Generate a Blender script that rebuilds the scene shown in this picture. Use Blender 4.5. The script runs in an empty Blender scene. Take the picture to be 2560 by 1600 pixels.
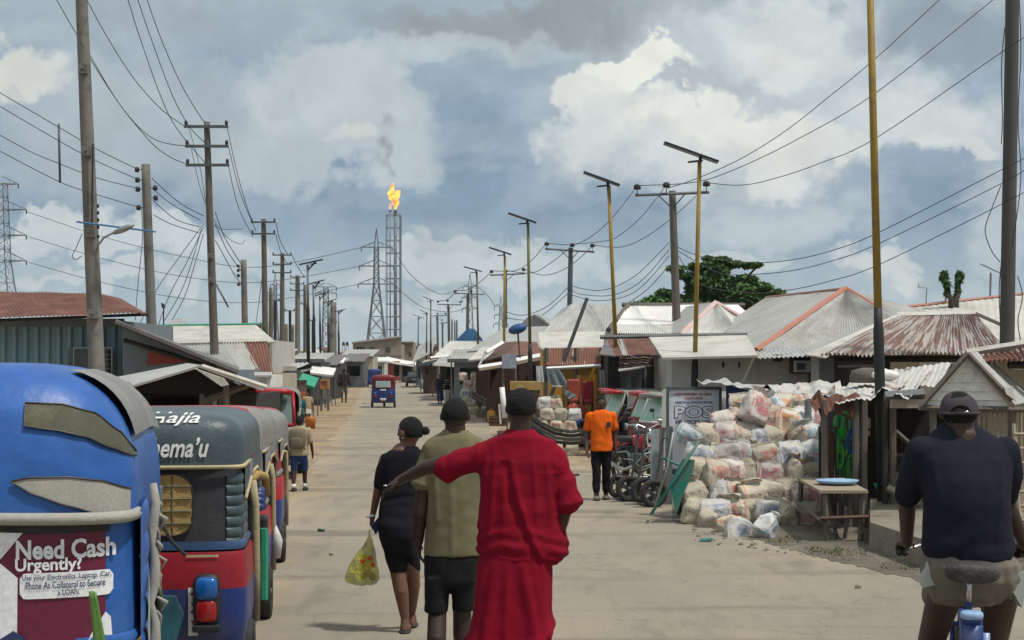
import bpy, bmesh, math, random
from mathutils import Vector, Matrix, noise as mnoise
R = math.radians
SC = bpy.context.scene
COL = SC.collection
# ---------------------------------------------------------------- camera, sky, sun, exposure
F, H, HY = 4200.0, 2.1, 910.0        # focal length in photo pixels, eye height, horizon row
cam = bpy.data.cameras.new('camera')
cam.sensor_width = 36; cam.lens = 36 * F / 2560; cam.shift_y = 110 / 2560
cam.clip_end = 6000; cam.clip_start = 0.2
co = bpy.data.objects.new('camera', cam); COL.objects.link(co)
co.location = (0, 0, H); co.rotation_euler = (R(90), 0, 0)
SC.camera = co
SC.view_settings.view_transform = 'Standard'; SC.view_settings.look = 'None'
SC.view_settings.exposure = .06; SC.view_settings.gamma = 1
SUN_EL, SUN_AZ = 63.0, 118.0         # high, from the right and a little behind the camera
W = bpy.data.worlds.new('World'); SC.world = W; W.use_nodes = True
SC.cycles.max_bounces = 5; SC.cycles.diffuse_bounces = 3; SC.cycles.glossy_bounces = 3
SC.cycles.transmission_bounces = 4; SC.cycles.volume_bounces = 0; SC.cycles.transparent_max_bounces = 6

def lin(c):
    return tuple(((v / 255) / 12.92 if v / 255 <= .04045 else ((v / 255 + .055) / 1.055) ** 2.4) for v in c) + (1,)

def build_sky():
    nt = W.node_tree; N = nt.nodes; L = nt.links; N.clear()
    def nd(t, **k):
        n = N.new(t)
        for a, b in k.items(): setattr(n, a, b)
        return n
    def M(op, a, b=None, c=None, clamp=False):
        n = nd('ShaderNodeMath', operation=op); n.use_clamp = clamp
        for i, v in enumerate((a, b, c)):
            if v is None: continue
            if isinstance(v, (int, float)): n.inputs[i].default_value = v
            else: L.new(v, n.inputs[i])
        return n.outputs[0]
    def mix(f, a, b):
        n = nd('ShaderNodeMix', data_type='RGBA')
        for s, v in ((n.inputs[0], f), (n.inputs[6], a), (n.inputs[7], b)):
            if isinstance(v, (int, float)): s.default_value = v
            elif isinstance(v, tuple): s.default_value = v
            else: L.new(v, s)
        return n.outputs[2]
    K = 9.4
    def c10(c): l = lin(c); return (l[0] * K, l[1] * K, l[2] * K, 1)
    tc = nd('ShaderNodeTexCoord'); sep = nd('ShaderNodeSeparateXYZ'); L.new(tc.outputs['Generated'], sep.inputs[0])
    x, y, z = sep.outputs
    yy = M('MAXIMUM', M('ABSOLUTE', y), 0.2)
    u = M('MULTIPLY', M('DIVIDE', x, yy), 4.2); v = M('MULTIPLY', M('DIVIDE', z, yy), 4.2)   # thousands of photo pixels
    cb = nd('ShaderNodeCombineXYZ'); L.new(u, cb.inputs[0]); L.new(v, cb.inputs[1])
    def noise(scale, detail, rough, seed, st=(1, 1, 1)):
        mp = nd('ShaderNodeMapping'); mp.inputs['Location'].default_value = (seed, seed * .7, seed * .3); mp.inputs['Scale'].default_value = st
        L.new(cb.outputs[0], mp.inputs[0])
        n = nd('ShaderNodeTexNoise'); n.inputs['Scale'].default_value = scale; n.inputs['Detail'].default_value = detail
        n.inputs['Roughness'].default_value = rough; L.new(mp.outputs[0], n.inputs['Vector']); return n
    n1 = noise(3.2, 8, .58, 3.1); n2 = noise(14, 6, .62, 9.2); n3 = noise(5, 6, .55, 5.7, (1, 2.0, 1))
    s1 = nd('ShaderNodeSeparateColor'); L.new(n1.outputs['Color'], s1.inputs[0])
    s2 = nd('ShaderNodeSeparateColor'); L.new(n2.outputs['Color'], s2.inputs[0])
    def wob(base, ch):
        a = M('MULTIPLY', M('SUBTRACT', s1.outputs[ch], .5), .44)
        b = M('MULTIPLY', M('SUBTRACT', s2.outputs[ch], .5), .115)
        return M('ADD', base, M('ADD', a, b))
    wu, wv = wob(u, 0), wob(v, 1)
    sky = nd('ShaderNodeTexSky', sky_type='NISHITA'); sky.sun_disc = False
    sky.sun_elevation = R(SUN_EL); sky.sun_rotation = R(SUN_AZ)
    # veil of grey-blue cloud by height above the horizon
    rp = nd('ShaderNodeValToRGB'); L.new(M('ADD', M('MULTIPLY', v, .95), M('MULTIPLY', M('SUBTRACT', n3.outputs[0], .5), .10)), rp.inputs[0])
    e = rp.color_ramp.elements
    stops = [(0.0, (186, 202, 209)), (.12, (176, 194, 203)), (.24, (152, 175, 191)), (.36, (122, 149, 173)), (.50, (126, 151, 174)),
             (.66, (148, 169, 186)), (.86, (164, 179, 188))]
    e[0].position = 0; e[0].color = lin(stops[0][1]); e[1].position = 1; e[1].color = lin((176, 188, 192))
    for p_, c_ in stops[1:]:
        q = e.new(p_); q.color = lin(c_)
    veil = nd('ShaderNodeVectorMath', operation='SCALE'); L.new(rp.outputs[0], veil.inputs[0]); veil.inputs[3].default_value = K
    col = mix(.93, sky.outputs[0], veil.outputs[0])
    # soft broken cloud everywhere
    f = M('MULTIPLY', M('SUBTRACT', n3.outputs[0], .47), 4.5, clamp=True)
    col = mix(M('MULTIPLY', f, .35), col, c10((200, 211, 215)))
    blobs = [  # px, py, rx, ry, colour, opacity, softness
        (330, 330, 520, 210, (180, 191, 197), .75, .6), (1330, 15, 440, 80, (150, 159, 166), .95, .5), (420, 60, 330, 70, (160, 172, 182), .6, .6),
        (1080, 90, 380, 50, (195, 206, 209), .6, .6), (60, 190, 175, 75, (216, 219, 214), .95, .5),
        (840, 215, 240, 150, (194, 204, 209), .9, .35), (930, 330, 220, 140, (192, 203, 209), .9, .4), (760, 370, 300, 80, (186, 198, 205), .8, .5),
        (835, 340, 60, 40, (216, 219, 214), .8, .7), (1900, 250, 600, 290, (207, 216, 219), .8, .6),
        (2010, 60, 260, 110, (216, 223, 223), .85, .5), (2430, 50, 310, 95, (146, 161, 174), .9, .5),
        (1740, 250, 260, 60, (184, 194, 200), .9, .5), (1570, 165, 150, 72, (240, 242, 233), 1, .22), (1470, 235, 100, 70, (230, 233, 227), .9, .3),
        (1560, 320, 200, 90, (218, 224, 222), .9, .35), (1790, 330, 260, 95, (236, 238, 231), .95, .35), (1700, 400, 330, 75, (206, 214, 215), .7, .6),
        (2040, 395, 190, 60, (226, 230, 226), .85, .5), (2330, 290, 250, 120, (219, 224, 223), .8, .6), (1950, 150, 150, 70, (228, 232, 229), .7, .5),
        (2290, 440, 300, 45, (146, 166, 186), .85, .6), (2380, 385, 120, 38, (222, 227, 224), .8, .5), (2205, 650, 85, 42, (217, 222, 219), .85, .5),
        (2500, 520, 120, 130, (206, 214, 218), .7, .6), (1950, 540, 300, 70, (200, 211, 216), .75, .6), (1870, 640, 130, 36, (207, 215, 215), .75, .5),
        (350, 625, 400, 66, (206, 215, 217), .9, .4), (130, 560, 170, 34, (212, 219, 217), .8, .5), (1190, 675, 340, 62, (206, 215, 216), .9, .4), (300, 740, 420, 30, (212, 219, 219), .7, .5), (1100, 800, 500, 40, (208, 217, 218), .7, .6),
        (1130, 600, 120, 26, (206, 213, 212), .7, .6), (620, 700, 300, 50, (193, 206, 211), .7, .6), (1480, 700, 330, 40, (196, 208, 212), .7, .6),
        (1330, 480, 130, 60, (160, 180, 197), .5, .7), (2350, 700, 260, 40, (200, 210, 214), .5, .7)]
    for px, py, rx, ry, cc, op, so in blobs:
        du = M('DIVIDE', M('SUBTRACT', wu, (px - 1280) / 1000), rx / 1000)
        dv = M('DIVIDE', M('SUBTRACT', wv, (HY - py) / 1000), ry / 1000)
        r2 = M('ADD', M('MULTIPLY', du, du), M('MULTIPLY', dv, dv))
        f = M('DIVIDE', M('SUBTRACT', 1.15, r2), max(.2, so * 1.6), clamp=True)
        col = mix(M('MULTIPLY', f, op), col, c10(cc))
    # billow light and shade inside the cloud, and the brighter zenith
    n4 = noise(8, 7, .6, 2.3); bl = M('ADD', M('MULTIPLY', n4.outputs[0], .42), M('ADD', M('MULTIPLY', s2.outputs[2], .16), .72))
    sc2 = nd('ShaderNodeVectorMath', operation='SCALE'); L.new(col, sc2.inputs[0]); L.new(bl, sc2.inputs[3])
    up = M('MULTIPLY', M('SUBTRACT', z, .3), 1.6, clamp=True)
    col = mix(up, sc2.outputs[0], (6.6, 7.0, 7.2, 1))
    bg = nd('ShaderNodeBackground'); L.new(col, bg.inputs[0]); bg.inputs[1].default_value = .1
    out = nd('ShaderNodeOutputWorld'); L.new(bg.outputs[0], out.inputs[0])
build_sky()
sl = bpy.data.lights.new('sun', 'SUN'); sl.energy = 3.2; sl.angle = R(5); sl.color = (1, .95, .87)
so_ = bpy.data.objects.new('sun', sl); COL.objects.link(so_); so_.location = (10, 60, 90)
_d = Vector((math.sin(R(SUN_AZ)) * math.cos(R(SUN_EL)), math.cos(R(SUN_AZ)) * math.cos(R(SUN_EL)), math.sin(R(SUN_EL))))
so_.rotation_euler = _d.to_track_quat('Z', 'Y').to_euler()

# ---------------------------------------------------------------- helpers
random.seed(11)
def P(px, py, Y): return Vector(((px - 1280) * Y / F, Y, H - (py - HY) * Y / F))
def G(px, py): return P(px, py, F * H / (py - HY))
def XP(px, Y): return (px - 1280) * Y / F
def ZP(py, Y): return H - (py - HY) * Y / F
V = Vector
MATS = {}
def mat(name, c1, c2=None, scale=4, rough=.8, metal=0, bump=0, bs=40, mode='noise', amt=.5, st=(1, 1, 1), spec=.35, dirt=None, ds=1.5, emit=None, alpha=None, trans=0, sheen=0):
    """procedural surface: two colours mixed by noise (or streaks along uv), a bump and an optional dirt layer"""
    m = bpy.data.materials.new(name); m.use_nodes = True; nt = m.node_tree; N = nt.nodes; L = nt.links
    b = N['Principled BSDF']; b.inputs['Roughness'].default_value = rough; b.inputs['Metallic'].default_value = metal
    b.inputs['Specular IOR Level'].default_value = spec
    if trans: b.inputs['Transmission Weight'].default_value = trans
    if alpha is not None: b.inputs['Alpha'].default_value = alpha
    if sheen: b.inputs['Sheen Weight'].default_value = sheen
    c1 = tuple(c1[:3]) + (1,); c2 = tuple((c2 or tuple(v * .82 for v in c1))[:3]) + (1,)
    tc = N.new('ShaderNodeTexCoord'); mp = N.new('ShaderNodeMapping'); mp.inputs['Scale'].default_value = st
    L.new(tc.outputs['UV' if mode in ('uv', 'rust') else 'Object'], mp.inputs[0])
    n = N.new('ShaderNodeTexNoise'); n.inputs['Scale'].default_value = scale; n.inputs['Detail'].default_value = 6; n.inputs['Roughness'].default_value = .62
    L.new(mp.outputs[0], n.inputs['Vector'])
    rp = N.new('ShaderNodeValToRGB'); w = .04 if mode == 'rust' else .2
    lo = 1 - amt
    rp.color_ramp.elements[0].position = max(0, .5 + (lo - .5) * .7 - w); rp.color_ramp.elements[0].color = c1
    rp.color_ramp.elements[1].position = min(1, .5 + (lo - .5) * .7 + w); rp.color_ramp.elements[1].color = c2
    L.new(n.outputs[0], rp.inputs[0]); col = rp.outputs[0]
    # fine grain
    g = N.new('ShaderNodeTexNoise'); g.inputs['Scale'].default_value = bs; g.inputs['Detail'].default_value = 4; L.new(tc.outputs['Object'], g.inputs['Vector'])
    mr = N.new('ShaderNodeMapRange'); mr.inputs[1].default_value = .3; mr.inputs[2].default_value = .7; mr.inputs[3].default_value = .86; mr.inputs[4].default_value = 1.1
    L.new(g.outputs[0], mr.inputs[0])
    vm = N.new('ShaderNodeVectorMath'); vm.operation = 'SCALE'; L.new(col, vm.inputs[0]); L.new(mr.outputs[0], vm.inputs[3]); col = vm.outputs[0]
    if dirt:
        d = N.new('ShaderNodeTexNoise'); d.inputs['Scale'].default_value = ds; d.inputs['Detail'].default_value = 8; d.inputs['Roughness'].default_value = .7; L.new(tc.outputs['Object'], d.inputs['Vector'])
        dr = N.new('ShaderNodeMapRange'); dr.inputs[1].default_value = .48; dr.inputs[2].default_value = .68; dr.inputs[4].default_value = .75; L.new(d.outputs[0], dr.inputs[0])
        mx = N.new('ShaderNodeMix'); mx.data_type = 'RGBA'; L.new(dr.outputs[0], mx.inputs[0]); L.new(col, mx.inputs[6]); mx.inputs[7].default_value = tuple(dirt[:3]) + (1,); col = mx.outputs[2]
    L.new(col, b.inputs['Base Color'])
    if bump:
        bp = N.new('ShaderNodeBump'); bp.inputs['Strength'].default_value = bump; bp.inputs['Distance'].default_value = .02; L.new(g.outputs[0], bp.inputs['Height']); L.new(bp.outputs[0], b.inputs['Normal'])
    if emit: b.inputs['Emission Color'].default_value = tuple(emit[:3]) + (1,); b.inputs['Emission Strength'].default_value = emit[3]
    MATS[name] = m
    return m

class MB:
    def __init__(s): s.v = []; s.f = []; s.uv = []; s.mi = []; s.m = 0
    def add(s, vs, fs, uvs=None):
        k = len(s.v); s.v += [V(q) for q in vs]
        for i, f in enumerate(fs):
            s.f.append(tuple(k + j for j in f)); s.mi.append(s.m)
            s.uv.append(uvs[i] if uvs else [(s.v[k + j][0], s.v[k + j][2]) for j in f])
        return s
    def hexa(s, a):   # 8 corners: bottom 4 ccw, top 4 ccw
        return s.add(a, [(3, 2, 1, 0), (4, 5, 6, 7), (0, 1, 5, 4), (1, 2, 6, 5), (2, 3, 7, 6), (3, 0, 4, 7)])
    def box(s, x0, x1, y0, y1, z0, z1):
        return s.hexa([(x0, y0, z0), (x1, y0, z0), (x1, y1, z0), (x0, y1, z0), (x0, y0, z1), (x1, y0, z1), (x1, y1, z1), (x0, y1, z1)])
    def plate(s, q, t):   # thick quad, thickness t against the normal
        q = [V(a) for a in q]; n = (q[1] - q[0]).cross(q[3] - q[0]).normalized() * t
        return s.hexa([a - n for a in q] + q)
    def tube(s, pts, r, n=8, cap=True, sq=1.0):
        pts = [V(p) for p in pts]; r = r if isinstance(r, (list, tuple)) else [r] * len(pts)
        rings = []; up = V((0, 0, 1)); prev = None
        for i, p in enumerate(pts):
            d = (pts[min(i + 1, len(pts) - 1)] - pts[max(i - 1, 0)]).normalized()
            if prev is None:
                a = d.cross(up) if abs(d.z) < .95 else d.cross(V((0, 1, 0)))
                if a.length < 1e-6: a = V((1, 0, 0))
            else: a = prev - d * prev.dot(d)
            a.normalize(); prev = a; b = a.cross(d)
            ri = r[i] if not isinstance(r[i], (tuple, list)) else r[i]
            ra, rb = (ri, ri) if not isinstance(ri, (tuple, list)) else ri
            rings.append([p + a * ra * math.cos(2 * math.pi * k / n) + b * rb * math.sin(2 * math.pi * k / n) for k in range(n)])
        return s.loft(rings, cap=cap)
    def bar(s, p, q, r, n=6): return s.tube([p, q], r, n)
    def loft(s, rings, cap=True, closed=True, uv=True):
        n = len(rings[0]); vs = [q for r in rings for q in r]; fs = []; uvs = []; m = len(rings)
        for i in range(m - 1):
            for k in range(n if closed else n - 1):
                k2 = (k + 1) % n
                fs.append((i * n + k, i * n + k2, (i + 1) * n + k2, (i + 1) * n + k))
                uvs.append([(k / n, i / (m - 1)), ((k + 1) / n, i / (m - 1)), ((k + 1) / n, (i + 1) / (m - 1)), (k / n, (i + 1) / (m - 1))])
        if cap and closed:
            fs.append(tuple(range(n - 1, -1, -1))); uvs.append([(0, 0)] * n); fs.append(tuple((m - 1) * n + k for k in range(n))); uvs.append([(0, 0)] * n)
        return s.add(vs, fs, uvs)
    def ell(s, c, r, rot=None, nu=12, nv=8, e=1.0):
        c = V(c); r = (r, r, r) if isinstance(r, (int, float)) else r; rings = []
        sp = lambda t, q: math.copysign(abs(t) ** q, t)
        for i in range(nv + 1):
            ph = -math.pi / 2 + math.pi * i / nv; cz = sp(math.sin(ph), e); cr = max(1e-4, sp(math.cos(ph), e) if i not in (0, nv) else 1e-4)
            ring = []
            for k in range(nu):
                t = 2 * math.pi * k / nu; q = V((r[0] * cr * sp(math.cos(t), e), r[1] * cr * sp(math.sin(t), e), r[2] * cz))
                if rot is not None: q = rot @ q
                ring.append(c + q)
            rings.append(ring)
        return s.loft(rings)
    def limb(s, pts, rad, n=12):
        s.tube(pts, rad, n)
        for p, r in zip(pts, rad): s.ell(p, r if not isinstance(r, (tuple, list)) else min(r), nu=n, nv=8)
        return s
    def corr(s, tl, tr, br, bl, n, amp=.02, per=4, rows=1, jag=0, wavy=0):
        """corrugated sheet: ridges run from the edge tl-tr down to bl-br"""
        tl, tr, br, bl = map(V, (tl, tr, br, bl)); nn = (tr - tl).cross(bl - tl).normalized()
        if nn.z < 0: nn = -nn
        vs = []; fs = []; uvs = []; c = n * per
        for i in range(rows + 1):
            for k in range(c + 1):
                u = k / c; w = i / rows; j = 0
                a = tl.lerp(tr, u); b = bl.lerp(br, u)
                if i == rows and jag: j = jag * (mnoise.noise(V((int(u * n / 3) * 3.1, n, 0))))
                p = a.lerp(b, w + j) + nn * (amp * math.sin(u * n * 2 * math.pi) + wavy * mnoise.noise(V((u * 6, w * 3, n))))
                vs.append(p)
        for i in range(rows):
            for k in range(c):
                a = i * (c + 1) + k; fs.append((a, a + 1, a + c + 2, a + c + 1))
                uvs.append([(k / per, i / rows), ((k + 1) / per, i / rows), ((k + 1) / per, (i + 1) / rows), (k / per, (i + 1) / rows)])
        return s.add(vs, fs, uvs)
    def xform(s, M_):
        s.v = [M_ @ q for q in s.v]; return s
    def build(s, name, mats, parent=None, world=True, smooth=False, label=None, kind=None, sharp=None, bevel=0):
        vs = s.v
        if parent is not None and world:
            im = parent.matrix_basis.inverted(); vs = [im @ q for q in vs]
        me = bpy.data.meshes.new(name); me.from_pydata([tuple(q) for q in vs], [], s.f)
        if not isinstance(mats, (list, tuple)): mats = [mats]
        for m in mats: me.materials.append(m)
        me.polygons.foreach_set('material_index', s.mi)
        uvl = me.uv_layers.new(name='UVMap'); uvl.data.foreach_set('uv', [c for f in s.uv for q in f for c in q])
        if smooth: me.polygons.foreach_set('use_smooth', [True] * len(me.polygons))
        me.update(); ob = bpy.data.objects.new(name, me); COL.objects.link(ob)
        if sharp: 
            try: me.set_sharp_from_angle(angle=R(sharp))
            except Exception: pass
        if parent is not None: ob.parent = parent
        if bevel: 
            md = ob.modifiers.new('bevel', 'BEVEL'); md.width = bevel; md.segments = 2; md.limit_method = 'ANGLE'
        if label: ob['label'] = label
        if kind: ob['kind'] = kind
        return ob
def tag(o, label, cat, group=None, kind=None):
    o['label'] = label; o['category'] = cat
    if group: o['group'] = group
    if kind: o['kind'] = kind
    return o
def thing(name, label, cat, loc=(0, 0, 0), rz=0, group=None):
    o = bpy.data.objects.new(name, None); COL.objects.link(o); o.location = loc; o.rotation_euler = (0, 0, rz)
    o.matrix_basis = Matrix.Translation(V(loc)) @ Matrix.Rotation(rz, 4, 'Z'); o.empty_display_size = .1
    return tag(o, label, cat, group)
def solo(mb, name, m, label, cat, group=None, smooth=False, kind=None, sharp=None):
    """a thing that is one mesh, its origin at its base"""
    xs = [q.x for q in mb.v]; ys = [q.y for q in mb.v]; z0 = min(q.z for q in mb.v)
    c = V(((min(xs) + max(xs)) / 2, (min(ys) + max(ys)) / 2, z0))
    mb.v = [q - c for q in mb.v]
    o = mb.build(name, m, None, smooth=smooth, sharp=sharp); o.location = c
    return tag(o, label, cat, group, kind)
def copy_tree(o, parent=None):
    kids = [c for c in o.children]
    c = o.copy(); COL.objects.link(c); c.parent = parent
    for k in kids: copy_tree(k, c)
    return c
def place(o, loc, rz=0, label=None, sc=1, rx=0, ry=0):
    o.location = loc; o.rotation_euler = (rx, ry, rz); o.scale = (sc, sc, sc) if isinstance(sc, (int, float)) else sc
    if label: o['label'] = label
    return o
def text_mesh(txt, size, extrude=0, bold=0, align='CENTER', shear=0, spacing=1.0):
    """lettering as a mesh: list of verts (x right, z up) and faces"""
    cu = bpy.data.curves.new('t', 'FONT'); cu.body = txt; cu.size = size; cu.align_x = align; cu.offset = bold; cu.shear = shear; cu.extrude = extrude; cu.space_character = spacing
    cu.resolution_u = 3
    ob = bpy.data.objects.new('t', cu); COL.objects.link(ob); bpy.context.view_layer.update()
    me = bpy.data.meshes.new_from_object(ob.evaluated_get(bpy.context.evaluated_depsgraph_get()))
    vs = [tuple(v.co) for v in me.vertices]; fs = [tuple(p.vertices) for p in me.polygons]
    bpy.data.objects.remove(ob); bpy.data.meshes.remove(me); bpy.data.curves.remove(cu)
    return vs, fs
def wrinkle(p, s, a, seed=0): return a * mnoise.noise(V((p.x * s + seed, p.y * s, p.z * s)))
def remesh(mb, name, m, parent, vox=.01, smooth=3, fn=None, label=None, fac=.5):
    """one continuous surface from overlapping shapes; fn(p, n) gives an offset along the normal"""
    tmp = mb.build(name + '_t', m, None, world=False)
    md = tmp.modifiers.new('r', 'REMESH'); md.mode = 'VOXEL'; md.voxel_size = vox; md.use_smooth_shade = True
    if smooth: ms = tmp.modifiers.new('s', 'SMOOTH'); ms.iterations = smooth; ms.factor = fac
    bpy.context.view_layer.update()
    me = bpy.data.meshes.new_from_object(tmp.evaluated_get(bpy.context.evaluated_depsgraph_get()))
    old = tmp.data; bpy.data.objects.remove(tmp); bpy.data.meshes.remove(old)
    me.name = name; me.materials.clear()
    for q in (m if isinstance(m, (list, tuple)) else [m]): me.materials.append(q)
    if fn:
        ns = [v.normal.copy() for v in me.vertices]
        for v, n_ in zip(me.vertices, ns):
            d = fn(v.co, n_); v.co = v.co + (d if isinstance(d, Vector) else n_ * d)
    im = parent.matrix_basis.inverted() if parent is not None else None
    if im is not None: me.transform(im)
    me.polygons.foreach_set('use_smooth', [True] * len(me.polygons)); me.update()
    ob = bpy.data.objects.new(name, me); COL.objects.link(ob); ob.parent = parent
    if label: ob['label'] = label
    return ob
# ---------------------------------------------------------------- materials
m_zinc = mat('zinc', (.50, .50, .48), (.34, .34, .33), 1.2, .55, .25, .1, 30, 'uv', .45, (.25, 2, 1), dirt=(.30, .27, .22))
m_zincw = mat('zinc_pale', (.60, .60, .57), (.44, .44, .41), 1.5, .5, .1, .1, 30, 'uv', .35, (.25, 2, 1), dirt=(.45, .42, .36), ds=.8)
m_rusty = mat('rusty_zinc', (.40, .385, .365), (.165, .095, .078), 2.2, .75, .1, .3, 40, 'rust', .50, (.42, 1.1, 1), dirt=(.22, .15, .12))
m_rust = mat('rust', (.165, .07, .052), (.11, .052, .04), 1.5, .85, 0, .3, 40, 'uv', .5, (.5, 1, 1), dirt=(.28, .14, .09))
m_rust2 = mat('rust_patch', (.22, .10, .07), (.55, .53, .50), 1.6, .8, 0, .3, 40, 'rust', .33, (.5, .4, 1), dirt=(.12, .07, .06))
m_roofgrey = mat('roof_grey', (.40, .40, .38), (.30, .30, .29), .6, .7, .1, .15, 30, 'noise', .5, dirt=(.24, .23, .21), ds=.5)
m_rooflight = mat('roof_light', (.55, .54, .49), (.42, .41, .37), .9, .7, 0, .2, 30, 'noise', .5, st=(1, .3, 1), dirt=(.30, .27, .22), ds=1.1)
m_roofdark = mat('roof_dark', (.16, .15, .15), (.10, .10, .10), .8, .8, 0, .2, 30, dirt=(.22, .2, .18))
m_orange_trim = mat('trim_orange', (.46, .21, .155), (.38, .17, .13), 2, .7)
m_pink = mat('trim_pink', (.62, .45, .42), (.5, .36, .33), 2, .7)
m_white = mat('white_paint', (.74, .74, .71), (.64, .64, .6), 1.5, .6, 0, .05, dirt=(.5, .47, .41), ds=1.2)
m_fascia = mat('fascia_white', (.82, .82, .8), (.72, .72, .7), 2, .5)
m_wallwhite = mat('plaster_white', (.54, .53, .49), (.46, .45, .41), .8, .85, 0, .25, 25, st=(1, 1, .3), dirt=(.30, .27, .22), ds=1.1)
m_wallcream = mat('plaster_cream', (.46, .42, .34), (.38, .34, .27), .8, .85, 0, .25, 25, dirt=(.28, .24, .19), ds=.9)
m_block = mat('block_grey', (.30, .26, .205), (.24, .21, .165), .6, .9, 0, .3, 20, dirt=(.2, .17, .14), ds=.5)
m_conc = mat('concrete', (.23, .215, .19), (.15, .14, .125), 2.5, .9, 0, .4, 60, st=(1, 1, .25), dirt=(.09, .085, .08), ds=3)
m_wood = mat('wood_grey', (.155, .135, .11), (.09, .08, .07), 6, .85, 0, .3, 60, st=(3, 3, .4))
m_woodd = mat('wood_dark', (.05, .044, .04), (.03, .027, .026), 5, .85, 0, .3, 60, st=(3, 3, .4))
m_woodl = mat('wood_pale', (.34, .28, .20), (.24, .20, .145), 5, .8, 0, .3, 60, st=(3, 3, .5))
m_brown = mat('wood_brown', (.115, .062, .048), (.08, .045, .038), 4, .8, 0, .2)
m_dark = mat('interior_shade', (.018, .017, .018), (.03, .028, .028), 3, .9)  # near-black colour standing in for the shade of interiors
m_black = mat('black_paint', (.022, .022, .025), (.035, .035, .037), 3, .6)
m_blackpl = mat('black_plastic', (.018, .018, .02), (.028, .028, .03), 3, .5)
m_steel = mat('steel_grey', (.13, .14, .145), (.09, .10, .105), 3, .6, .3)
m_galv = mat('galvanised', (.30, .32, .33), (.22, .235, .245), 3, .5, .4)
m_chrome = mat('chrome', (.6, .6, .6), (.5, .5, .5), 3, .22, .9)
m_yellow = mat('pole_yellow', (.36, .23, .035), (.25, .17, .04), 3, .6, 0, .1, st=(1, 1, .3), dirt=(.16, .12, .05), ds=4)
m_olivep = mat('pole_olive', (.17, .16, .06), (.13, .125, .055), 5, .6)
m_cont = mat('container_blue', (.17, .31, .38), (.26, .38, .40), 1.5, .6, 0, .1, 30, st=(1, 1, .25), dirt=(.30, .33, .30), ds=1.2)
m_bluegrey = mat('panel_bluegrey', (.19, .23, .26), (.15, .18, .2), 2, .7)
m_redp = mat('panel_red', (.36, .07, .045), (.28, .06, .04), 2, .7, dirt=(.2, .08, .06))
m_blue = mat('paint_blue', (.06, .19, .38), (.05, .15, .31), 2, .6)
m_green = mat('paint_green', (.03, .30, .18), (.03, .24, .15), 2, .6)
m_teal = mat('paint_teal', (.02, .20, .155), (.02, .16, .13), 3, .5, 0, .1, dirt=(.16, .17, .13), ds=3)
m_yel = mat('paint_ochre', (.55, .33, .07), (.45, .27, .06), 2, .7)
m_wire = mat('cable_black', (.03, .03, .032), None, 3, .6)
m_ins = mat('insulator', (.045, .035, .033), None, 3, .35)
m_glass = mat('dark_glass', (.03, .04, .045), (.05, .06, .065), 2, .12, 0, 0, spec=.6)
m_tyre = mat('tyre', (.022, .021, .02), (.045, .042, .038), 6, .85, 0, .2)
m_bluedark = mat('navy_cloth', (.015, .03, .12), (.012, .022, .08), 2, .8)
m_solar = mat('solar_panel', (.02, .025, .04), (.03, .035, .05), 2, .35)

# ---------------------------------------------------------------- ground, road, sand
def ground_mat():
    m = bpy.data.materials.new('ground'); m.use_nodes = True; nt = m.node_tree; N = nt.nodes; L = nt.links; b = N['Principled BSDF']
    b.inputs['Roughness'].default_value = .95; b.inputs['Specular IOR Level'].default_value = .15
    tc = N.new('ShaderNodeTexCoord')
    def ns(s, d, r=.6):
        n = N.new('ShaderNodeTexNoise'); n.inputs['Scale'].default_value = s; n.inputs['Detail'].default_value = d; n.inputs['Roughness'].default_value = r
        L.new(tc.outputs['Object'], n.inputs['Vector']); return n.outputs[0]
    def ramp(f, a, ca, bb, cb_):
        r = N.new('ShaderNodeValToRGB'); r.color_ramp.elements[0].position = a; r.color_ramp.elements[0].color = ca + (1,); r.color_ramp.elements[1].position = bb; r.color_ramp.elements[1].color = cb_ + (1,)
        L.new(f, r.inputs[0]); return r.outputs[0]
    def mix(f, a, c, t='MIX'):
        x = N.new('ShaderNodeMix'); x.data_type = 'RGBA'; x.blend_type = t
        for s_, v_ in ((x.inputs[0], f), (x.inputs[6], a), (x.inputs[7], c)):
            if isinstance(v_, (int, float, tuple)): s_.default_value = v_
            else: L.new(v_, s_)
        return x.outputs[2]
    sand = ramp(ns(.16, 8), .35, (.36, .29, .20), .65, (.35, .25, .15))
    mud = ramp(ns(.5, 6), .46, (0, 0, 0), .62, (.55, .55, .55))
    c = mix(mud, sand, (.13, .11, .085, 1)); c = mix(.5, c, ramp(ns(9, 6, .7), .3, (.55, .55, .55), .7, (1, 1, 1)), 'MULTIPLY')
    L.new(c, b.inputs['Base Color']); bp = N.new('ShaderNodeBump'); bp.inputs['Strength'].default_value = .5; bp.inputs['Distance'].default_value = .05; L.new(ns(6, 8, .7), bp.inputs['Height']); L.new(bp.outputs[0], b.inputs['Normal'])
    return m
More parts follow.
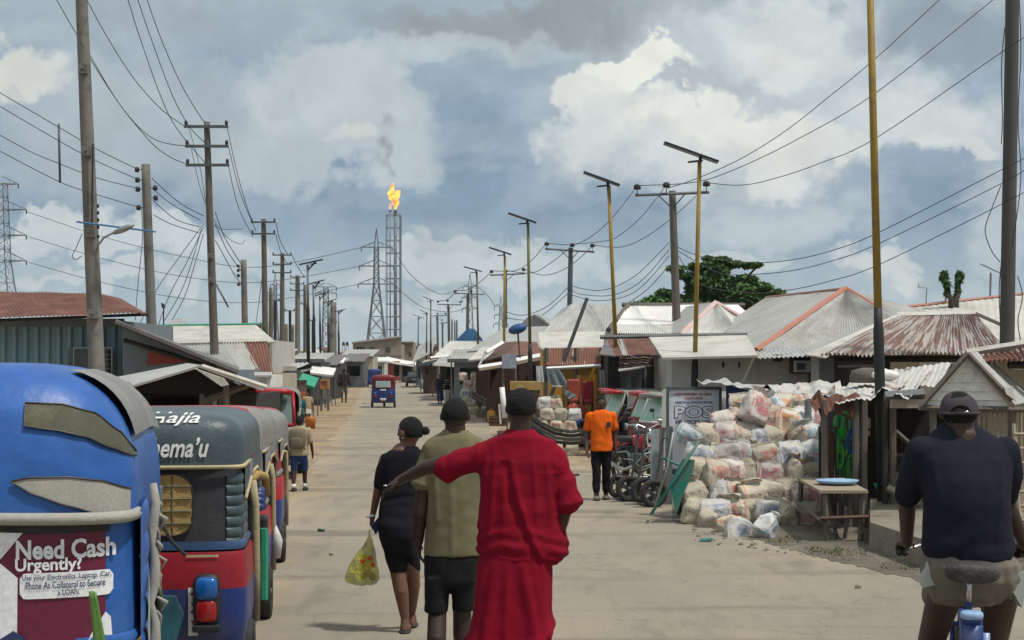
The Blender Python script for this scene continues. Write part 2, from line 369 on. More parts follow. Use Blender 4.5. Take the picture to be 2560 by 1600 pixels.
def road_mat():
    m = bpy.data.materials.new('road'); m.use_nodes = True; nt = m.node_tree; N = nt.nodes; L = nt.links; b = N['Principled BSDF']
    b.inputs['Roughness'].default_value = .9; b.inputs['Specular IOR Level'].default_value = .2
    tc = N.new('ShaderNodeTexCoord')
    def ns(s, d, r=.6, st=(1, 1, 1)):
        mp = N.new('ShaderNodeMapping'); mp.inputs['Scale'].default_value = st; L.new(tc.outputs['Object'], mp.inputs[0])
        n = N.new('ShaderNodeTexNoise'); n.inputs['Scale'].default_value = s; n.inputs['Detail'].default_value = d; n.inputs['Roughness'].default_value = r
        L.new(mp.outputs[0], n.inputs['Vector']); return n.outputs[0]
    def mr(f, a, bb, c, d):
        r = N.new('ShaderNodeMapRange'); r.inputs[1].default_value = a; r.inputs[2].default_value = bb; r.inputs[3].default_value = c; r.inputs[4].default_value = d; L.new(f, r.inputs[0]); return r.outputs[0]
    def mix(f, a, c, t='MIX'):
        x = N.new('ShaderNodeMix'); x.data_type = 'RGBA'; x.blend_type = t
        for s_, v_ in ((x.inputs[0], f), (x.inputs[6], a), (x.inputs[7], c)):
            if isinstance(v_, (int, float, tuple)): s_.default_value = v_
            else: L.new(v_, s_)
        return x.outputs[2]
    asph = (.225, .21, .175, 1)
    dust = mr(ns(.35, 8, .65, (1, .35, 1)), .38, .66, .15, .85)
    c = mix(dust, asph, (.345, .285, .205, 1))
    # dust gathered along the edges of the road
    sp = N.new('ShaderNodeSeparateXYZ'); L.new(tc.outputs['UV'], sp.inputs[0])
    ed = N.new('ShaderNodeMath'); ed.operation = 'SUBTRACT'; L.new(sp.outputs[0], ed.inputs[0]); ed.inputs[1].default_value = .5
    ab = N.new('ShaderNodeMath'); ab.operation = 'ABSOLUTE'; L.new(ed.outputs[0], ab.inputs[0])
    a2 = N.new('ShaderNodeMath'); a2.operation = 'ADD'; L.new(ab.outputs[0], a2.inputs[0]); L.new(mr(ns(.6, 8, .7, (1, .4, 1)), .3, .7, -.12, .12), a2.inputs[1])
    c = mix(mr(a2.outputs[0], .36, .5, 0, 1), c, (.35, .28, .19, 1))
    # cross-wise damp bands and dark patches
    c = mix(mr(ns(1.0, 4, .55, (.10, .75, 1)), .55, .68, 0, .6), c, (.115, .10, .085, 1))
    c = mix(mr(ns(.8, 9, .75), .57, .68, 0, .5), c, (.14, .135, .11, 1))
    c = mix(mr(ns(48, 5, .75), .54, .64, 0, .55), c, (.11, .10, .085, 1))
    c = mix(mr(ns(1.1, 6, .6, (2.2, .5, 1)), .52, .66, 0, .4), c, (.14, .128, .105, 1))
    c = mix(mr(ns(30, 5, .75), .60, .68, 0, .5), c, (.46, .42, .35, 1))
    # cracks
    vo = N.new('ShaderNodeTexVoronoi'); vo.feature = 'DISTANCE_TO_EDGE'; vo.inputs['Scale'].default_value = .28
    wn = N.new('ShaderNodeTexNoise'); wn.inputs['Scale'].default_value = 1.4; wn.inputs['Detail'].default_value = 5; L.new(tc.outputs['Object'], wn.inputs['Vector'])
    av = N.new('ShaderNodeMix'); av.data_type = 'RGBA'; av.blend_type = 'ADD'; av.inputs[0].default_value = 1.6; L.new(tc.outputs['Object'], av.inputs[6]); L.new(wn.outputs['Color'], av.inputs[7]); L.new(av.outputs[2], vo.inputs['Vector'])
    c = mix(mr(vo.outputs['Distance'], .0, .006, .28, 0), c, (.09, .08, .07, 1))
    L.new(c, b.inputs['Base Color'])
    bp = N.new('ShaderNodeBump'); bp.inputs['Strength'].default_value = .45; bp.inputs['Distance'].default_value = .02; L.new(ns(26, 8, .75), bp.inputs['Height']); L.new(bp.outputs[0], b.inputs['Normal'])
    return m
mb = MB(); mb.box(-900, 900, -60, 3000, -1, 0); g = mb.build('ground', ground_mat()); g['kind'] = 'structure'
# road: rows of points (Y, left X, right X)
rows = [(-30, -3.5, 6.5), (4, -3.2, 6.3), (9, -3.0, 6.2), (13, -3.0, 5.9), (16, -3.0, 4.9), (19, -3.1, 3.9), (22.6, -3.3, 2.9), (27, -3.6, 2.5), (33, -4.0, 1.6), (46, -5.0, .3),
        (60, -6.0, -.9), (75, -7.1, -2.1), (95, -8.8, -3.7), (120, -10.9, -5.6), (150, -13.4, -7.9), (190, -16.7, -11.0), (240, -21, -15), (330, -28, -22), (500, -44, -37)]
def road_edge(Y, i):
    for a, b in zip(rows, rows[1:]):
        if a[0] <= Y <= b[0]: t = (Y - a[0]) / (b[0] - a[0]); return a[i] + (b[i] - a[i]) * t
mb = MB(); ys = []; y = -30.
while y < 480: ys.append(y); y += .35 if y < 60 else (1 if y < 120 else 5)
NX = 14; vs = []; fs = []; uvs = []
for y in ys:
    l = road_edge(y, 1) + .25 * mnoise.noise(V((y * .5, 0, 0))) + .1 * mnoise.noise(V((y * 2.3, 3, 0))); r = road_edge(y, 2) + .3 * mnoise.noise(V((y * .4, 9, 0))) + .1 * mnoise.noise(V((y * 2.1, 5, 0)))
    for k in range(NX + 1): vs.append((l + (r - l) * k / NX, y, .004))
for i in range(len(ys) - 1):
    for k in range(NX):
        a = i * (NX + 1) + k; fs.append((a, a + 1, a + NX + 2, a + NX + 1)); w0, w1 = i, i + 1
        uvs.append([(k / NX, w0), ((k + 1) / NX, w0), ((k + 1) / NX, w1), (k / NX, w1)])
mb.add(vs, fs, uvs); o = mb.build('road', road_mat()); o['kind'] = 'structure'
# distant low rise of ground beyond the town
mb = MB(); vs = []; fs = []
for i in range(81):
    x = -900 + i * 22.5; h = 13 + 7 * mnoise.noise(V((i * .22, 1, 0))) + 3 * mnoise.noise(V((i * .8, 5, 0))); vs += [(x, 1250, -.5), (x, 1280, h * .8), (x, 1400, h), (x, 1600, -.5)]
for i in range(80):
    for k in range(3): a = i * 4 + k; fs.append((a, a + 4, a + 5, a + 1))
mb.add(vs, fs); o = mb.build('hills', mat('far_scrub', (.09, .11, .09), (.13, .14, .11), .05, .9), smooth=True); o['kind'] = 'structure'

# ---------------------------------------------------------------- poles, lamps, pylons
def pole_mesh(b, t, rb, rt, n=10, segs=14, wob=.006):
    pts = [V(b).lerp(V(t), i / segs) + V((wob * mnoise.noise(V((i * .7, b[0], 0))), wob * mnoise.noise(V((i * .7, b[0], 9))), 0)) for i in range(segs + 1)]
    mb = MB(); mb.tube(pts, [rb + (rt - rb) * i / segs for i in range(segs + 1)], n); return mb
def base_of(pxb, pyb, pxt, pyt, Y):
    """foot on the ground of a pole seen at (pxb,pyb) and topped at (pxt,pyt)"""
    t = P(pxt, pyt, Y); q = P(pxb, pyb, Y); k = (t.z + .0) / (t.z - q.z); return V((t.x + (q.x - t.x) * k, Y, 0)), t
def power_pole(pxb, pyb, pxt, pyt, Y, label, rb=.15, rt=.1, arms=(), m=None, group='power poles on the left of the road', ins=(), name='power_pole', armm=None, bolts=(), sect=None):
    b, t = base_of(pxb, pyb, pxt, pyt, Y); r = thing(name, label, 'power pole', b, 0, group)
    pole_mesh(b - V((0, 0, .3)), t, rb, rt, n=sect or 10).build('shaft', m or m_conc, r, smooth=True)
    def xz(py): z = ZP(py, Y); k = (z - b.z) / (t.z - b.z); return V((b.x + (t.x - b.x) * k, Y, z))
    for py, hw in arms:
        c = xz(py); hw = hw * Y / F; mb = MB(); mb.box(c.x - hw, c.x + hw, Y - rt - .09, Y - rt, c.z - .045, c.z + .045); mb.build('crossarm', armm or m_steel, r)
        for s in (-1, 1):
            mb = MB(); mb.tube([(c.x + s * (hw - .06), Y - rt - .045, c.z + .03), (c.x + s * (hw - .06), Y - rt - .045, c.z + .12), (c.x + s * (hw - .06), Y - rt - .045, c.z + .2)], [.03, .06, .04], 8); mb.build('insulator', m_ins, r, smooth=True)
    for py, side in ins:
        c = xz(py); x = c.x + side * (rt + .12); mb = MB(); mb.bar((c.x, Y, c.z), (x, Y, c.z), .012); mb.tube([(x, Y, c.z - .07), (x, Y, c.z - .03), (x, Y, c.z + .03), (x, Y, c.z + .07)], [.05, .065, .065, .045], 8); mb.build('insulator', m_ins, r, smooth=True)
    for py in bolts:
        c = xz(py); k = 1.25 * (rb + (rt - rb) * (c.z / t.z)); mb = MB(); mb.box(c.x - k * .55, c.x + k * .55, Y - k - .02, Y - k + .08, c.z - .09, c.z + .09); mb.build('bolt_plate', m_conc, r)
        mb = MB(); mb.ell((c.x, Y - k - .03, c.z), .03, nu=8, nv=5); mb.build('bolt', m_steel, r)
    return r
GL = 'power poles on the left of the road'
p0 = power_pole(244, 940, 199, -120, 32, 'tall grey concrete pole nearest on the left, rising past the top of the photo', .17, .11, bolts=(175, 380, 583, 785), ins=(), sect=8)
mb = MB(); mb.bar(P(196, 556, 31.9) + V((0, -.14, 0)), P(393, 581, 31.9) + V((0, -.14, 0)), .02); mb.build('spacer_bar', m_blue, p0)
mb = MB(); mb.tube([P(239, 640, 32), P(246, 612, 31.9), P(260, 594, 31.8), P(283, 582, 31.7)], .02, 8)
lamp = mb.build('lamp_arm', m_galv, p0, smooth=True)
mb = MB(); mb.ell(P(308, 573, 31.65), (.23, .09, .06), Matrix.Rotation(R(-22), 3, 'Y'), 14, 8); mb.build('lamp_head', m_galv, p0, smooth=True)
mb = MB()
for y_ in (515, 532, 550, 568, 591): mb.ell(P(245, y_, 31.8), (.028, .028, .04), nu=8, nv=6)
mb.build('insulator_row', m_ins, p0, smooth=True)
mb = MB(); mb.bar(P(232, 360, 31.8), P(230, 560, 31.8), .018); mb.build('conduit', m_black, p0)
power_pole(537, 900, 517, 305, 55, 'wooden pole with three crossarms, the tallest in full view on the left', .16, .10, ((318, 55), (367, 54), (414, 54)), m_wood, bolts=(640, 700), group=GL)
power_pole(380, 830, 364, 411, 46, 'plain grey concrete pole with four insulators right of the nearest pole', .16, .12, m=m_conc, ins=((424, -1), (450, -1), (473, -1), (519, -1), (470, 1), (495, 1)), group=GL)
power_pole(613, 850, 609, 649, 75, 'short grey concrete pole with four insulators between two tall wooden poles', .16, .13, m=m_conc, ins=((665, -1), (676, -1), (689, -1), (711, -1)), group=GL)
power_pole(664, 880, 659, 547, 91, 'second wooden pole with two crossarms on the left', .2, .13, ((556, 31), (585, 30)), m_wood, group=GL)
power_pole(705, 900, 706, 633, 120, 'third pole with three crossarms down the left side', .22, .14, ((638, 24), (661, 24), (682, 24)), m_wood, group=GL)
power_pole(744, 900, 744, 688, 149, 'fourth pole with three crossarms, grey, down the left side', .27, .2, ((693, 18), (710, 18), (726, 18)), m_conc, group=GL)
power_pole(677, 890, 677, 719, 110, 'bare slim pole just right of the second wooden pole', .16, .12, m=m_wood, ins=((732, -1), (740, -1), (748, -1)), group=GL)
power_pole(688, 900, 688, 750, 130, 'dark pole with a single short crossarm on the left', .14, .12, ((752, 12),), m_black, group=GL)
power_pole(725, 900, 725, 776, 150, 'thin dark pole shaped like a T on the left', .14, .12, ((777, 13),), m_black, group=GL)
power_pole(762, 900, 762, 712, 150, 'slim wooden pole between the grey poles on the left', .16, .13, ((760, 10),), m_wood, group=GL)
power_pole(716, 900, 716, 810, 140, 'short stub pole half hidden on the left', .14, .14, m=m_conc, group=GL)
power_pole(732, 900, 732, 811, 160, 'low pole stub behind the left market roofs', .16, .15, m=m_conc, group=GL)
power_pole(830, 905, 831, 755, 190, 'far twin grey pole with clamps, left one of the pair', .28, .24, ((800, 7), (838, 6)), m_conc, group=GL)
power_pole(836, 905, 836, 755, 192, 'far twin grey pole with clamps, right one of the pair', .28, .24, ((806, 7),), m_conc, group=GL)
power_pole(782, 900, 782, 800, 170, 'slim far pole left of the twin grey poles', .14, .12, ((802, 8),), m_black, group=GL)
# left stub hanging on the wires
# right hand poles with three ball insulators
GR = 'power poles on the right of the road'
def t_pole(pxb, pyb, pxt, pyt, Y, armpx, label, ballp, m=None):
    b, t = base_of(pxb, pyb, pxt, pyt, Y); r = thing('power_pole', label, 'power pole', b, 0, GR)
    pole_mesh(b - V((0, 0, .3)), t, .17, .12).build('shaft', m or m_wood, r, smooth=True)
    a0, a1 = P(armpx[0], armpx[1], Y - .2), P(armpx[2], armpx[3], Y - .2)
    mb = MB(); mb.tube([a0, a1], .05, 4); mb.build('crossarm', m_steel, r)
    mid = P(pxt, pyt + 45 * 58 / Y, Y - .12)
    for s in (.3, .68): mb = MB(); mb.bar(a0.lerp(a1, s), mid, .022, 4); mb.build('brace', m_steel, r)
    for bx, by in ballp:
        c = P(bx, by, Y - .2); q = a0.lerp(a1, (bx - armpx[0]) / (armpx[2] - armpx[0])); mb = MB(); mb.bar(q, c, .015)
        mb.tube([c - V((0, 0, .09)), c - V((0, 0, .06)), c + V((0, 0, .0)), c + V((0, 0, .05)), c + V((0, 0, .11))], [.06, .14, .12, .13, .05], 10); mb.build('insulator', m_ins, r, smooth=True)
    return r
t_pole(1693, 838, 1681, 477, 58, (1588, 488, 1773, 481), 'wooden pole with a long crossarm and three ball insulators, nearest on the right', ((1593, 468), (1666, 463), (1766, 460)))
t_pole(1423, 830, 1427, 620, 87, (1363, 622, 1486, 630), 'second pole with crossarm and three ball insulators on the right', ((1367, 610), (1431, 613), (1481, 614)), m_steel)
t_pole(1263, 860, 1263, 682, 112, (1226, 688, 1313, 684), 'third crossarm pole on the right, beside a thin solar lamp', ((1229, 679), (1264, 678), (1309, 674)), m_steel)
t_pole(1168, 900, 1170, 733, 140, (1136, 733, 1212, 736), 'fourth crossarm pole on the right, in front of the blue gable', ((1138, 728), (1178, 728)))
t_pole(1124, 900, 1121, 760, 165, (1094, 761, 1153, 762), 'fifth crossarm pole on the right', ((1095, 754), (1119, 752), (1151, 755)))
t_pole(1095, 880, 1093, 790, 205, (1081, 790, 1118, 788), 'sixth crossarm pole, small and far on the right', ((1094, 784), (1114, 784)))
t_pole(1107, 880, 1106, 806, 235, (1097, 808, 1122, 806), 'seventh crossarm pole, very small and far on the right', ((1105, 800),))
power_pole(2517, 880, 2532, -80, 33, 'thick dark concrete pole at the right edge with loops of cable', .155, .135, m=mat('concrete_dark', (.10, .098, .095), (.07, .068, .066), 3, .9, 0, .4, 50, st=(1, 1, .2)), group=GR, bolts=())
for i, x in enumerate((1142, 1137, 1130)):
    power_pole(x, 880, x, (800, 802, 798)[i], (230, 260, 250)[i], ('slim far pole right of the far crossarm poles', 'thin far pole behind the sixth crossarm pole', 'faint far pole between two crossarm poles')[i], .13, .11, m=m_steel, group=GR)
# leaning post, roof top antenna poles
def solo_bar(a, b, r, name, m, label, cat, n=6, group=None):
    mb = MB(); mb.tube([a, b], r, n); return solo(mb, name, m, label, cat, group, smooth=n > 4)
solo_bar(P(1355, 1050, 45), P(1468, 745, 45), .05, 'leaning_post', m_steel, 'long grey post leaning to the right before the rusty shop roof', 'post', 4)
solo_bar(P(147, 310, 33), P(150, 457, 33), .024, 'wire_spacer', m_steel, 'short upright dark spacer rod hanging on the left wires', 'spacer')
solo_bar(P(540, 710, 54), P(571, 768, 54), .03, 'broken_arm', m_steel, 'broken bent arm dangling from the tallest left wooden pole', 'arm')
# solar street lamps
def solar_lamp(pxb, pyb, pxt, pyt, Y, label, ext=(-90, -42, 45, 6), ysplit=880, mu=None, ml=None, group='solar street lamps on the right', r1=.045, r0=.075):
    b, t = base_of(pxb, pyb, pxt, pyt, Y); r = thing('solar_street_lamp', label, 'street lamp', b, 0, group); zs = ZP(ysplit, Y)
    at = lambda z: V((b.x + (t.x - b.x) * z / t.z, Y, z))
    mb = MB(); mb.tube([at(zs), at((zs + t.z) / 2), t], [r1 * 1.2, r1 * 1.1, r1], 10); mb.build('upper_pole', mu or m_yellow, r, smooth=True)
    mb = MB(); mb.tube([b, at(zs - .3), at(zs - .22), at(zs)], [r0, r0, r0 * .85, r1 * 1.25], 10); mb.build('lower_pole', ml or m_black, r, smooth=True)
    mb = MB(); mb.box(b.x - .16, b.x + .16, Y - .16, Y + .16, 0.004, .03); mb.build('base_plate', m_black, r)
    a0 = t + V((ext[0] * Y / F, 0, -ext[1] * Y / F)); a1 = t + V((ext[2] * Y / F, 0, -ext[3] * Y / F)); d = (a1 - a0).normalized(); n = V((-d.z, 0, d.x))
    w = V((0, .16, 0)); mb = MB(); mb.hexa([a0 - w, a1 - w, a1 + w, a0 + w, a0 - w + n * .05, a1 - w + n * .05, a1 + w + n * .05, a0 + w + n * .05]); mb.build('solar_panel', m_solar, r)
    c = a0.lerp(a1, .68); mb = MB(); mb.bar(t - V((0, 0, .25)), c, r1 * .8); mb.build('bracket', m_black, r)
    mb = MB(); mb.hexa([c + V((-.28, -.07, -.13)), c + V((.05, -.07, -.1)), c + V((.05, .07, -.1)), c + V((-.28, .07, -.13)), c + V((-.28, -.07, -.1)), c + V((.05, -.07, -.06)), c + V((.05, .07, -.06)), c + V((-.28, .07, -.1))]); mb.build('lamp_head', m_black, r)
    return r
solar_lamp(2198, 900, 2172, -160, 22, 'tall yellow and black lamp pole nearest on the right, running out of the top', ysplit=770, r1=.045, r0=.07)
solar_lamp(1738, 880, 1749, 402, 38, 'yellow and black solar lamp standing behind the POS sign')
solar_lamp(1540, 880, 1522, 465, 43.5, 'second solar lamp with olive and yellow pole, above the rusty roof', (-64, -32, 26, 1), 870)
solar_lamp(1325, 880, 1320, 557, 55, 'third solar lamp beside the blue satellite dish', (-50, -22, 20, 2), 860, m_olivep)
solar_lamp(1260, 880, 1262, 640, 70, 'fourth solar lamp with a poster on its pole', (-40, -20, 16, -2), 872, m_yellow)
solar_lamp(1196, 880, 1192, 680, 84, 'fifth solar lamp above the blue gable', (-33, -12, 12, 0), 850, m_olivep)
solar_lamp(1077, 900, 1077, 752, 121, 'sixth solar lamp, thin, right of the flare stack', (-20, -10, 8, 2), 850, m_olivep)
solar_lamp(1066, 900, 1067, 783, 150, 'seventh solar lamp, very thin and far on the right', (-18, -8, 4, 2), 850, m_steel)
solar_lamp(1045, 900, 1046, 793, 165, 'eighth solar lamp, faint and far on the right', (-15, -6, 14, 3), 850, m_steel)
GS = 'solar street lamps on the left'
solar_lamp(772, 1026, 769, 662, 75.5, 'first grey and black solar lamp on the left, foot in the orange sand', (-20, 1, 39, -12), 757, m_galv, group=GS, r1=.05, r0=.08)
solar_lamp(788, 1000, 783, 712, 93, 'second solar lamp on the left', (-12, 0, 28, -11), 781, m_galv, group=GS, r1=.05, r0=.08)
solar_lamp(803, 990, 799, 740, 113, 'third solar lamp on the left', (-10, 0, 26, -10), 801, m_galv, group=GS, r1=.05, r0=.08)
solar_lamp(823, 980, 820, 757, 128, 'fourth solar lamp on the left', (-12, 2, 22, -9), 805, m_galv, group=GS, r1=.06, r0=.09)
solar_lamp(848, 960, 846, 778, 148, 'fifth solar lamp on the left, beside the two water tanks', (-10, 2, 20, -5), 825, m_galv, group=GS, r1=.06, r0=.09)
def small_lamp(pxb, pyb, pxt, pyt, Y, label, w=70):
    b = P(pxb, pyb, Y); t = P(pxt, pyt, Y); r = thing('roof_lamp', label, 'lamp', b, 0)
    mb = MB(); mb.bar(b, t, .035); mb.build('pole', m_galv, r); w = w * Y / F / 2
    mb = MB(); mb.plate([t + V((-w, -.2, .28)), t + V((w, -.2, -.02)), t + V((w, .25, .05)), t + V((-w, .25, .35))], .03); mb.build('solar_panel', m_galv, r)
small_lamp(2475, 748, 2477, 682, 60, 'small pale solar lamp on a post above the beige roof', 45)
small_lamp(2364, 752, 2366, 716, 58, 'small tilted solar panel on a post before the two dark palms', 30)
mb = MB(); mb.tube([P(2315, 760, 55), P(2317, 720, 55), P(2296, 718, 55), P(2297, 710, 55)], .02, 6); solo(mb, 'aerial', m_galv, 'bent thin pipe aerial above the beige roof', 'aerial')
mb = MB(); mb.tube([P(409, 812, 60), P(409, 765, 60)], .025, 6); mb.plate([P(403, 757, 60), P(411, 760, 60), P(413, 772, 60), P(405, 769, 60)], .05); solo(mb, 'floodlight', m_black, 'small black floodlight on a post above the pale left roof', 'floodlight')

# lattice pylons
m_pyl = mat('pylon_steel', (.10, .11, .12), (.13, .14, .15), .3, .6, .2)
def pylon(px, pyt, pyb, Y, hw_b, hw_waist, pyw, arms, label, rb=.16, peak=True, nb=5):
    """px/py silhouettes in photo pixels; hw half widths"""
    r = thing('pylon', label, 'pylon', (XP(px, Y), Y, 0), 0, 'lattice pylons'); s = Y / F; cx = XP(px, Y)
    zt, zb, zw = ZP(pyt, Y), 0, ZP(pyw, Y); hb, hw = hw_b * s, hw_waist * s
    def hwz(z): return hb + (hw - hb) * z / zw if z < zw else hw * (1 - .35 * (z - zw) / (zt - zw))
    def cor(z):
        h = hwz(z); return [V((cx - h, Y - h, z)), V((cx + h, Y - h, z)), V((cx + h, Y + h, z)), V((cx - h, Y + h, z))]
    mb = MB(); top = max(ZP(a[0], Y) for a in arms) if arms else zt
    for k in range(4): mb.bar(cor(0)[k], cor(zw)[k], rb, 4); mb.bar(cor(zw)[k], cor(top)[k], rb * .8, 4)
    mb.build('leg_frame', m_pyl, r)
    mb = MB(); zs = [zw * (i / nb) ** .9 for i in range(nb + 1)]; n2 = 6; zs += [zw + (top - zw) * (i + 1) / n2 for i in range(n2)]
    for a, b in zip(zs, zs[1:]):
        A, B = cor(a), cor(b)
        for k in range(4):
            k2 = (k + 1) % 4; mb.bar(A[k], B[k2], rb * .45, 3); mb.bar(A[k2], B[k], rb * .45, 3); mb.bar(B[k], B[k2], rb * .45, 3)
    mb.build('bracing', m_pyl, r)
    if peak:
        mb = MB(); C = cor(top)
        for k in range(4): mb.bar(C[k], (cx, Y, zt), rb * .6, 4)
        mb.build('peak', m_pyl, r)
    for py, l, rr in arms:
        z = ZP(py, Y)
        for sd, ln in ((-1, l), (1, rr)):
            ln *= s; mb = MB(); h = hwz(z); tip = V((cx + sd * ln, Y, z)); dz = .35 * ln
            for yy in (-h, h): mb.bar((cx + sd * h * .8, Y + yy, z), tip, rb * .7, 4); mb.bar((cx + sd * h * .8, Y + yy * .7, z + dz), tip, rb * .5, 4)
            for q in (.35, .7): mb.bar(V((cx + sd * h, Y, z)).lerp(tip, q), V((cx + sd * h, Y, z + dz)).lerp(tip, q), rb * .4, 3)
            mb.build('arm', m_pyl, r)
            mb = MB(); mb.bar(tip, tip - V((0, 0, 11 * s)), .12 + rb * .3, 5); mb.build('insulator_string', m_pyl, r)
    return r
pylon(941, 571, 905, 530, 30, 6.5, 712, ((618, 38, 39), (665, 43, 43), (710, 46, 46)), 'tall lattice pylon with three arm pairs left of the gas flare', .22)
pylon(-6, 400, 905, 330, 62, 26, 655, ((460, 52, 52), (524, 72, 72), (588, 72, 72), (652, 72, 72)), 'large lattice pylon cut off by the left edge', .12, False)
pylon(688, 680, 905, 820, 12, 4, 760, ((712, 12, 12), (738, 14, 14)), 'thin far pylon left of the third wooden pole', .2)
pylon(815, 722, 905, 600, 9, 8, 800, ((717, 26, 26), (733, 26, 26)), 'far pylon with a wide flat top on the left', .16, False)
pylon(1175, 684, 905, 640, 12, 5, 760, ((716, 18, 18), (744, 20, 20), (772, 20, 20)), 'far pylon in front of the blue gable', .18)
pylon(1252, 742, 905, 800, 10, 4, 800, ((765, 16, 16), (788, 16, 16), (810, 18, 18)), 'faint far pylon right of the blue gable', .2)

# gas flare
YF = 1050.; sF = YF / F
r = thing('flare_stack', 'tall steel gas flare stack with lattice frame behind the block building', 'flare stack', (XP(984, YF), YF, 0))
m_fl = mat('flare_steel', (.17, .21, .24), (.13, .165, .19), .1, .6, .3)
ztop = ZP(538, YF)
for a, w in ((975.5, 1.7), (988.5, 4.4)):
    mb = MB(); x = XP(a, YF); mb.tube([(x, YF, 0), (x, YF, ZP(531, YF))], w * sF, 12); mb.build('stack_pipe', m_fl, r, smooth=True)
for a in ((966.5), (1001)):
    for dy in (-5, 5): mb = MB(); x = XP(a, YF); mb.box(x - .35 * (1.2 if a > 980 else .6), x + .35 * (1.2 if a > 980 else .6), YF + dy - .4, YF + dy + .4, 0, ztop); mb.build('frame_leg', m_fl, r)
mb = MB()
for i in range(13):
    z = ztop - i * (ztop / 12.0)
    for dy in (-5, 5): mb.bar((XP(966, YF), YF + dy, z), (XP(1002, YF), YF + dy, z), .3, 4)
    for a in (966.5, 1001): mb.bar((XP(a, YF), YF - 5, z), (XP(a, YF), YF + 5, z), .3, 4)
mb.build('ring_beams', m_fl, r)
for a, w0, w1, y0 in ((975.5, 1.6, 4.5, 526), (988.5, 4.5, 3.6, 525)):
    mb = MB(); x = XP(a, YF); mb.tube([(x, YF, ZP(539, YF)), (x, YF, ZP(530, YF)), (x, YF, ZP(y0, YF))], [w0 * sF, w0 * sF, w1 * sF] if w1 > w0 else [w0 * sF * 1.1, w0 * sF * 1.0, w1 * sF], 12); mb.build('burner_tip', m_black, r, smooth=True)
def flame_mat(nm, c, s): 
    m = mat(nm, c, None); n = m.node_tree; b = n.nodes['Principled BSDF']
    t = n.nodes.new('ShaderNodeTexNoise'); t.inputs['Scale'].default_value = .28; t.inputs['Detail'].default_value = 3; tc = n.nodes.new('ShaderNodeTexCoord'); n.links.new(tc.outputs['Object'], t.inputs['Vector'])
    rp = n.nodes.new('ShaderNodeValToRGB'); rp.color_ramp.elements[0].position = .42; rp.color_ramp.elements[0].color = (1, .16, .02, 1); rp.color_ramp.elements[1].position = .58; rp.color_ramp.elements[1].color = (1, .62, .09, 1)
    n.links.new(t.outputs[0], rp.inputs[0]); n.links.new(rp.outputs[0], b.inputs['Emission Color']); b.inputs['Emission Strength'].default_value = s; b.inputs['Base Color'].default_value = (0, 0, 0, 1)
    return m
mb = MB()
for px, py, rx, ry in ((989, 516, 5, 8), (989, 505, 8, 13), (985, 492, 11, 12), (993, 487, 8, 9), (980, 478, 6, 9), (981, 470, 4.5, 12), (972, 484, 4, 6), (976, 492, 5, 9), (996, 480, 4, 5)):
    mb.ell((XP(px, YF), YF + random.uniform(-2, 2), ZP(py, YF)), (rx * sF, rx * sF * .8, ry * sF), nu=12, nv=10)
tmp = thing('flame', 'bright orange gas flame burning on the thicker flare pipe', 'flame', (XP(986, YF), YF, ZP(524, YF)))
remesh(mb, 'fire', flame_mat('fire', (1, .3, .05), 1.35), tmp, .35, 2, lambda p, n: .9 * mnoise.noise(V((p.x * .5, p.y * .5, p.z * .35))))
mb = MB()
for px, py, rx, ry in ((975, 519, 4.5, 5), (976, 512, 3, 6)): mb.ell((XP(px, YF), YF, ZP(py, YF)), (rx * sF, rx * sF, ry * sF))
solo(mb, 'pilot_flame', mat('pilot_fire', (0, 0, 0), None, emit=(1, .62, .45, .85)), 'small pale pink flame on the thinner flare pipe', 'flame', smooth=True)
m = bpy.data.materials.new('smoke'); m.use_nodes = True; n = m.node_tree; n.nodes.remove(n.nodes['Principled BSDF'])
pv = n.nodes.new('ShaderNodeVolumePrincipled'); pv.inputs['Color'].default_value = (.16, .15, .14, 1)
t = n.nodes.new('ShaderNodeTexNoise'); t.inputs['Scale'].default_value = .11; t.inputs['Detail'].default_value = 4; tc = n.nodes.new('ShaderNodeTexCoord'); n.links.new(tc.outputs['Object'], t.inputs['Vector'])
mr_ = n.nodes.new('ShaderNodeMapRange'); mr_.inputs[1].default_value = .42; mr_.inputs[2].default_value = .7; mr_.inputs[4].default_value = .075; n.links.new(t.outputs[0], mr_.inputs[0]); n.links.new(mr_.outputs[0], pv.inputs['Density'])
n.links.new(pv.outputs[0], n.nodes['Material Output'].inputs['Volume'])
mb = MB()
for px, py, rr in ((968, 292, 16), (972, 305, 18), (958, 325, 20), (963, 350, 24), (962, 375, 22), (958, 400, 18), (950, 420, 16), (965, 425, 18), (975, 438, 16), (990, 447, 8), (948, 440, 8)):
    mb.ell((XP(px, YF), YF, ZP(py, YF)), (rr * sF, rr * sF, rr * sF * 1.1))
tmp = bpy.data.objects.new('x', None)
sm = remesh(mb, 'smoke', m, None, 1.0, 3, lambda p, n: 1.5 * mnoise.noise(p * .15)); tag(sm, 'thin grey smoke plume drifting above the gas flame', 'smoke', None, 'stuff')
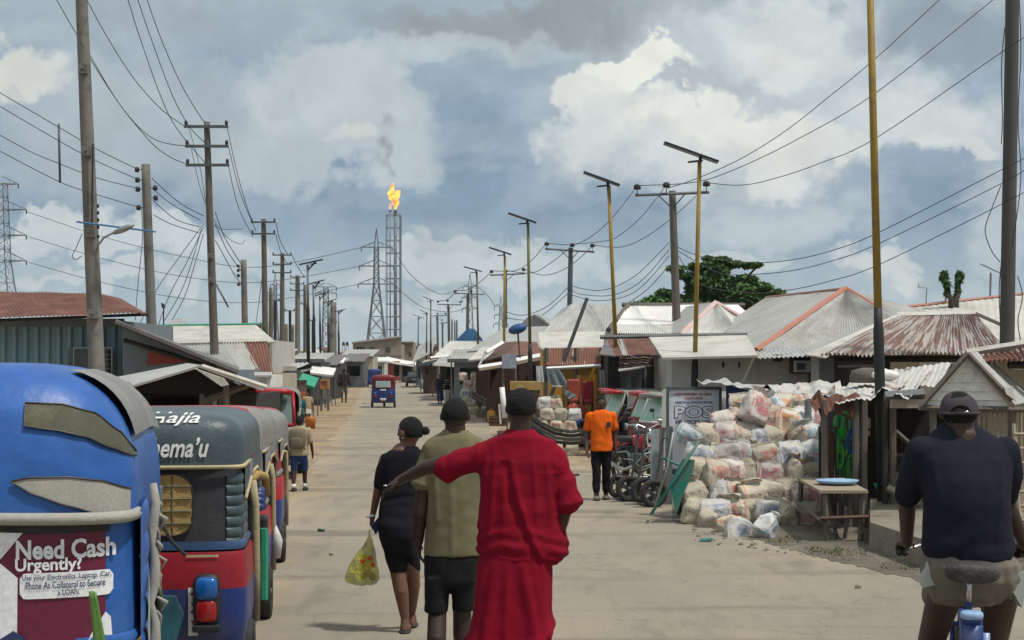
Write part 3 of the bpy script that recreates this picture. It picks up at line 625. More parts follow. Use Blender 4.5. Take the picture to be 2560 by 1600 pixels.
# ---------------------------------------------------------------- overhead cables
def wire(pts, Y0, Y1, label, r=None, group='overhead cables', m=None, name='cable'):
    q = []; n = len(pts); L = [0]
    for a, b in zip(pts, pts[1:]): L.append(L[-1] + math.dist(a, b))
    def inter(i, t):
        p0, p1, p2, p3 = (pts[max(i - 1, 0)], pts[i], pts[i + 1], pts[min(i + 2, n - 1)])
        return [.5 * ((2 * p1[k]) + (-p0[k] + p2[k]) * t + (2 * p0[k] - 5 * p1[k] + 4 * p2[k] - p3[k]) * t * t + (-p0[k] + 3 * p1[k] - 3 * p2[k] + p3[k]) * t ** 3) for k in (0, 1)]
    S = 6
    for i in range(n - 1):
        for j in range(S + (i == n - 2)):
            t = j / S; x, y = inter(i, t); w = (L[i] + (L[i + 1] - L[i]) * t) / L[-1]
            iy = 1 / (1 / Y0 + (1 / Y1 - 1 / Y0) * w); q.append(P(x, y, iy))
    rr = [max(.006, (r or .42) * v.y / 1680) for v in q]
    mb = MB(); mb.tube(q, rr, 5); return solo(mb, name, m or m_wire, label, 'cable', group)
for pts, a, b, l in [
    ([(200, -25), (217, 0), (262, 82), (330, 190), (400, 270), (463, 317)], 30, 54.8, 'cable to the top left arm of the tallest left pole, uppermost of three'),
    ([(125, -30), (142, 0), (187, 78), (219, 128), (300, 262), (380, 345), (468, 366)], 30, 54.8, 'cable to the middle left arm of the tallest left pole, crossing the near pole'),
    ([(199, 100), (221, 140), (300, 262), (380, 358), (430, 395), (472, 412)], 31, 54.8, 'cable to the lowest left arm of the tallest left pole, starting behind the near pole'),
    ([(310, -25), (320, 0), (350, 95), (400, 236), (440, 318), (513, 408)], 22, 54.7, 'leftmost of the three steep cables reaching the tall left pole'),
    ([(337, -25), (345, 0), (374, 86), (430, 236), (475, 318), (513, 357)], 22, 54.7, 'middle of the three steep cables'),
    ([(360, -25), (368, 0), (400, 90), (450, 205), (500, 290), (513, 305)], 22, 54.7, 'rightmost of the three steep cables, ending at the tip of the tall left pole'),
    ([(-20, 220), (0, 232), (147, 318), (240, 372), (346, 424)], 26, 45.8, 'topmost of the four cables running in from the left edge'),
    ([(-20, 254), (0, 266), (147, 352), (240, 402), (348, 450)], 26, 45.8, 'second of the four cables running in from the left edge'),
    ([(-20, 328), (0, 338), (80, 381), (148, 409), (240, 444), (348, 472)], 26, 45.8, 'third of the four cables running in from the left edge'),
    ([(-20, 368), (0, 378), (150, 455), (240, 486), (350, 519)], 26, 45.8, 'lowest of the four cables running in from the left edge'),
    ([(380, 446), (430, 492), (470, 520), (510, 540)], 46, 54.8, 'upper cable between the grey concrete pole and the tall wooden pole'),
    ([(380, 470), (430, 511), (500, 550)], 46, 54.8, 'second cable between the grey concrete pole and the tall wooden pole'),
    ([(383, 502), (430, 542), (460, 557), (500, 567)], 46, 54.8, 'third cable between the grey concrete pole and the tall wooden pole'),
    ([(385, 538), (430, 561), (500, 583)], 46, 54.8, 'lowest cable between the grey concrete pole and the tall wooden pole'),
    ([(568, 318), (590, 420), (615, 510), (632, 556)], 54.8, 91, 'cable from the right top arm of the tall pole to the second wooden pole'),
    ([(571, 366), (600, 480), (640, 578)], 54.8, 91, 'cable from the right middle arm of the tall pole to the second wooden pole'),
    ([(571, 414), (595, 515), (632, 590)], 54.8, 91, 'cable from the right lowest arm of the tall pole to the second wooden pole'),
    ([(473, 322), (500, 420), (520, 530), (545, 570), (607, 572)], 54.8, 80, 'thin slack cable dropping behind the tall left pole, upper'),
    ([(478, 372), (510, 500), (560, 585), (600, 610), (612, 600)], 54.8, 80, 'thin slack cable dropping behind the tall left pole, lower'),
    ([(538, 530), (560, 590), (590, 640), (606, 664)], 55, 75, 'cable from the tall pole to the short grey pole, upper'),
    ([(538, 560), (565, 620), (590, 660), (604, 677)], 55, 75, 'cable from the tall pole to the short grey pole, middle'),
    ([(538, 600), (560, 640), (585, 685), (604, 711)], 55, 75, 'cable from the tall pole to the short grey pole, lowest'),
    ([(505, 565), (450, 640), (391, 725), (345, 820)], 54.8, 44, 'house drop wire fanning down to the left roofs, leftmost'),
    ([(507, 570), (470, 650), (425, 735), (393, 820)], 54.8, 48, 'house drop wire fanning down to the left roofs, second'),
    ([(503, 575), (478, 660), (452, 730), (412, 800)], 54.8, 50, 'house drop wire fanning down to the left roofs, third'),
    ([(508, 585), (487, 660), (462, 740), (430, 800)], 54.8, 52, 'house drop wire fanning down to the left roofs, rightmost'),
    ([(354, 520), (356, 600), (346, 700), (338, 800)], 45.8, 42, 'loose wire hanging down beside the grey concrete pole'),
    ([(205, 585), (190, 620), (181, 640), (190, 649), (204, 640)], 31.8, 31.6, 'small loop of loose wire at the left of the near pole'),
    ([(690, 556), (700, 600), (720, 638)], 91, 120, 'cable between the second and third wooden poles, upper'),
    ([(690, 586), (702, 630), (720, 661)], 91, 120, 'cable between the second and third wooden poles, lower'),
    ([(730, 638), (745, 668), (762, 694)], 120, 149, 'cable between the third and fourth left poles'),
    ([(660, 640), (652, 720), (640, 808)], 91, 88, 'wire dropping from the second wooden pole to the grey roof'),
    ([(2370, -20), (2348, 0), (2188, 147), (2060, 252), (1960, 330), (1850, 398), (1740, 447), (1670, 470)], 24, 57.8, 'highest of the three long cables reaching the nearest right crossarm pole'),
    ([(2505, -20), (2482, 0), (2190, 232), (2000, 345), (1850, 418), (1740, 455), (1593, 464)], 24, 57.8, 'middle of the three long cables reaching the nearest right crossarm pole'),
    ([(2600, 68), (2508, 128), (2195, 342), (2050, 408), (1930, 448), (1850, 463), (1768, 457)], 24, 57.8, 'lowest of the three long cables reaching the nearest right crossarm pole'),
    ([(2600, 376), (2503, 425), (2201, 579), (2081, 626), (1977, 650), (1873, 656), (1753, 641), (1694, 618)], 28, 57.8, 'upper of the three sagging cables above the tree'),
    ([(2600, 400), (2503, 459), (2201, 607), (2081, 652), (1977, 677), (1873, 686), (1795, 681), (1696, 628)], 28, 57.8, 'middle of the three sagging cables above the tree'),
    ([(2600, 458), (2503, 511), (2203, 659), (2081, 701), (1967, 726), (1873, 732), (1753, 711), (1696, 640)], 28, 57.8, 'lowest of the three sagging cables, skimming the orange trimmed roof'),
    ([(1588, 472), (1530, 545), (1480, 590), (1432, 611), (1367, 608)], 57.8, 87, 'left cable from the first to the second right crossarm pole'),
    ([(1662, 468), (1610, 535), (1560, 580), (1520, 601), (1431, 611)], 57.8, 87, 'middle cable from the first to the second right crossarm pole'),
    ([(1740, 490), (1680, 545), (1610, 595), (1550, 618), (1481, 612)], 57.8, 87, 'right cable from the first to the second right crossarm pole'),
    ([(1672, 607), (1590, 688), (1510, 725), (1440, 718), (1425, 706)], 58, 87, 'uppermost low cable between the right crossarm poles'),
    ([(1672, 625), (1600, 705), (1530, 738), (1450, 735), (1425, 720)], 58, 87, 'second low cable between the right crossarm poles'),
    ([(1673, 640), (1590, 728), (1500, 752), (1430, 738)], 58, 87, 'third low cable between the right crossarm poles'),
    ([(1674, 662), (1620, 722), (1560, 765)], 58, 66, 'lowest cable running down to the white roof'),
    ([(1363, 612), (1330, 650), (1290, 676), (1229, 677)], 87, 112, 'left cable between the second and third right crossarm poles'),
    ([(1428, 616), (1380, 655), (1330, 682), (1264, 676)], 87, 112, 'middle cable between the second and third right crossarm poles'),
    ([(1481, 616), (1420, 668), (1360, 688), (1309, 672)], 87, 112, 'right cable between the second and third right crossarm poles'),
    ([(1418, 720), (1370, 765), (1310, 788), (1265, 780)], 87, 112, 'low slack cable above the satellite dish'),
    ([(1418, 735), (1360, 785), (1320, 800), (1265, 795)], 87, 112, 'lowest slack cable above the satellite dish'),
    ([(1229, 679), (1200, 705), (1170, 724), (1138, 727)], 112, 140, 'cable between the third and fourth right crossarm poles'),
    ([(1138, 730), (1120, 748), (1095, 753)], 140, 165, 'cable between the fourth and fifth right crossarm poles'),
    ([(70, 530), (250, 590), (450, 640), (650, 668), (903, 619)], 332, 528, 'long faint transmission line from the left pylon, top'),
    ([(72, 592), (250, 645), (450, 690), (650, 706), (899, 666)], 332, 528, 'long faint transmission line from the left pylon, middle'),
    ([(72, 656), (250, 705), (450, 745), (650, 755), (896, 711)], 332, 528, 'long faint transmission line from the left pylon, lowest'),
    ([(979, 618), (1030, 690), (1100, 735), (1157, 717)], 528, 640, 'faint transmission line running right from the middle pylon, upper'),
    ([(984, 710), (1050, 765), (1120, 780), (1157, 773)], 528, 640, 'faint transmission line running right from the middle pylon, lower'),
    ([(1195, 717), (1225, 745), (1236, 765)], 640, 800, 'faint transmission line between the two far right pylons')]:
    wire(pts, a, b, l, r=.3 if 'faint' in l or 'thin' in l else (.36 if b > 80 else .42))
# cables coiled along the near right pole
for pts, l in [([(2548, -5), (2552, 130), (2545, 300), (2552, 450), (2530, 620)], 'long loose cable hanging down the near right concrete pole'),
               ([(2512, 70), (2504, 160), (2506, 300), (2503, 360)], 'short loose cable on the left face of the near right pole'),
               ([(2503, 462), (2480, 520), (2463, 575), (2478, 625), (2500, 655)], 'slack loop of cable left of the near right pole'),
               ([(2544, 690), (2556, 740), (2545, 800), (2551, 850)], 'bundle of cable at the right of the near right pole'),
               ([(2505, 640), (2498, 720), (2500, 790), (2503, 840)], 'thin cable down the lower left of the near right pole')]:
    wire(pts, 32.7, 32.7, l, .5)

# ---------------------------------------------------------------- buildings
def shell(root, l, r, t, Y, D, m, ops=(), th=.14, name='wall', t2=None, back=True):
    """walls to the ground; front wall has real openings given as photo pixel rectangles (l, r, top, bottom)"""
    x0, x1, z1 = XP(l, Y), XP(r, Y), ZP(t, Y)
    mb = MB(); xs = sorted({x0, x1, *[XP(a, Y) for o_ in ops for a in o_[:2]]}); zs = sorted({0.0, z1, *[max(0., ZP(a, Y)) for o_ in ops for a in o_[2:4]]})
    for a, b in zip(xs, xs[1:]):
        for c, d in zip(zs, zs[1:]):
            mx, mz = (a + b) / 2, (c + d) / 2
            if any(XP(o_[0], Y) < mx < XP(o_[1], Y) and ZP(o_[3], Y) < mz < ZP(o_[2], Y) for o_ in ops): continue
            if b - a > 1e-3 and d - c > 1e-3: mb.add([(a, Y, c), (b, Y, c), (b, Y, d), (a, Y, d)], [(0, 1, 2, 3)])
    mb.add([(x0, Y + th, 0), (x1, Y + th, 0), (x1, Y + th, z1), (x0, Y + th, z1)], []) 
    mb.box(x0, x0 + th, Y + .002, Y + D, 0, z1 - .002); mb.box(x1 - th, x1, Y + .002, Y + D, 0, z1 - .002)
    if back: mb.box(x0 + th, x1 - th, Y + D - th, Y + D - .002, 0, z1 - .004)
    return mb.build(name, m, root)
def part_box(root, name, l, r, t, b, Y, d, m, off=0, label=None):
    mb = MB(); mb.box(XP(l, Y), XP(r, Y), Y - off - d, Y - off, max(0.005, ZP(b, Y)), ZP(t, Y)); return mb.build(name, m, root, label=label)
def frame(root, name, l, r, t, b, Y, w, m, off=.02, glass=None):
    x0, x1, z1, z0 = XP(l, Y), XP(r, Y), ZP(t, Y), max(.01, ZP(b, Y)); mb = MB(); w = w * Y / F; y0, y1 = Y - off - .05, Y - off
    mb.box(x0, x0 + w, y0, y1, z0, z1); mb.box(x1 - w, x1, y0, y1, z0, z1); mb.box(x0 + w, x1 - w, y0 + .002, y1, z1 - w, z1); mb.box(x0 + w, x1 - w, y0 + .002, y1, z0, z0 + w)
    o = mb.build(name, m, root)
    if glass: q = MB(); q.box(x0 + w, x1 - w, y1 - .02, y1 - .01, z0 + w, z1 - w); q.build('pane', glass, o, world=True) if False else pane(q, o, glass, root)
    return o
def pane(q, o, g_, root):
    im = root.matrix_basis.inverted(); q.v = [im @ v for v in q.v]; k = q.build('pane', g_, None, world=False); k.parent = o
def sheet(root, name, c, m, n=12, amp=.02, rows=1, jag=0, wavy=0, label=None, thick=True):
    """corrugated roof sheet; c = four (px, py, Y): top-left, top-right, bottom-right, bottom-left"""
    q = [P(*a) for a in c]; mb = MB(); mb.corr(q[0], q[1], q[2], q[3], n, amp, rows=rows, jag=jag, wavy=wavy); return mb.build(name, m, root, smooth=True, label=label)
def slab(root, name, c, m, t=.05, label=None):
    mb = MB(); mb.plate([P(*a) for a in c], t); return mb.build(name, m, root, label=label)
def beam(root, name, a, b, r, m, n=4, label=None):
    mb = MB(); mb.tube([P(*a), P(*b)], r, n); return mb.build(name, m, root, label=label)

# --- left: container shop with rusty roof
Y = 40
b = thing('container_shop', 'blue green container shop with a rusty red roof at the left', 'shop', (XP(150, Y), Y, 0))
x0, x1, zt = XP(-300, Y), XP(306, Y), ZP(802, Y)
mb = MB(); mb.box(x0, x1, Y + .08, Y + 6, 0, zt); mb.build('wall', m_bluegrey, b)
mb = MB(); n = 22; pr = []; 
for i in range(n):
    a = x0 + (x1 - x0) * i / n; w = (x1 - x0) / n
    pr += [(a, 0), (a + w * .34, 0), (a + w * .5, .09), (a + w * .84, .09)]
pr.append((x1, 0)); vs = [(x, Y - .02 + d, z) for z in (.05, zt) for x, d in pr]; k = len(pr)
mb.add(vs, [(i, i + 1, k + i + 1, k + i) for i in range(k - 1)]); mb.build('container_side', m_cont, b)
mb = MB(); mb.box(x0, x1 + .05, Y - .12, Y + .02, zt - .14, zt + .05); mb.build('top_rail', m_bluegrey, b)
sheet(b, 'roof', [(-300, 724, 43), (250, 734, 43), (356, 783, 38.9), (-300, 803, 38.9)], m_rust, 60, .016, rows=6, wavy=.03)
slab(b, 'roof_end', [(250, 734, 43), (356, 783, 38.9), (370, 786, 39.5), (300, 745, 46)], m_rust)
beam(b, 'eave_board', (-300, 812, 39.1), (372, 786, 39.1), .035, m_woodd)
u = part_box(b, 'air_conditioner', 184, 282, 872, 940, 39.9, .5, m_steel, 0, 'caged air conditioner unit')
frame(b, 'cage', 184, 282, 868, 938, 39.3, 3, m_galv, .0)
mb = MB()
for i in range(5): mb.bar(P(250, 874 + i * 12, 39.25), P(280, 874 + i * 12, 39.25), .008, 4)
mb.build('grille', m_galv, b)
# --- lean-to with the dark sloping roof beside it
Y = 37
b = thing('lean_to_shop', 'shed with dark sloping roof and a red panel beside the container shop', 'shop', (XP(430, Y), Y, 0))
shell(b, 308, 585, 925, Y, 4, m_bluegrey, [(470, 580, 930, 990)])
mb = MB(); q = [P(306, 812, Y), P(306, 925, Y), P(585, 925, Y), P(560, 912, Y)]; mb.add(q + [p_ + V((0, .1, 0)) for p_ in q], [(0, 1, 2, 3), (7, 6, 5, 4), (0, 3, 7, 4)]); mb.build('gable_panel', m_bluegrey, b)
mb = MB(); q = [P(372, 866, Y - .03), P(366, 914, Y - .03), P(478, 905, Y - .03), P(430, 880, Y - .03)]; mb.add(q, [(0, 1, 2, 3)]); mb.build('red_panel', m_redp, b)
slab(b, 'roof', [(290, 796, 42), (290, 800, 35.5), (598, 926, 35.5), (598, 918, 42)], m_roofdark, .07)
beam(b, 'rafter', (310, 850, 36.5), (540, 922, 36.5), .05, m_woodd)
beam(b, 'rafter', (306, 812, 36.6), (590, 930, 36.6), .06, m_wood)
# --- dark open shed with pale gable roof
Y = 27
b = thing('market_shed', 'open dark shed with a pale bent zinc gable roof behind the tricycles', 'shed', (XP(450, Y), Y, 0))
shell(b, 240, 640, 985, Y + .5, 4, m_woodd, [(262, 560, 990, 1230)])
mb = MB(); q = [P(262, 990, Y + .5), P(500, 915, Y + .5), P(640, 985, Y + .5)]; mb.add(q + [p_ + V((0, .08, 0)) for p_ in q], [(0, 2, 1), (3, 4, 5), (0, 1, 4, 3), (1, 2, 5, 4)]); mb.build('gable_shade_fill', m_dark, b)  # near-black sheet paints the shade of the open shed into its gable
slab(b, 'roof', [(258, 985, 26.2), (505, 912, 26.2), (468, 908, 31.5), (222, 956, 31.5)], m_zinc, .035)
slab(b, 'roof', [(500, 912, 26.2), (660, 972, 26.2), (640, 962, 31.5), (470, 908, 31.5)], m_roofgrey, .04)
slab(b, 'awning_edge', [(488, 920, 25.9), (560, 945, 25.9), (572, 962, 25.9), (556, 966, 25.9)], m_rooflight, .08, 'crumpled pale roof edge')
beam(b, 'fascia', (505, 915, 25.9), (668, 968, 25.9), .035, m_rooflight)
beam(b, 'post', (566, 940, 26.3), (566, 1240, 26.3), .045, m_wood); beam(b, 'post', (268, 985, 26.3), (268, 1240, 26.3), .045, m_wood)
beam(b, 'rafter', (505, 1005, 26.6), (628, 960, 26.6), .05, m_wood)
for i in range(5): part_box(b, 'hanging_goods', 500 + i * 16, 512 + i * 16, 985 + (i % 2) * 9, 1018 + (i % 3) * 8, 26.9, .05, (m_steel, m_wood, m_galv)[i % 3])
# --- grey corrugated roof with rusty end, and pale roof behind
Y = 52
b = thing('zinc_house', 'house with grey corrugated roof turning rusty at its right end', 'house', (XP(600, Y), Y, 0))
shell(b, 500, 680, 935, Y, 6, m_wallcream, [(640, 676, 940, 990)])
sheet(b, 'roof', [(440, 862, 57), (556, 858, 57), (606, 936, 51.3), (530, 940, 51.3)], m_zinc, 14, .03, rows=3)
sheet(b, 'roof', [(556, 858, 57), (612, 856, 57), (658, 937, 51.3), (606, 936, 51.3)], m_zincw, 8, .05)
sheet(b, 'roof', [(612, 856, 57), (668, 856, 57), (684, 937, 51.3), (642, 937, 51.3)], m_rust2, 7, .05, label='rusty end of the corrugated roof')
beam(b, 'ridge', (440, 858, 57), (668, 853, 57), .09, m_rooflight)
Y = 66
b = thing('pale_roof_house', 'house with long pale roof and green ridge behind the zinc roof on the left', 'house', (XP(520, Y), Y, 0))
shell(b, 395, 680, 850, Y, 7, m_wallwhite)
slab(b, 'roof', [(380, 855, 65), (690, 855, 65), (640, 812, 70), (402, 815, 70)], m_rooflight, .05)
beam(b, 'ridge', (395, 814, 70), (645, 810, 70), .05, m_green)
slab(b, 'gable', [(408, 815, 71), (478, 815, 71), (452, 795, 73), (440, 795, 73)], m_roofgrey, .05)
# --- small pale kiosk
Y = 36
b = thing('pale_kiosk', 'narrow pale panelled kiosk right of the dark shed', 'kiosk', (XP(658, Y), Y, 0))
shell(b, 643, 675, 938, Y, 2, m_white)
frame(b, 'door_frame', 646, 672, 942, 1000, Y, 3, m_fascia)
slab(b, 'roof', [(636, 938, 35.7), (680, 938, 35.7), (680, 930, 38.5), (636, 930, 38.5)], m_zinc, .04)

def kiosk(l, r, t, Y, D, label, wm, rm, ops=(), over=.8, rise=.5, fascia=None, extra=None, cat='kiosk', name='market_kiosk', tilt=0, n=10):
    b = thing(name, label, cat, (XP((l + r) / 2, Y), Y, 0), 0, 'market kiosks along the road')
    shell(b, l, r, t, Y, D, wm, ops)
    x0, x1, z = XP(l, Y), XP(r, Y), ZP(t, Y); mb = MB()
    mb.corr((x0 - .25, Y + D + .2, z + rise), (x1 + .25, Y + D + .2, z + rise + tilt), (x1 + .25, Y - over, z + .06 + tilt), (x0 - .25, Y - over, z + .06), n, .025, rows=2, wavy=.04); mb.build('roof', rm, b, smooth=True)
    if fascia:
        mb = MB(); mb.hexa([V((x0 - .3, Y - over - .04, z - .03)), V((x1 + .3, Y - over - .04, z - .03 + tilt)), V((x1 + .3, Y - over, z - .03 + tilt)), V((x0 - .3, Y - over, z - .03)),
                            V((x0 - .3, Y - over - .04, z + .16)), V((x1 + .3, Y - over - .04, z + .16 + tilt)), V((x1 + .3, Y - over, z + .16 + tilt)), V((x0 - .3, Y - over, z + .16))]); mb.build('fascia', fascia, b)
    for x in (x0 - .1, x1 + .1): mb = MB(); mb.tube([(x, Y - over + .12, 0), (x, Y - over + .12, z + .02)], .04, 5); mb.build('post', m_wood, b)
    return b
# left kiosks, near to far
kiosk(668, 742, 952, 62, 3, 'dark kiosk with grey slanted awning over a white panel', m_brown, m_roofdark, [(690, 700, 955, 1000), (712, 736, 958, 985)], 1.2, .2, m_steel, tilt=.25)
kiosk(650, 730, 925, 70, 4, 'dark green doored kiosk with pale corrugated upright sheets above', m_bluegrey, m_zinc, [(660, 700, 930, 960)], .8, .3, m_rooflight)
b = thing('zinc_fence', 'upright pale and rusty corrugated sheets above the left kiosks', 'fence', (XP(720, 76), 76, 0)); sheet(b, 'sheets', [(708, 872, 76), (731, 870, 76), (731, 932, 76), (708, 925, 76)], m_rust2, 5, .06)
for x in (708, 731): beam(b, 'post', (x, 866, 76.1), (x, 1020, 76.1), .05, m_wood)
kiosk(731, 800, 905, 86, 5, 'long dark shop with a low grey gable behind the left lamps', m_steel, m_roofgrey, [(735, 795, 915, 960)], .6, .5, m_steel)
kiosk(770, 835, 915, 100, 5, 'low dark shop with sloping roof behind the orange box', m_black, m_roofdark, [(775, 830, 925, 960)], .7, .7)
kiosk(825, 850, 908, 125, 5, 'cluttered brown stall beside the dark walking person', m_brown, m_roofgrey, [(828, 846, 918, 940)], .8, .4, m_fascia)
kiosk(862, 905, 905, 150, 6, 'dark stall with sloping dark roof and laundry inside', m_steel, m_roofdark, [(866, 900, 915, 940)], .8, .8)
kiosk(858, 930, 890, 185, 8, 'low shop with long pale green roof below the block building', m_wallcream, m_roofgrey, [(870, 890, 902, 925)], 1.2, .8, m_white, n=20)
kiosk(640, 700, 893, 95, 6, 'long pale shop with green band behind the upright sheets', m_wallwhite, m_rooflight, [(650, 690, 900, 905)], .6, .5, m_green)
# awnings and umbrellas left
def awning(l, tl, r, tr, Y, D, m, label, name='awning', t=.05, legs=True, base=None):
    b = thing(name, label, 'awning', (XP((l + r) / 2, Y), Y, 0)); mb = MB()
    mb.plate([P(l, tl, Y), P(r, tr, Y), P(r, tr, Y) + V((0, D, .35)), P(l, tl, Y) + V((0, D, .35))], t); mb.build('sheet', m, b)
    for x, z in ((l, tl), (r, tr)):
        for d in (0.03, D - .03): p_ = P(x, z, Y) + V((.04 if x == l else -.04, d, .35 * d / D - .04)); mb = MB(); mb.bar((p_.x, p_.y, 0), p_, .025, 5); mb.build('post', m_wood, b)
    return b
awning(745, 955, 786, 968, 66, 1.5, m_green, 'bright green awning sheet over a stall on the left', t=.12)
awning(772, 931, 832, 938, 84, 1.6, m_white, 'white curved awning beside the first left lamp', t=.1)
awning(835, 904, 858, 906, 120, 2, m_fascia, 'small white awning further back on the left', t=.1)
# two water tanks on a stand
for i, x in enumerate((859, 868)):
    b = thing('water_tank', ('black water tank on a stand, left one of two', 'black water tank on a stand, right one of two')[i], 'water tank', (XP(x, 210), 210, 0))
    mb = MB(); c = P(x, 860, 210); mb.tube([c - V((0, 0, .2)), c + V((0, 0, .1)), c + V((0, 0, .28))], [.17, .17, .1], 10); mb.build('tank', m_black, b, smooth=True)
    for s in (-.15, .15): mb = MB(); mb.bar((c.x + s, 210, 0), (c.x + s, 210, c.z - .2), .03, 4); mb.build('leg', m_steel, b)

# --- the two storey block building at the end of the road
Y = 232
b = thing('block_building', 'unfinished two storey block building at the end of the road', 'building', (XP(942, Y), Y, 0))
ops = [(891, 912, 866, 884), (924, 938, 867, 882), (963, 976, 867, 882), (900, 915, 905, 935), (970, 985, 905, 935)]
x0, x1 = XP(882, Y), XP(1003, Y)
shell(b, 882, 1003, 862, Y, 9, m_block, ops)
mb = MB(); q = [P(882, 862, Y), P(1003, 862, Y), P(1003, 843, Y), P(882, 857, Y)]; mb.add(q + [p_ + V((0, .25, 0)) for p_ in q], [(0, 1, 2, 3), (7, 6, 5, 4), (1, 5, 6, 2), (2, 6, 7, 3)]); mb.build('parapet', m_block, b)
mb = MB(); mb.box(x0 + .1, x1 - .1, Y + .1, Y + 9, ZP(862, Y) - .02, ZP(862, Y) + .15); mb.build('roof', m_conc, b)
slab(b, 'roof_slab', [(880, 857, Y - .3), (1005, 842, Y - .3), (1005, 839, Y + 9), (880, 854, Y + 9)], m_conc, .15)
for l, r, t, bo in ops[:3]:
    part_box(b, 'room_shade_panel', l - .5, r + .5, t - .5, bo + .5, Y + .5, .1, m_dark)  # near-black panel behind the opening, painted as the shade of the room
    f_ = frame(b, 'window', l, r, t, bo, Y, 1.4, m_conc, .0); mb = MB()
    for s in (.33, .66): mb.bar(P(l + (r - l) * s, t, Y - .03), P(l + (r - l) * s, bo, Y - .03), .04, 4)
    im = b.matrix_basis.inverted(); mb.v = [im @ v for v in mb.v]; k_ = mb.build('bars', m_block, None, world=False); k_.parent = f_
mb = MB(); mb.box(x0, x1, Y - .12, Y - .002, ZP(889, Y) - .1, ZP(889, Y) + .1); mb.build('band', m_conc, b)
b = thing('grey_annex', 'narrow grey concrete building right of the block building', 'building', (XP(1018, 240), 240, 0))
shell(b, 1000, 1033, 855, 240, 8, m_block, [(1022, 1028, 880, 892)]); slab(b, 'roof', [(998, 855, 239.6), (1035, 855, 239.6), (1035, 853, 249), (998, 853, 249)], m_conc, .2)
b = thing('far_house', 'low far house with a brown roof slab above green shrubs', 'house', (XP(1066, 250), 250, 0))
shell(b, 1048, 1088, 872, 250, 8, m_wallcream, [(1060, 1068, 876, 884)]); slab(b, 'roof', [(1044, 866, 249), (1092, 866, 249), (1092, 860, 260), (1044, 860, 260)], m_brown, .6)
kiosk(925, 960, 905, 200, 6, 'pale stall with white awning in front of the block building', m_wallwhite, m_white, [(930, 955, 915, 935)], 1.6, .6, m_fascia)
kiosk(965, 1002, 903, 210, 5, 'red and yellow shop front under a bright white awning at the road end', m_redp, m_white, [(985, 1000, 910, 940)], 1.6, .6, m_fascia, tilt=-.5)
kiosk(1003, 1032, 910, 190, 5, 'dark stall with a white umbrella roof right of the road end', m_steel, m_white, [(1006, 1028, 915, 940)], 1.2, .5, m_fascia, tilt=-.3)

# --- right side, far to near
kiosk(1040, 1075, 905, 150, 8, 'pale roofed shop where the green car is parked', m_steel, m_roofgrey, [(1045, 1070, 915, 945)], 1.0, 1.5, m_white, tilt=.9)
kiosk(1058, 1100, 915, 118, 6, 'dark red metal kiosk with faded lettering on its side', m_brown, m_roofgrey, [(1064, 1072, 920, 935)], 1.2, .4, m_steel, tilt=.4)
kiosk(1100, 1150, 912, 97, 6, 'dark kiosk with a glaring lamp inside and bright white awning', m_woodd, m_roofgrey, [(1118, 1145, 922, 960)], 1.3, .5, m_fascia, tilt=-.15)
kiosk(1135, 1200, 905, 84, 6, 'dark blue shop front behind the striped shirt walker', m_bluegrey, m_roofgrey, [(1150, 1195, 920, 960)], .9, .7, m_steel)
b = thing('cream_roof_house', 'house with cream corrugated roof and blue gable on the right', 'house', (XP(1160, 105), 105, 0))
shell(b, 1095, 1210, 888, 105, 8, m_wallcream); sheet(b, 'roof', [(1126, 853, 112), (1204, 853, 112), (1212, 889, 104), (1084, 891, 104)], m_zincw, 26, .05)
mb = MB(); q = [P(1136, 854, 113), P(1168, 822, 113), P(1186, 822, 113), P(1206, 848, 113), P(1206, 854, 113)]; mb.add(q + [p_ + V((0, .3, 0)) for p_ in q], [(4, 3, 2, 1, 0), (5, 6, 7, 8, 9), (0, 1, 6, 5), (1, 2, 7, 6), (2, 3, 8, 7)]); mb.build('gable', m_blue, b)
beam(b, 'eave_board', (1076, 895, 103.6), (1122, 891, 103.6), .1, m_fascia)
b = thing('grey_roof_house', 'house with big plain grey roof and rounded gable behind the satellite dish', 'house', (XP(1270, 70), 70, 0))
shell(b, 1190, 1400, 880, 70, 6, m_brown)
slab(b, 'roof', [(1168, 878, 67), (1345, 868, 67), (1372, 815, 76), (1256, 820, 76)], m_roofgrey, .06)
slab(b, 'lower_roof', [(1170, 900, 64), (1262, 893, 64), (1262, 868, 68), (1205, 868, 68)], m_rooflight, .06)
mb = MB(); q = [P(x_, y_, 77) for x_, y_ in ((1282, 820), (1300, 812), (1320, 792), (1336, 786), (1350, 790), (1385, 820))]; mb.add(q + [p_ + V((0, .2, 0)) for p_ in q], [(5, 4, 3, 2, 1, 0), (6, 7, 8, 9, 10, 11)] + [(i, i + 1, i + 7, i + 6) for i in range(5)]); mb.build('gable', m_roofgrey, b)
slab(b, 'gable_roof', [(1336, 785, 76.9), (1390, 822, 76.9), (1400, 815, 86), (1345, 783, 86)], m_roofgrey, .06)
b = thing('brown_shop', 'brown roofed shop with white fascia and slanted white boards, behind the poster', 'shop', (XP(1280, 60), 60, 0))
shell(b, 1215, 1352, 893, 61, 5, m_brown, [(1218, 1245, 925, 975), (1258, 1290, 915, 975), (1298, 1345, 912, 975)])
slab(b, 'roof', [(1212, 900, 59), (1262, 888, 59), (1298, 853, 65), (1256, 856, 65)], m_brown, .05)
slab(b, 'roof', [(1262, 888, 59), (1352, 888, 59), (1343, 855, 65), (1298, 853, 65)], m_rust, .05)
beam(b, 'white_board', (1197, 920, 58.6), (1256, 911, 58.6), .1, m_fascia); beam(b, 'white_board', (1291, 903, 58.6), (1358, 890, 58.6), .12, m_fascia)
beam(b, 'white_board', (1196, 918, 58.6), (1212, 885, 58.6), .04, m_fascia); beam(b, 'white_board', (1214, 882, 58.9), (1256, 857, 60.9), .08, m_fascia)
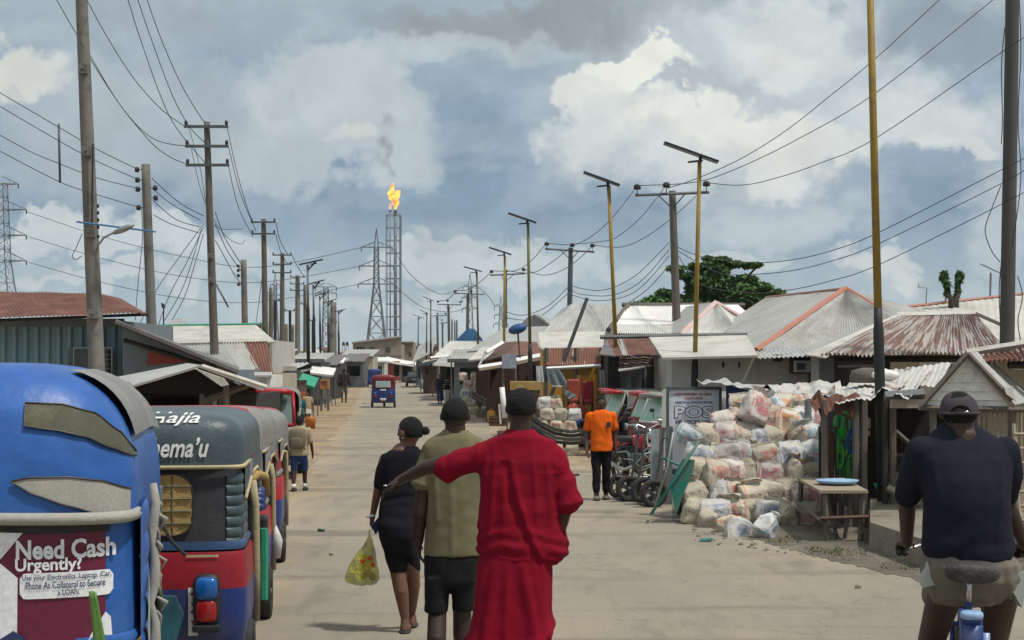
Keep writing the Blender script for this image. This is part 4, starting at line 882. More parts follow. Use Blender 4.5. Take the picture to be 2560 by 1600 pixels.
frame(b, 'door_frame', 1258, 1292, 915, 985, 61, 2, m_wood)
b = thing('rust_front_shop', 'shop with light roof, rust and white streaked front sheet and ochre wall', 'shop', (XP(1430, 46), 46, 0))
shell(b, 1358, 1514, 868, 46.5, 5, m_yel, [(1360, 1405, 925, 1040), (1440, 1472, 938, 985), (1480, 1510, 935, 1040)])
slab(b, 'roof', [(1352, 872, 45.4), (1508, 870, 45.4), (1512, 829, 49.5), (1345, 831, 49.5)], m_rooflight, .05)
sheet(b, 'front_sheet', [(1364, 870, 45.3), (1506, 868, 45.3), (1502, 911, 44.9), (1366, 913, 44.9)], m_rust2, 22, .02, jag=.1)
beam(b, 'white_board', (1366, 921, 44.7), (1502, 914, 44.7), .045, m_fascia)
for x in (1366, 1440, 1502): beam(b, 'post', (x, 870, 45), (x, 1120, 45), .05, m_wood)
b = thing('patched_roof_shop', 'shop with rust patched roof, rusty boards and a glass door', 'shop', (XP(1600, 42), 42, 0))
shell(b, 1520, 1690, 888, 43, 4, m_woodd, [(1550, 1606, 918, 1080), (1612, 1652, 916, 1080), (1662, 1686, 900, 1080)])
sheet(b, 'roof', [(1516, 843, 46), (1628, 840, 46), (1640, 884, 41.4), (1534, 890, 41.4)], m_rust, 16, .02, rows=3, wavy=.05)
sheet(b, 'roof_patch', [(1540, 843, 45.9), (1556, 843, 45.9), (1572, 888, 41.3), (1556, 888, 41.3)], m_zinc, 3, .02)
slab(b, 'side_sheet', [(1498, 885, 41.3), (1540, 890, 41.3), (1520, 845, 45.9), (1516, 845, 46)], m_roofdark, .03)
for i in range(4): sheet(b, 'rusty_board', [(1548, 889 + i * 7, 41.5), (1632 - i * 4, 888 + i * 6, 41.5), (1630 - i * 4, 894 + i * 6, 41.4), (1548, 896 + i * 7, 41.4)], m_rust if i % 2 else m_rusty, 3, .02)
slab(b, 'white_awning', [(1546, 926, 40.2), (1612, 916, 40.2), (1612, 912, 42.6), (1546, 919, 42.6)], m_rooflight, .03)
frame(b, 'glass_door', 1611, 1654, 912, 1090, 42.8, 4, m_galv, .02, m_glass)
for i in range(7): part_box(b, 'hung_goods', 1556 + i * 7, 1562 + i * 7, 935 + (i * 7) % 13, 968 + (i * 5) % 9, 42.9, .08, (m_steel, m_bluegrey, m_galv, m_wood)[i % 4])
b = thing('grey_gable_house', 'house with grey corrugated gable behind the leaning post', 'house', (XP(1455, 70), 70, 0))
shell(b, 1375, 1550, 835, 72, 8, m_wallcream); sheet(b, 'roof', [(1432, 760, 80), (1548, 762, 80), (1560, 835, 71), (1360, 835, 71)], m_zinc, 26, .04, rows=2)
sheet(b, 'side_roof', [(1405, 775, 88), (1434, 758, 80), (1362, 835, 71), (1345, 830, 82)], m_zincw, 12, .04)
b = thing('white_roof_house', 'house with the brightest white corrugated roof on the right', 'house', (XP(1620, 60), 60, 0))
shell(b, 1545, 1720, 818, 58, 8, m_wallwhite); sheet(b, 'roof', [(1570, 765, 64), (1694, 765, 64), (1694, 812, 57), (1540, 812, 57)], m_fascia, 40, .035)
sheet(b, 'lower_roof', [(1540, 812, 57), (1700, 812, 57), (1700, 835, 54), (1530, 833, 54)], m_zincw, 30, .03)
beam(b, 'hip_trim', (1570, 763, 64), (1521, 825, 56.6), .11, m_wood); beam(b, 'ridge', (1555, 762, 64), (1862, 763, 64.5), .09, m_wood)
slab(b, 'roof_end', [(1690, 765, 64.2), (1845, 765, 64.2), (1880, 795, 64), (1690, 795, 60)], m_fascia, .05)
b = thing('pink_trim_house', 'house with hipped pale roof edged in faded pink', 'house', (XP(1760, 52), 52, 0))
shell(b, 1650, 1860, 838, 54, 7, m_wallwhite)
sheet(b, 'roof', [(1788, 759, 58), (1789, 759, 58), (1850, 836, 53), (1708, 836, 53)], m_zincw, 26, .025)
slab(b, 'roof', [(1712, 770, 64), (1788, 758, 58), (1700, 837, 53), (1622, 836, 58)], m_roofgrey, .05)
slab(b, 'roof', [(1789, 758, 58), (1862, 795, 62), (1890, 836, 60), (1850, 837, 53)], m_zincw, .05)
beam(b, 'hip_trim', (1788, 757, 57.9), (1700, 838, 52.9), .1, m_pink); beam(b, 'hip_trim', (1790, 757, 57.9), (1853, 792, 58), .08, m_pink)
# orange trimmed big roof
b = thing('orange_trim_house', 'house with large grey hipped roof edged in orange red', 'house', (XP(1990, 48), 48, 0))
shell(b, 1905, 2250, 880, 47, 8, m_wallwhite)
A = (2113, 724, 50)
sheet(b, 'roof', [(1915, 744, 58), A, (1893, 872, 45), (1720, 870, 54)], m_roofgrey, 34, .02, rows=4, wavy=.04)
sheet(b, 'hip_roof', [A, (2114, 724, 50), (2330, 850, 47), (1893, 874, 45)], m_zinc, 44, .035, rows=2)
sheet(b, 'back_roof', [A, (2116, 724, 50), (2400, 800, 60), (2330, 850, 47)], m_zinc, 20, .02)
for a, c in ((A, (1890, 876, 44.9)), (A, (2200, 774, 49)), (A, (1915, 743, 58))): beam(b, 'hip_trim', (a[0], a[1] - 3, a[2]), c, .085 if c[1] != 743 else .04, m_orange_trim, 6)
# beige roof far right
b = thing('beige_roof_house', 'house with long beige roof and red ridge at the right edge', 'house', (XP(2420, 54), 54, 0))
shell(b, 2230, 2640, 860, 52, 8, m_wallcream); sheet(b, 'roof', [(2190, 778, 58), (2640, 728, 58), (2660, 865, 50), (2190, 865, 50)], m_rooflight, 26, .012, rows=3)
beam(b, 'ridge', (2190, 776, 58), (2640, 726, 58), .06, m_orange_trim)
# rusty hipped roof house
b = thing('rusty_roof_house', 'house with large streaked rusty hipped roof and dark timber wall', 'house', (XP(2240, 35), 35, 0))
shell(b, 2085, 2440, 888, 35, 6, m_woodd, [(2120, 2170, 905, 960)])
sheet(b, 'roof', [(2250, 790, 39), (2440, 784, 39), (2520, 880, 33.8), (2052, 888, 33.8)], m_rusty, 44, .035, rows=8, wavy=.05)
sheet(b, 'hip_roof', [(2249, 790, 39), (2251, 790, 39), (2052, 888, 33.8), (1965, 884, 44)], m_zinc, 26, .02)
mb = MB(); q = [P(2246, 784, 38.9), P(2255, 793, 38.7), P(2062, 893, 33.6), P(2012, 886, 34.2)]; mb.plate(q[::-1], .03); mb.build('ridge_cap', m_rooflight, b)
mb = MB(); q = [P(2240, 783, 39), P(2450, 781, 39), P(2450, 787, 38.8), P(2246, 792, 38.8)]; mb.plate(q, .03); mb.build('ridge_cap', m_rooflight, b)
mb = MB(); q = [P(2440, 781, 39), P(2526, 818, 36), P(2524, 826, 35.9), P(2440, 789, 38.8)]; mb.plate(q, .03); mb.build('ridge_cap', m_wood, b)
beam(b, 'eave_board', (2092, 903, 34.6), (2420, 897, 34.6), .045, m_woodd); beam(b, 'rail', (2095, 915, 34.6), (2185, 913, 34.6), .03, m_bluegrey)
part_box(b, 'cream_panel', 2222, 2345, 905, 955, 34.7, .06, m_wallcream, .1)
d = part_box(b, 'door', 2026, 2046, 894, 960, 34.6, .05, m_galv, .05, 'grey door with torn posters'); d = part_box(b, 'door', 2050, 2084, 893, 952, 34.7, .05, m_steel)
# white walled house with air conditioner
b = thing('white_wall_house', 'low white plastered house with light grey front roof behind the POS sign', 'house', (XP(1830, 38), 38, 0))
shell(b, 1680, 2028, 893, 38, 5, m_wallwhite)
slab(b, 'roof', [(1656, 894, 37.2), (1895, 888, 37.2), (1866, 837, 41), (1622, 842, 41)], m_rooflight, .05)
beam(b, 'ridge', (1500, 843, 41), (1868, 836, 41), .05, m_steel)
sheet(b, 'side_roof', [(1880, 880, 40), (2030, 868, 40), (2055, 889, 37), (1893, 896, 37)], m_zinc, 14, .02)
part_box(b, 'wooden_box', 1973, 2024, 890, 934, 37.98, .3, m_brown)
a_ = part_box(b, 'air_conditioner', 1984, 2020, 902, 930, 37.6, .25, m_white); frame(b, 'conditioner_grille', 1989, 2016, 905, 927, 37.3, 3, m_galv, 0, m_glass)
part_box(b, 'vent_block', 1932, 1953, 886, 904, 37.97, .1, m_brown)
for x_, y_, w_ in ((1808, 912, 4), (1848, 912, 3)): mb = MB(); mb.ell(P(x_, y_, 37.99), (w_ * .009, .012, .07), nu=7, nv=5); mb.build('chipped_hole', m_woodd, b)

# --- near right: long low awning and stall
m_awn = mat('awning_zinc', (.50, .495, .47), (.17, .08, .06), .9, .7, .1, .3, 30, 'rust', .40, (.22, 2.2, 1), dirt=(.36, .34, .3), ds=1.3)
b = thing('market_awning', 'long low market awning of torn rusty zinc sheets over the hose stall', 'awning', (XP(2120, 23), 23, 0))
sheet(b, 'roof_sheet', [(1740, 946, 29), (1905, 962, 29), (1930, 975, 26.5), (1745, 953, 26.5)], m_zinc, 7, .008, jag=.6, wavy=.14)
sheet(b, 'roof_sheet', [(1880, 968, 28), (2100, 950, 28), (2110, 992, 24.8), (1905, 988, 24.8)], m_awn, 12, .007, rows=3, jag=.45, wavy=.17)
sheet(b, 'roof_sheet', [(2088, 958, 25.2), (2330, 922, 25.2), (2290, 975, 21.4), (2088, 1008, 21.4)], m_awn, 16, .008, rows=3, jag=.35, wavy=.14)
sheet(b, 'roof_sheet', [(2150, 935, 26.2), (2380, 905, 26.2), (2350, 960, 22.5), (2140, 985, 22.5)], m_awn, 16, .010, rows=2, wavy=.06)
sheet(b, 'fallen_sheet', [(2010, 990, 21.7), (2150, 985, 21.7), (2140, 1036, 21.5), (2040, 1032, 21.5)], m_rust, 9, .008, jag=.6, wavy=.16)
beam(b, 'beam', (2040, 1002, 22), (2300, 1000, 22), .045, m_woodd); beam(b, 'beam', (2212, 992, 21.2), (2310, 985, 21.2), .07, m_steel)
for x in (2062, 2140, 2160, 2213, 2232): beam(b, 'post', (x, 1000, 21.6), (x, 1318, 21.6), .045 if x != 2213 else .04, m_woodd if x % 2 else m_wood, 6)
beam(b, 'post', (2020, 1000, 23.6), (2020, 1270, 23.6), .05, m_bluegrey)
beam(b, 'strut', (2080, 1020, 21.8), (2130, 1050, 21.8), .02, m_wood)
# back wall of stalls (dark)
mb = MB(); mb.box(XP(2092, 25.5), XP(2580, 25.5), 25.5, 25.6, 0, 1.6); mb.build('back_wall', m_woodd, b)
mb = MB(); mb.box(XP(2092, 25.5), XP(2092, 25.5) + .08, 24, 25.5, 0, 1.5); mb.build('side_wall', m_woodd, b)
slab(b, 'white_panel', [(1965, 1045, 24.5), (2015, 1030, 24.5), (2015, 1100, 24.5), (1965, 1110, 24.5)], m_white, .03)
slab(b, 'blue_tarpaulin', [(1815, 962, 26.6), (1910, 985, 26.6), (1910, 1100, 26.6), (1815, 1100, 26.6)], m_bluedark, .02)
part_box(b, 'sign_board', 2224, 2310, 998, 1020, 21.2, .04, m_wallcream)
for z_ in (1140, 1196, 1230): beam(b, 'shelf_rail', (2215, z_, 23), (2420, z_ + 4, 23), .045, m_wood)
beam(b, 'brace', (2235, 1075, 22.5), (2320, 1150, 22.5), .035, m_wood); beam(b, 'plank', (2220, 1220, 21.3), (2300, 1262, 21.0), .05, m_woodl)
beam(b, 'plank', (2240, 1290, 20.6), (2275, 1255, 20.8), .03, m_wood)
for i in range(4): part_box(b, 'pot', 2222 + i * 22, 2234 + i * 22, 1125 + (i % 2) * 8, 1160, 23.4, .18, (m_galv, m_steel)[i % 2])
# white clapboard gable kiosk
b = thing('clapboard_kiosk', 'white clapboard gabled kiosk with slatted lower wall behind the cyclist', 'kiosk', (XP(2420, 20.5), 20.5, 0))
Y = 20.5; mb = MB()
L0, A0, R0 = (2306, 1016), (2417, 888), (2524, 1022); yb = 1022
for i in range(6):
    t0, t1 = 888 + i * 22.5, 888 + (i + 1) * 22.5
    def hw(t): return (2417 - (t - 888) * .90, 2417 + (t - 888) * .83)
    a, c = hw(t1), hw(t0); mb.plate([P(a[0], t1, Y - .015), P(a[1], t1, Y - .015), P(c[1], t0 + 1, Y + .008), P(c[0], t0 + 1, Y + .008)], .025)
mb.build('clapboards', mat('clapboard', (.74, .74, .70), (.66, .66, .62), 2, .7, 0, .1, dirt=(.33, .31, .27), ds=2.2), b)
beam(b, 'barge_board', (2300, 1018, Y - .1), (2419, 884, Y - .1), .035, m_wood); beam(b, 'barge_board', (2419, 884, Y - .1), (2530, 1000, Y - .1), .035, m_wood)
slab(b, 'roof', [(2296, 1014, Y - .07), (2417, 884, Y - .07), (2440, 880, Y + 2.6), (2340, 985, Y + 2.6)], m_zinc, .02)
sheet(b, 'roof', [(2419, 884, Y - .07), (2450, 880, Y + 2.6), (2590, 1000, Y + 2.6), (2538, 1012, Y - .07)], m_zinc, 14, .02)
slab(b, 'torn_panel', [(2516, 985, Y - .15), (2540, 1003, Y - .15), (2532, 965, Y - .15), (2510, 968, Y - .15)], m_white, .03)
beam(b, 'sill', (2300, 1019, Y - .05), (2560, 1024, Y - .05), .035, m_wood); beam(b, 'post', (2333, 1018, Y), (2333, 1320, Y), .045, m_wood); beam(b, 'post', (2528, 1018, Y), (2528, 1320, Y), .05, m_wood)
for i in range(12): beam(b, 'slat', (2448 + i * 11.5, 1024, Y), (2449 + i * 11.5, 1330, Y), .018, m_woodl)
slab(b, 'green_panel', [(2440, 1410, Y - 1.4), (2620, 1410, Y - 1.4), (2620, 1300, Y - 1.4), (2440, 1300, Y - 1.4)], mat('dull_green', (.03, .075, .055), (.04, .08, .06), 3, .8), .05)
# ladder against it
l = thing('ladder', 'pale wooden ladder leaning at the right edge behind the cyclist', 'ladder', G(2555, 1395))
beam(l, 'rail', (2534, 1060, 19.3), (2556, 1395, 18.5), .022, m_woodl); beam(l, 'rail', (2600, 1060, 19.3), (2615, 1395, 18.5), .022, m_woodl)
for i in range(9): y_ = 1085 + i * 36; beam(l, 'rung', (2535 + i * 2.2, y_, 19.22 - i * .08), (2602 + i * 1.5, y_, 19.22 - i * .08), .018, m_woodl)
# wooden shop at the right edge with rusty roof
b = thing('edge_shop', 'timber shop with rusty corrugated roof at the right edge', 'shop', (XP(2560, 24), 24, 0))
shell(b, 2470, 2760, 905, 24, 4, m_wallcream, [(2530, 2556, 905, 925)])
sheet(b, 'roof', [(2440, 895, 26), (2720, 845, 26), (2720, 895, 22.5), (2424, 897, 22.5)], m_rusty, 20, .03, rows=2, wavy=.06)
beam(b, 'roof_trim', (2417, 882, 22.4), (2600, 853, 22.4), .05, m_rooflight)
sheet(b, 'lower_roof', [(2430, 893, 22.4), (2640, 862, 22.4), (2640, 892, 21.7), (2470, 905, 21.7)], m_rust, 14, .03, jag=.1)
beam(b, 'rafter', (2520, 912, 22), (2640, 912, 22), .05, m_woodd)
# concrete plinth in front of the stall
mb = MB(); q = [G(2172, 1372), G(2312, 1425), G(2420, 1418), G(2640, 1400), G(2640, 1300), G(2172, 1300)]
h = .30; mb.add([(a.x, a.y, 0.0) for a in q] + [(a.x + .02, a.y + .02, h) for a in q], [(0, 1, 7, 6), (1, 2, 8, 7), (2, 3, 9, 8), (3, 4, 10, 9), (4, 5, 11, 10), (5, 0, 6, 11), (6, 7, 8, 9, 10, 11)])
solo(mb, 'concrete_plinth', mat('plinth', (.25, .22, .17), (.17, .15, .12), 3, .95, 0, .6, 30, dirt=(.10, .09, .07), ds=2), 'worn concrete plinth below the stall at the right', 'plinth')
# things on the awning
mb = MB(); mb.tube([P(2168, 957, 23.6), P(2168, 940, 23.6), P(2168, 926, 23.6), P(2168, 919, 23.6)], [.24, .25, .22, .06], 14); solo(mb, 'basket', m_wood, 'upturned old basket on the awning beside the black pole', 'basket', smooth=True)
mb = MB(); mb.ell(P(2210, 938, 23.4), (.2, .15, .1), nu=10, nv=6); mb.v = [q_ + V((wrinkle(q_, 9, .05), 0, wrinkle(q_, 8, .04, 3))) for q_ in mb.v]; solo(mb, 'plastic_bag', m_white, 'white plastic bundle on the awning right of the basket', 'bag', smooth=True)
# satellite dish and poster
b = thing('satellite_dish', 'blue oval satellite dish on a pipe', 'satellite dish', P(1300, 895, 56)); 
rot = Matrix.Rotation(R(-16), 3, 'Y'); c = P(1294, 822, 56); mb = MB(); mb.ell(c, (.32, .22, .17), rot, 20, 8); mb.build('dish', mat('dish_blue', (.025, .09, .26), (.02, .07, .2), 3, .5), b, smooth=True); mb = MB(); mb.tube([c, P(1296, 850, 56.2), P(1300, 895, 56.2)], .03, 6); mb.build('pipe', m_steel, b)
mb = MB(); mb.box(XP(1255, 58.2), XP(1291, 58.2), 58.1, 58.2, ZP(921, 58.2), ZP(885, 58.2)); 
m_poster = mat('poster_print', (.42, .48, .53), (.10, .13, .25), .9, .6, 0, 0, 40, dirt=(.55, .50, .52), ds=1.4)
b = thing('poster_board', 'faded blue and grey poster board on posts before the brown shop', 'poster board', (XP(1273, 58.1), 58.1, 0)); mb.build('board', m_poster, b)
for x in (1258, 1288): beam(b, 'post', (x, 900, 58.25), (x, 1030, 58.25), .05, m_wood)

# ---------------------------------------------------------------- trees
m_leaf = mat('foliage', (.07, .15, .042), (.12, .21, .06), 1.3, .7, 0, 0, spec=.2); m_leafd = mat('foliage_dark', (.045, .10, .03), (.075, .14, .042), 1.3, .75, spec=.2)
m_bark = mat('bark', (.08, .065, .05), (.05, .04, .03), 3, .9, 0, .5)
def leaf_cloud(blobs, nper, size, seed, flat=.5):
    rnd = random.Random(seed); mb = MB(); vs = []; fs = []
    for (c, rx, ry, rz, w) in blobs:
        for i in range(int(nper * w)):
            d = V((rnd.gauss(0, 1), rnd.gauss(0, 1), rnd.gauss(0, 1))).normalized(); k = rnd.uniform(.5, 1.0) ** .6
            p = V(c) + V((d.x * rx * k, d.y * ry * k, d.z * rz * k)); s = size * rnd.uniform(.6, 1.5)
            a = V((rnd.gauss(0, 1), rnd.gauss(0, 1), rnd.gauss(0, flat))).normalized(); b_ = a.cross(V((rnd.gauss(0, .5), rnd.gauss(0, .5), 1))).normalized()
            q = len(vs); vs += [p - a * s, p - b_ * s * .45 + V((0, 0, .15 * s)), p + a * s, p + b_ * s * .45 + V((0, 0, .15 * s))]; fs.append((q, q + 1, q + 2, q + 3))
    mb.add(vs, fs); return mb
Y = 85; s = Y / F
t = thing('spreading_tree', 'large dark green spreading tree behind the pale roofs on the right', 'tree', (XP(1770, Y), Y, 0))
mb = MB(); mb.tube([(XP(1775, Y), Y, -.2), (XP(1772, Y), Y, 3), (XP(1778, Y), Y, ZP(760, Y)), (XP(1775, Y), Y, ZP(690, Y))], [.45, .35, .28, .12], 10)
for x, y in ((1640, 745), (1700, 690), (1850, 720), (1920, 735), (1830, 665), (1760, 665), (1690, 760), (1895, 665), (1590, 765)): mb.tube([(XP(1776, Y), Y, ZP(775, Y)), (XP((x + 1776) / 2, Y), Y + random.uniform(-1, 1), ZP((y + 790) / 2, Y)), (XP(x, Y), Y, ZP(y, Y))], [.16, .1, .04], 6)
mb.build('trunk', m_bark, t, smooth=True)
bl = []
for x, y, rx, ry, w in ((1775, 720, 62, 45, 3), (1830, 745, 75, 42, 3), (1740, 770, 70, 35, 2.4), (1880, 770, 60, 30, 2), (1780, 680, 42, 26, 1.6), (1700, 765, 55, 24, 1.5), (1640, 758, 38, 17, 1), (1600, 766, 26, 11, .6), (1660, 735, 24, 10, .5),
    (1800, 655, 26, 11, .6), (1835, 662, 22, 8, .4), (1880, 664, 26, 6, .4), (1745, 668, 26, 9, .5), (1690, 672, 24, 7, .35), (1715, 690, 22, 8, .4), (1925, 735, 36, 11, .6), (1950, 752, 18, 8, .3), (1890, 720, 42, 14, .7), (1860, 700, 34, 10, .5), (1770, 648, 12, 6, .25), (1905, 755, 45, 20, 1)):
    bl.append((P(x, y, Y), rx * s, 2.6 * rx / 60, ry * s, w))
leaf_cloud(bl[:6], 1150, .17, 3).build('crown', m_leafd, t); leaf_cloud(bl[6:], 1250, .15, 4).build('crown', m_leaf, t)
t = thing('small_tree', 'small tree tangled in wires behind the second left pole', 'tree', (XP(650, 84), 84, 0))
mb = MB(); mb.tube([(XP(650, 84), 84, 0), P(650, 850, 84), P(650, 815, 84)], [.14, .1, .05], 6); mb.build('trunk', m_bark, t); leaf_cloud([(P(650, 822, 84), .36, .4, .32, 1), (P(656, 838, 84), .25, .3, .25, .6)], 260, .07, 8).build('crown', m_leafd, t)
for i, (x, y) in enumerate(((2362, 702), (2396, 705))):
    Y = 57; t = thing('palm_tree', ('dark palm with its leaves tied up, left of the pair on the skyline', 'dark palm with its leaves tied up, right of the pair on the skyline')[i], 'palm', (XP(x + 8 - 16 * i, Y), Y, 0), 0, 'palms on the skyline')
    mb = MB(); mb.tube([(XP(2380 + i * 8, Y), Y, 0), (XP(2380 + i * 8, Y), Y, ZP(748, Y)), P(x, 730, Y)], [.16, .13, .1], 8); mb.build('trunk', m_bark, t, smooth=True)
    leaf_cloud([(P(x + (6 if i == 0 else -2), 722, Y), .07, .09, .26, 1), (P(x - 2 + 4 * i, 694, Y), .12, .14, .17, 1.1)], 90, .13, 20 + i, 2.2).build('crown', m_leafd, t)
for i, (x, y, Y, l) in enumerate(((1062, 872, 262, 'green bushes right of the block building'), (905, 886, 226, 'green plants on the ledge of the block building'), (1010, 884, 300, 'dark shrub behind the grey annex'))):
    mb = leaf_cloud([(V((XP(x, Y), Y, max(.8, ZP(y, Y)))), 26 * Y / F, 1.2, 9 * Y / F, 1), (V((XP(x, Y), Y, .9)), 20 * Y / F, 1, .9, 1)], 500, .22, 30 + i); o = solo(mb, 'bush', m_leaf, l, 'bush')
# low town silhouette far away
for i in range(16):
    Y = 300 + 17 * (i % 7); x = (650, 690, 720, 745, 790, 815, 858, 1030, 1050, 1075, 1100, 1130, 1216, 1240, 1350, 1390)[i]; w = 16 + (i * 7) % 14
    b = thing('distant_house', 'distant low house, number %s from the left along the skyline' % ('first second third fourth fifth sixth seventh eighth ninth tenth eleventh twelfth thirteenth fourteenth fifteenth sixteenth'.split()[i]), 'house', (XP(x, Y), Y, 0), 0, 'distant houses on the skyline')
    shell(b, x - w, x + w, 884 - (i * 5) % 9, Y, 9, (m_wallcream, m_block, m_wallwhite)[i % 3]); t_ = 884 - (i * 5) % 9
    slab(b, 'roof', [(x - w - 3, t_, Y - .6), (x + w + 3, t_, Y - .6), (x + w - 4, t_ - 9, Y + 6), (x - w + 4, t_ - 9, Y + 6)], (m_roofgrey, m_brown, m_rooflight)[(i * 2) % 3], .15)
# ---------------------------------------------------------------- vehicles
def cloth(nm, c1, c2=None, dirt=None, rough=.85, bs=90, b=.35, sc=3): return mat(nm, c1, c2, sc, rough, 0, b, bs, dirt=dirt, ds=2.5, sheen=.0)
k_blue = mat('vinyl_blue', (.03, .12, .40), (.024, .095, .33), 1.5, .42, 0, .45, 7, dirt=(.07, .16, .36), ds=1.3)
k_bluebody = mat('enamel_blue', (.022, .045, .20), (.018, .035, .15), 2, .35, dirt=(.07, .08, .13), ds=2)
k_red = mat('enamel_red', (.42, .018, .03), (.34, .015, .025), 2, .38, dirt=(.24, .04, .04), ds=2)
mat('dark_red', (.17, .014, .02), (.13, .012, .016), 2, .4)
k_grey = mat('vinyl_grey', (.23, .225, .215), (.16, .158, .152), 1.5, .6, 0, .2, 50, dirt=(.30, .29, .27), ds=1.6)
k_slate = mat('vinyl_slate', (.045, .072, .085), (.07, .098, .11), 1.2, .42, 0, .15, 50, dirt=(.11, .13, .14), ds=1.2)
k_char = mat('canvas_charcoal', (.032, .033, .042), (.044, .044, .052), 2, .75, 0, .2, 80, dirt=(.07, .07, .072), ds=1.5)
k_quilt = mat('quilt_ochre', (.40, .27, .10), (.33, .22, .08), 3, .7, 0, .3, 60)
k_pipe = mat('piping_cream', (.48, .40, .24), (.38, .32, .2), 3, .7)
k_greycloth = mat('felt_grey', (.36, .35, .31), (.30, .29, .26), 3, .85, 0, .12, 80, dirt=(.42, .40, .35), ds=3)
k_olive = mat('felt_olive', (.10, .10, .07), (.07, .07, .05), 3, .85, 0, .12, 80, dirt=(.2, .19, .12), ds=2.5)
k_maroon = mat('poster_maroon', (.155, .018, .05), (.12, .014, .04), 2, .45)
k_print = mat('print_white', (.78, .79, .82), (.72, .73, .77), 3, .5)
k_ink = mat('print_ink', (.03, .05, .13), None, 3, .5)
k_paint = mat('paint_script', (.80, .80, .78), (.7, .7, .68), 3, .5)
k_lblue = mat('lamp_blue', (.01, .12, .42), (.01, .10, .36), 3, .12, spec=.6); k_lred = mat('lamp_red', (.36, .012, .015), (.28, .01, .012), 3, .15, spec=.6)
k_cream = mat('door_trim', (.42, .36, .22), (.32, .27, .17), 4, .75, 0, .3, dirt=(.2, .16, .1))
k_glass = mat('windscreen', (.10, .15, .15), (.16, .22, .22), 1.5, .08, spec=.7)
k_sticker = mat('windscreen_sticker', (.25, .55, .36), (.35, .62, .5), 5, .4)
def U(hw, yr, D, yf, e=.5, n=22):
    pts = [(hw, yf), (hw, (yf + yr + D) / 2)]
    for i in range(n + 1):
        b = math.pi * i / n; c, s = math.cos(b), abs(math.sin(b)); pts.append((hw * math.copysign(abs(c) ** e, c), yr + D - D * s ** e))
    return pts + [(-hw, (yf + yr + D) / 2), (-hw, yf)]
def ywall(x, hw, yr, D, e=.5):
    k = min(1, abs(x) / hw); return yr + D - D * max(0, 1 - k ** (2 / e)) ** (e / 2)
def openloft(mb, rings, flip=False):
    n = len(rings[0]); m = len(rings); vs = [q for r in rings for q in r]; fs = []; uv = []
    for i in range(m - 1):
        for k in range(n - 1): fs.append((i * n + k, i * n + k + 1, (i + 1) * n + k + 1, (i + 1) * n + k)); uv.append([(k / n, i / m), ((k + 1) / n, i / m), ((k + 1) / n, (i + 1) / m), (k / n, (i + 1) / m)])
    return mb.add(vs, fs, uv)
def fit_text(txt, x0, x1, z0, z1, fn, bold=.0, shear=0, sub=0):
    vs, fs = text_mesh(txt, 1, bold=bold, shear=shear, align='LEFT'); a = min(v[0] for v in vs); b = max(v[0] for v in vs); c = min(v[1] for v in vs); d = max(v[1] for v in vs)
    mb = MB(); mb.add([fn(x0 + (v[0] - a) / (b - a) * (x1 - x0), z0 + (v[1] - c) / (d - c) * (z1 - z0)) for v in vs], fs); return mb
def decal(fn, top, bot, x0, x1, nu=24, nv=4):
    """strip between two height curves of x, laid on the surface fn"""
    vs = []; fs = []
    for i in range(nu + 1):
        x = x0 + (x1 - x0) * i / nu; t, b = top(x), bot(x)
        for j in range(nv + 1): vs.append(fn(x, b + (t - b) * j / nv))
    for i in range(nu):
        for j in range(nv): a = i * (nv + 1) + j; fs.append((a, a + nv + 1, a + nv + 2, a + 1))
    return MB().add(vs, fs)
def wheel(root, c, r, w, name='wheel', ax='x', rimm=None, spokes=0):
    c = V(c); mb = MB(); n = 20; rings = []
    for a, b in ((.62, .42), (.9, .5), (1, .38), (1, -.38), (.9, -.5), (.62, -.42)):
        rings.append([c + (V((b * w, r * a * math.cos(2 * math.pi * k / n), r * a * math.sin(2 * math.pi * k / n))) if ax == 'x' else V((r * a * math.cos(2 * math.pi * k / n), b * w, r * a * math.sin(2 * math.pi * k / n)))) for k in range(n)])
    rings.append(rings[0]); mb.loft(rings, cap=False); t = mb.build(name, m_tyre, root, world=False, smooth=True)
    mb = MB(); d = V((1, 0, 0)) if ax == 'x' else V((0, 1, 0))
    if spokes:
        for k in range(spokes):
            q = 2 * math.pi * k / spokes; mb.tube([c, c + (V((0, math.cos(q), math.sin(q))) if ax == 'x' else V((math.cos(q), 0, math.sin(q)))) * r * .64], .011 if spokes < 9 else .004, 4)
        mb.tube([c - d * w * .6, c + d * w * .6], .03, 8)
        o = []
        for k in range(n + 1):
            q = 2 * math.pi * k / n; o.append(c + (V((0, math.cos(q), math.sin(q))) if ax == 'x' else V((math.cos(q), 0, math.sin(q)))) * r * .66)
        mb.tube(o, .016, 6, cap=False)
    else: mb.tube([c - d * w * .36, c - d * w * .1, c + d * w * .1, c + d * w * .36], [r * .62, r * .5, r * .5, r * .62], 16); mb.tube([c - d * w * .5, c + d * w * .5], r * .16, 8)
    k = mb.build('rim', rimm or m_steel, None, world=False, smooth=True); k.parent = t
    return t
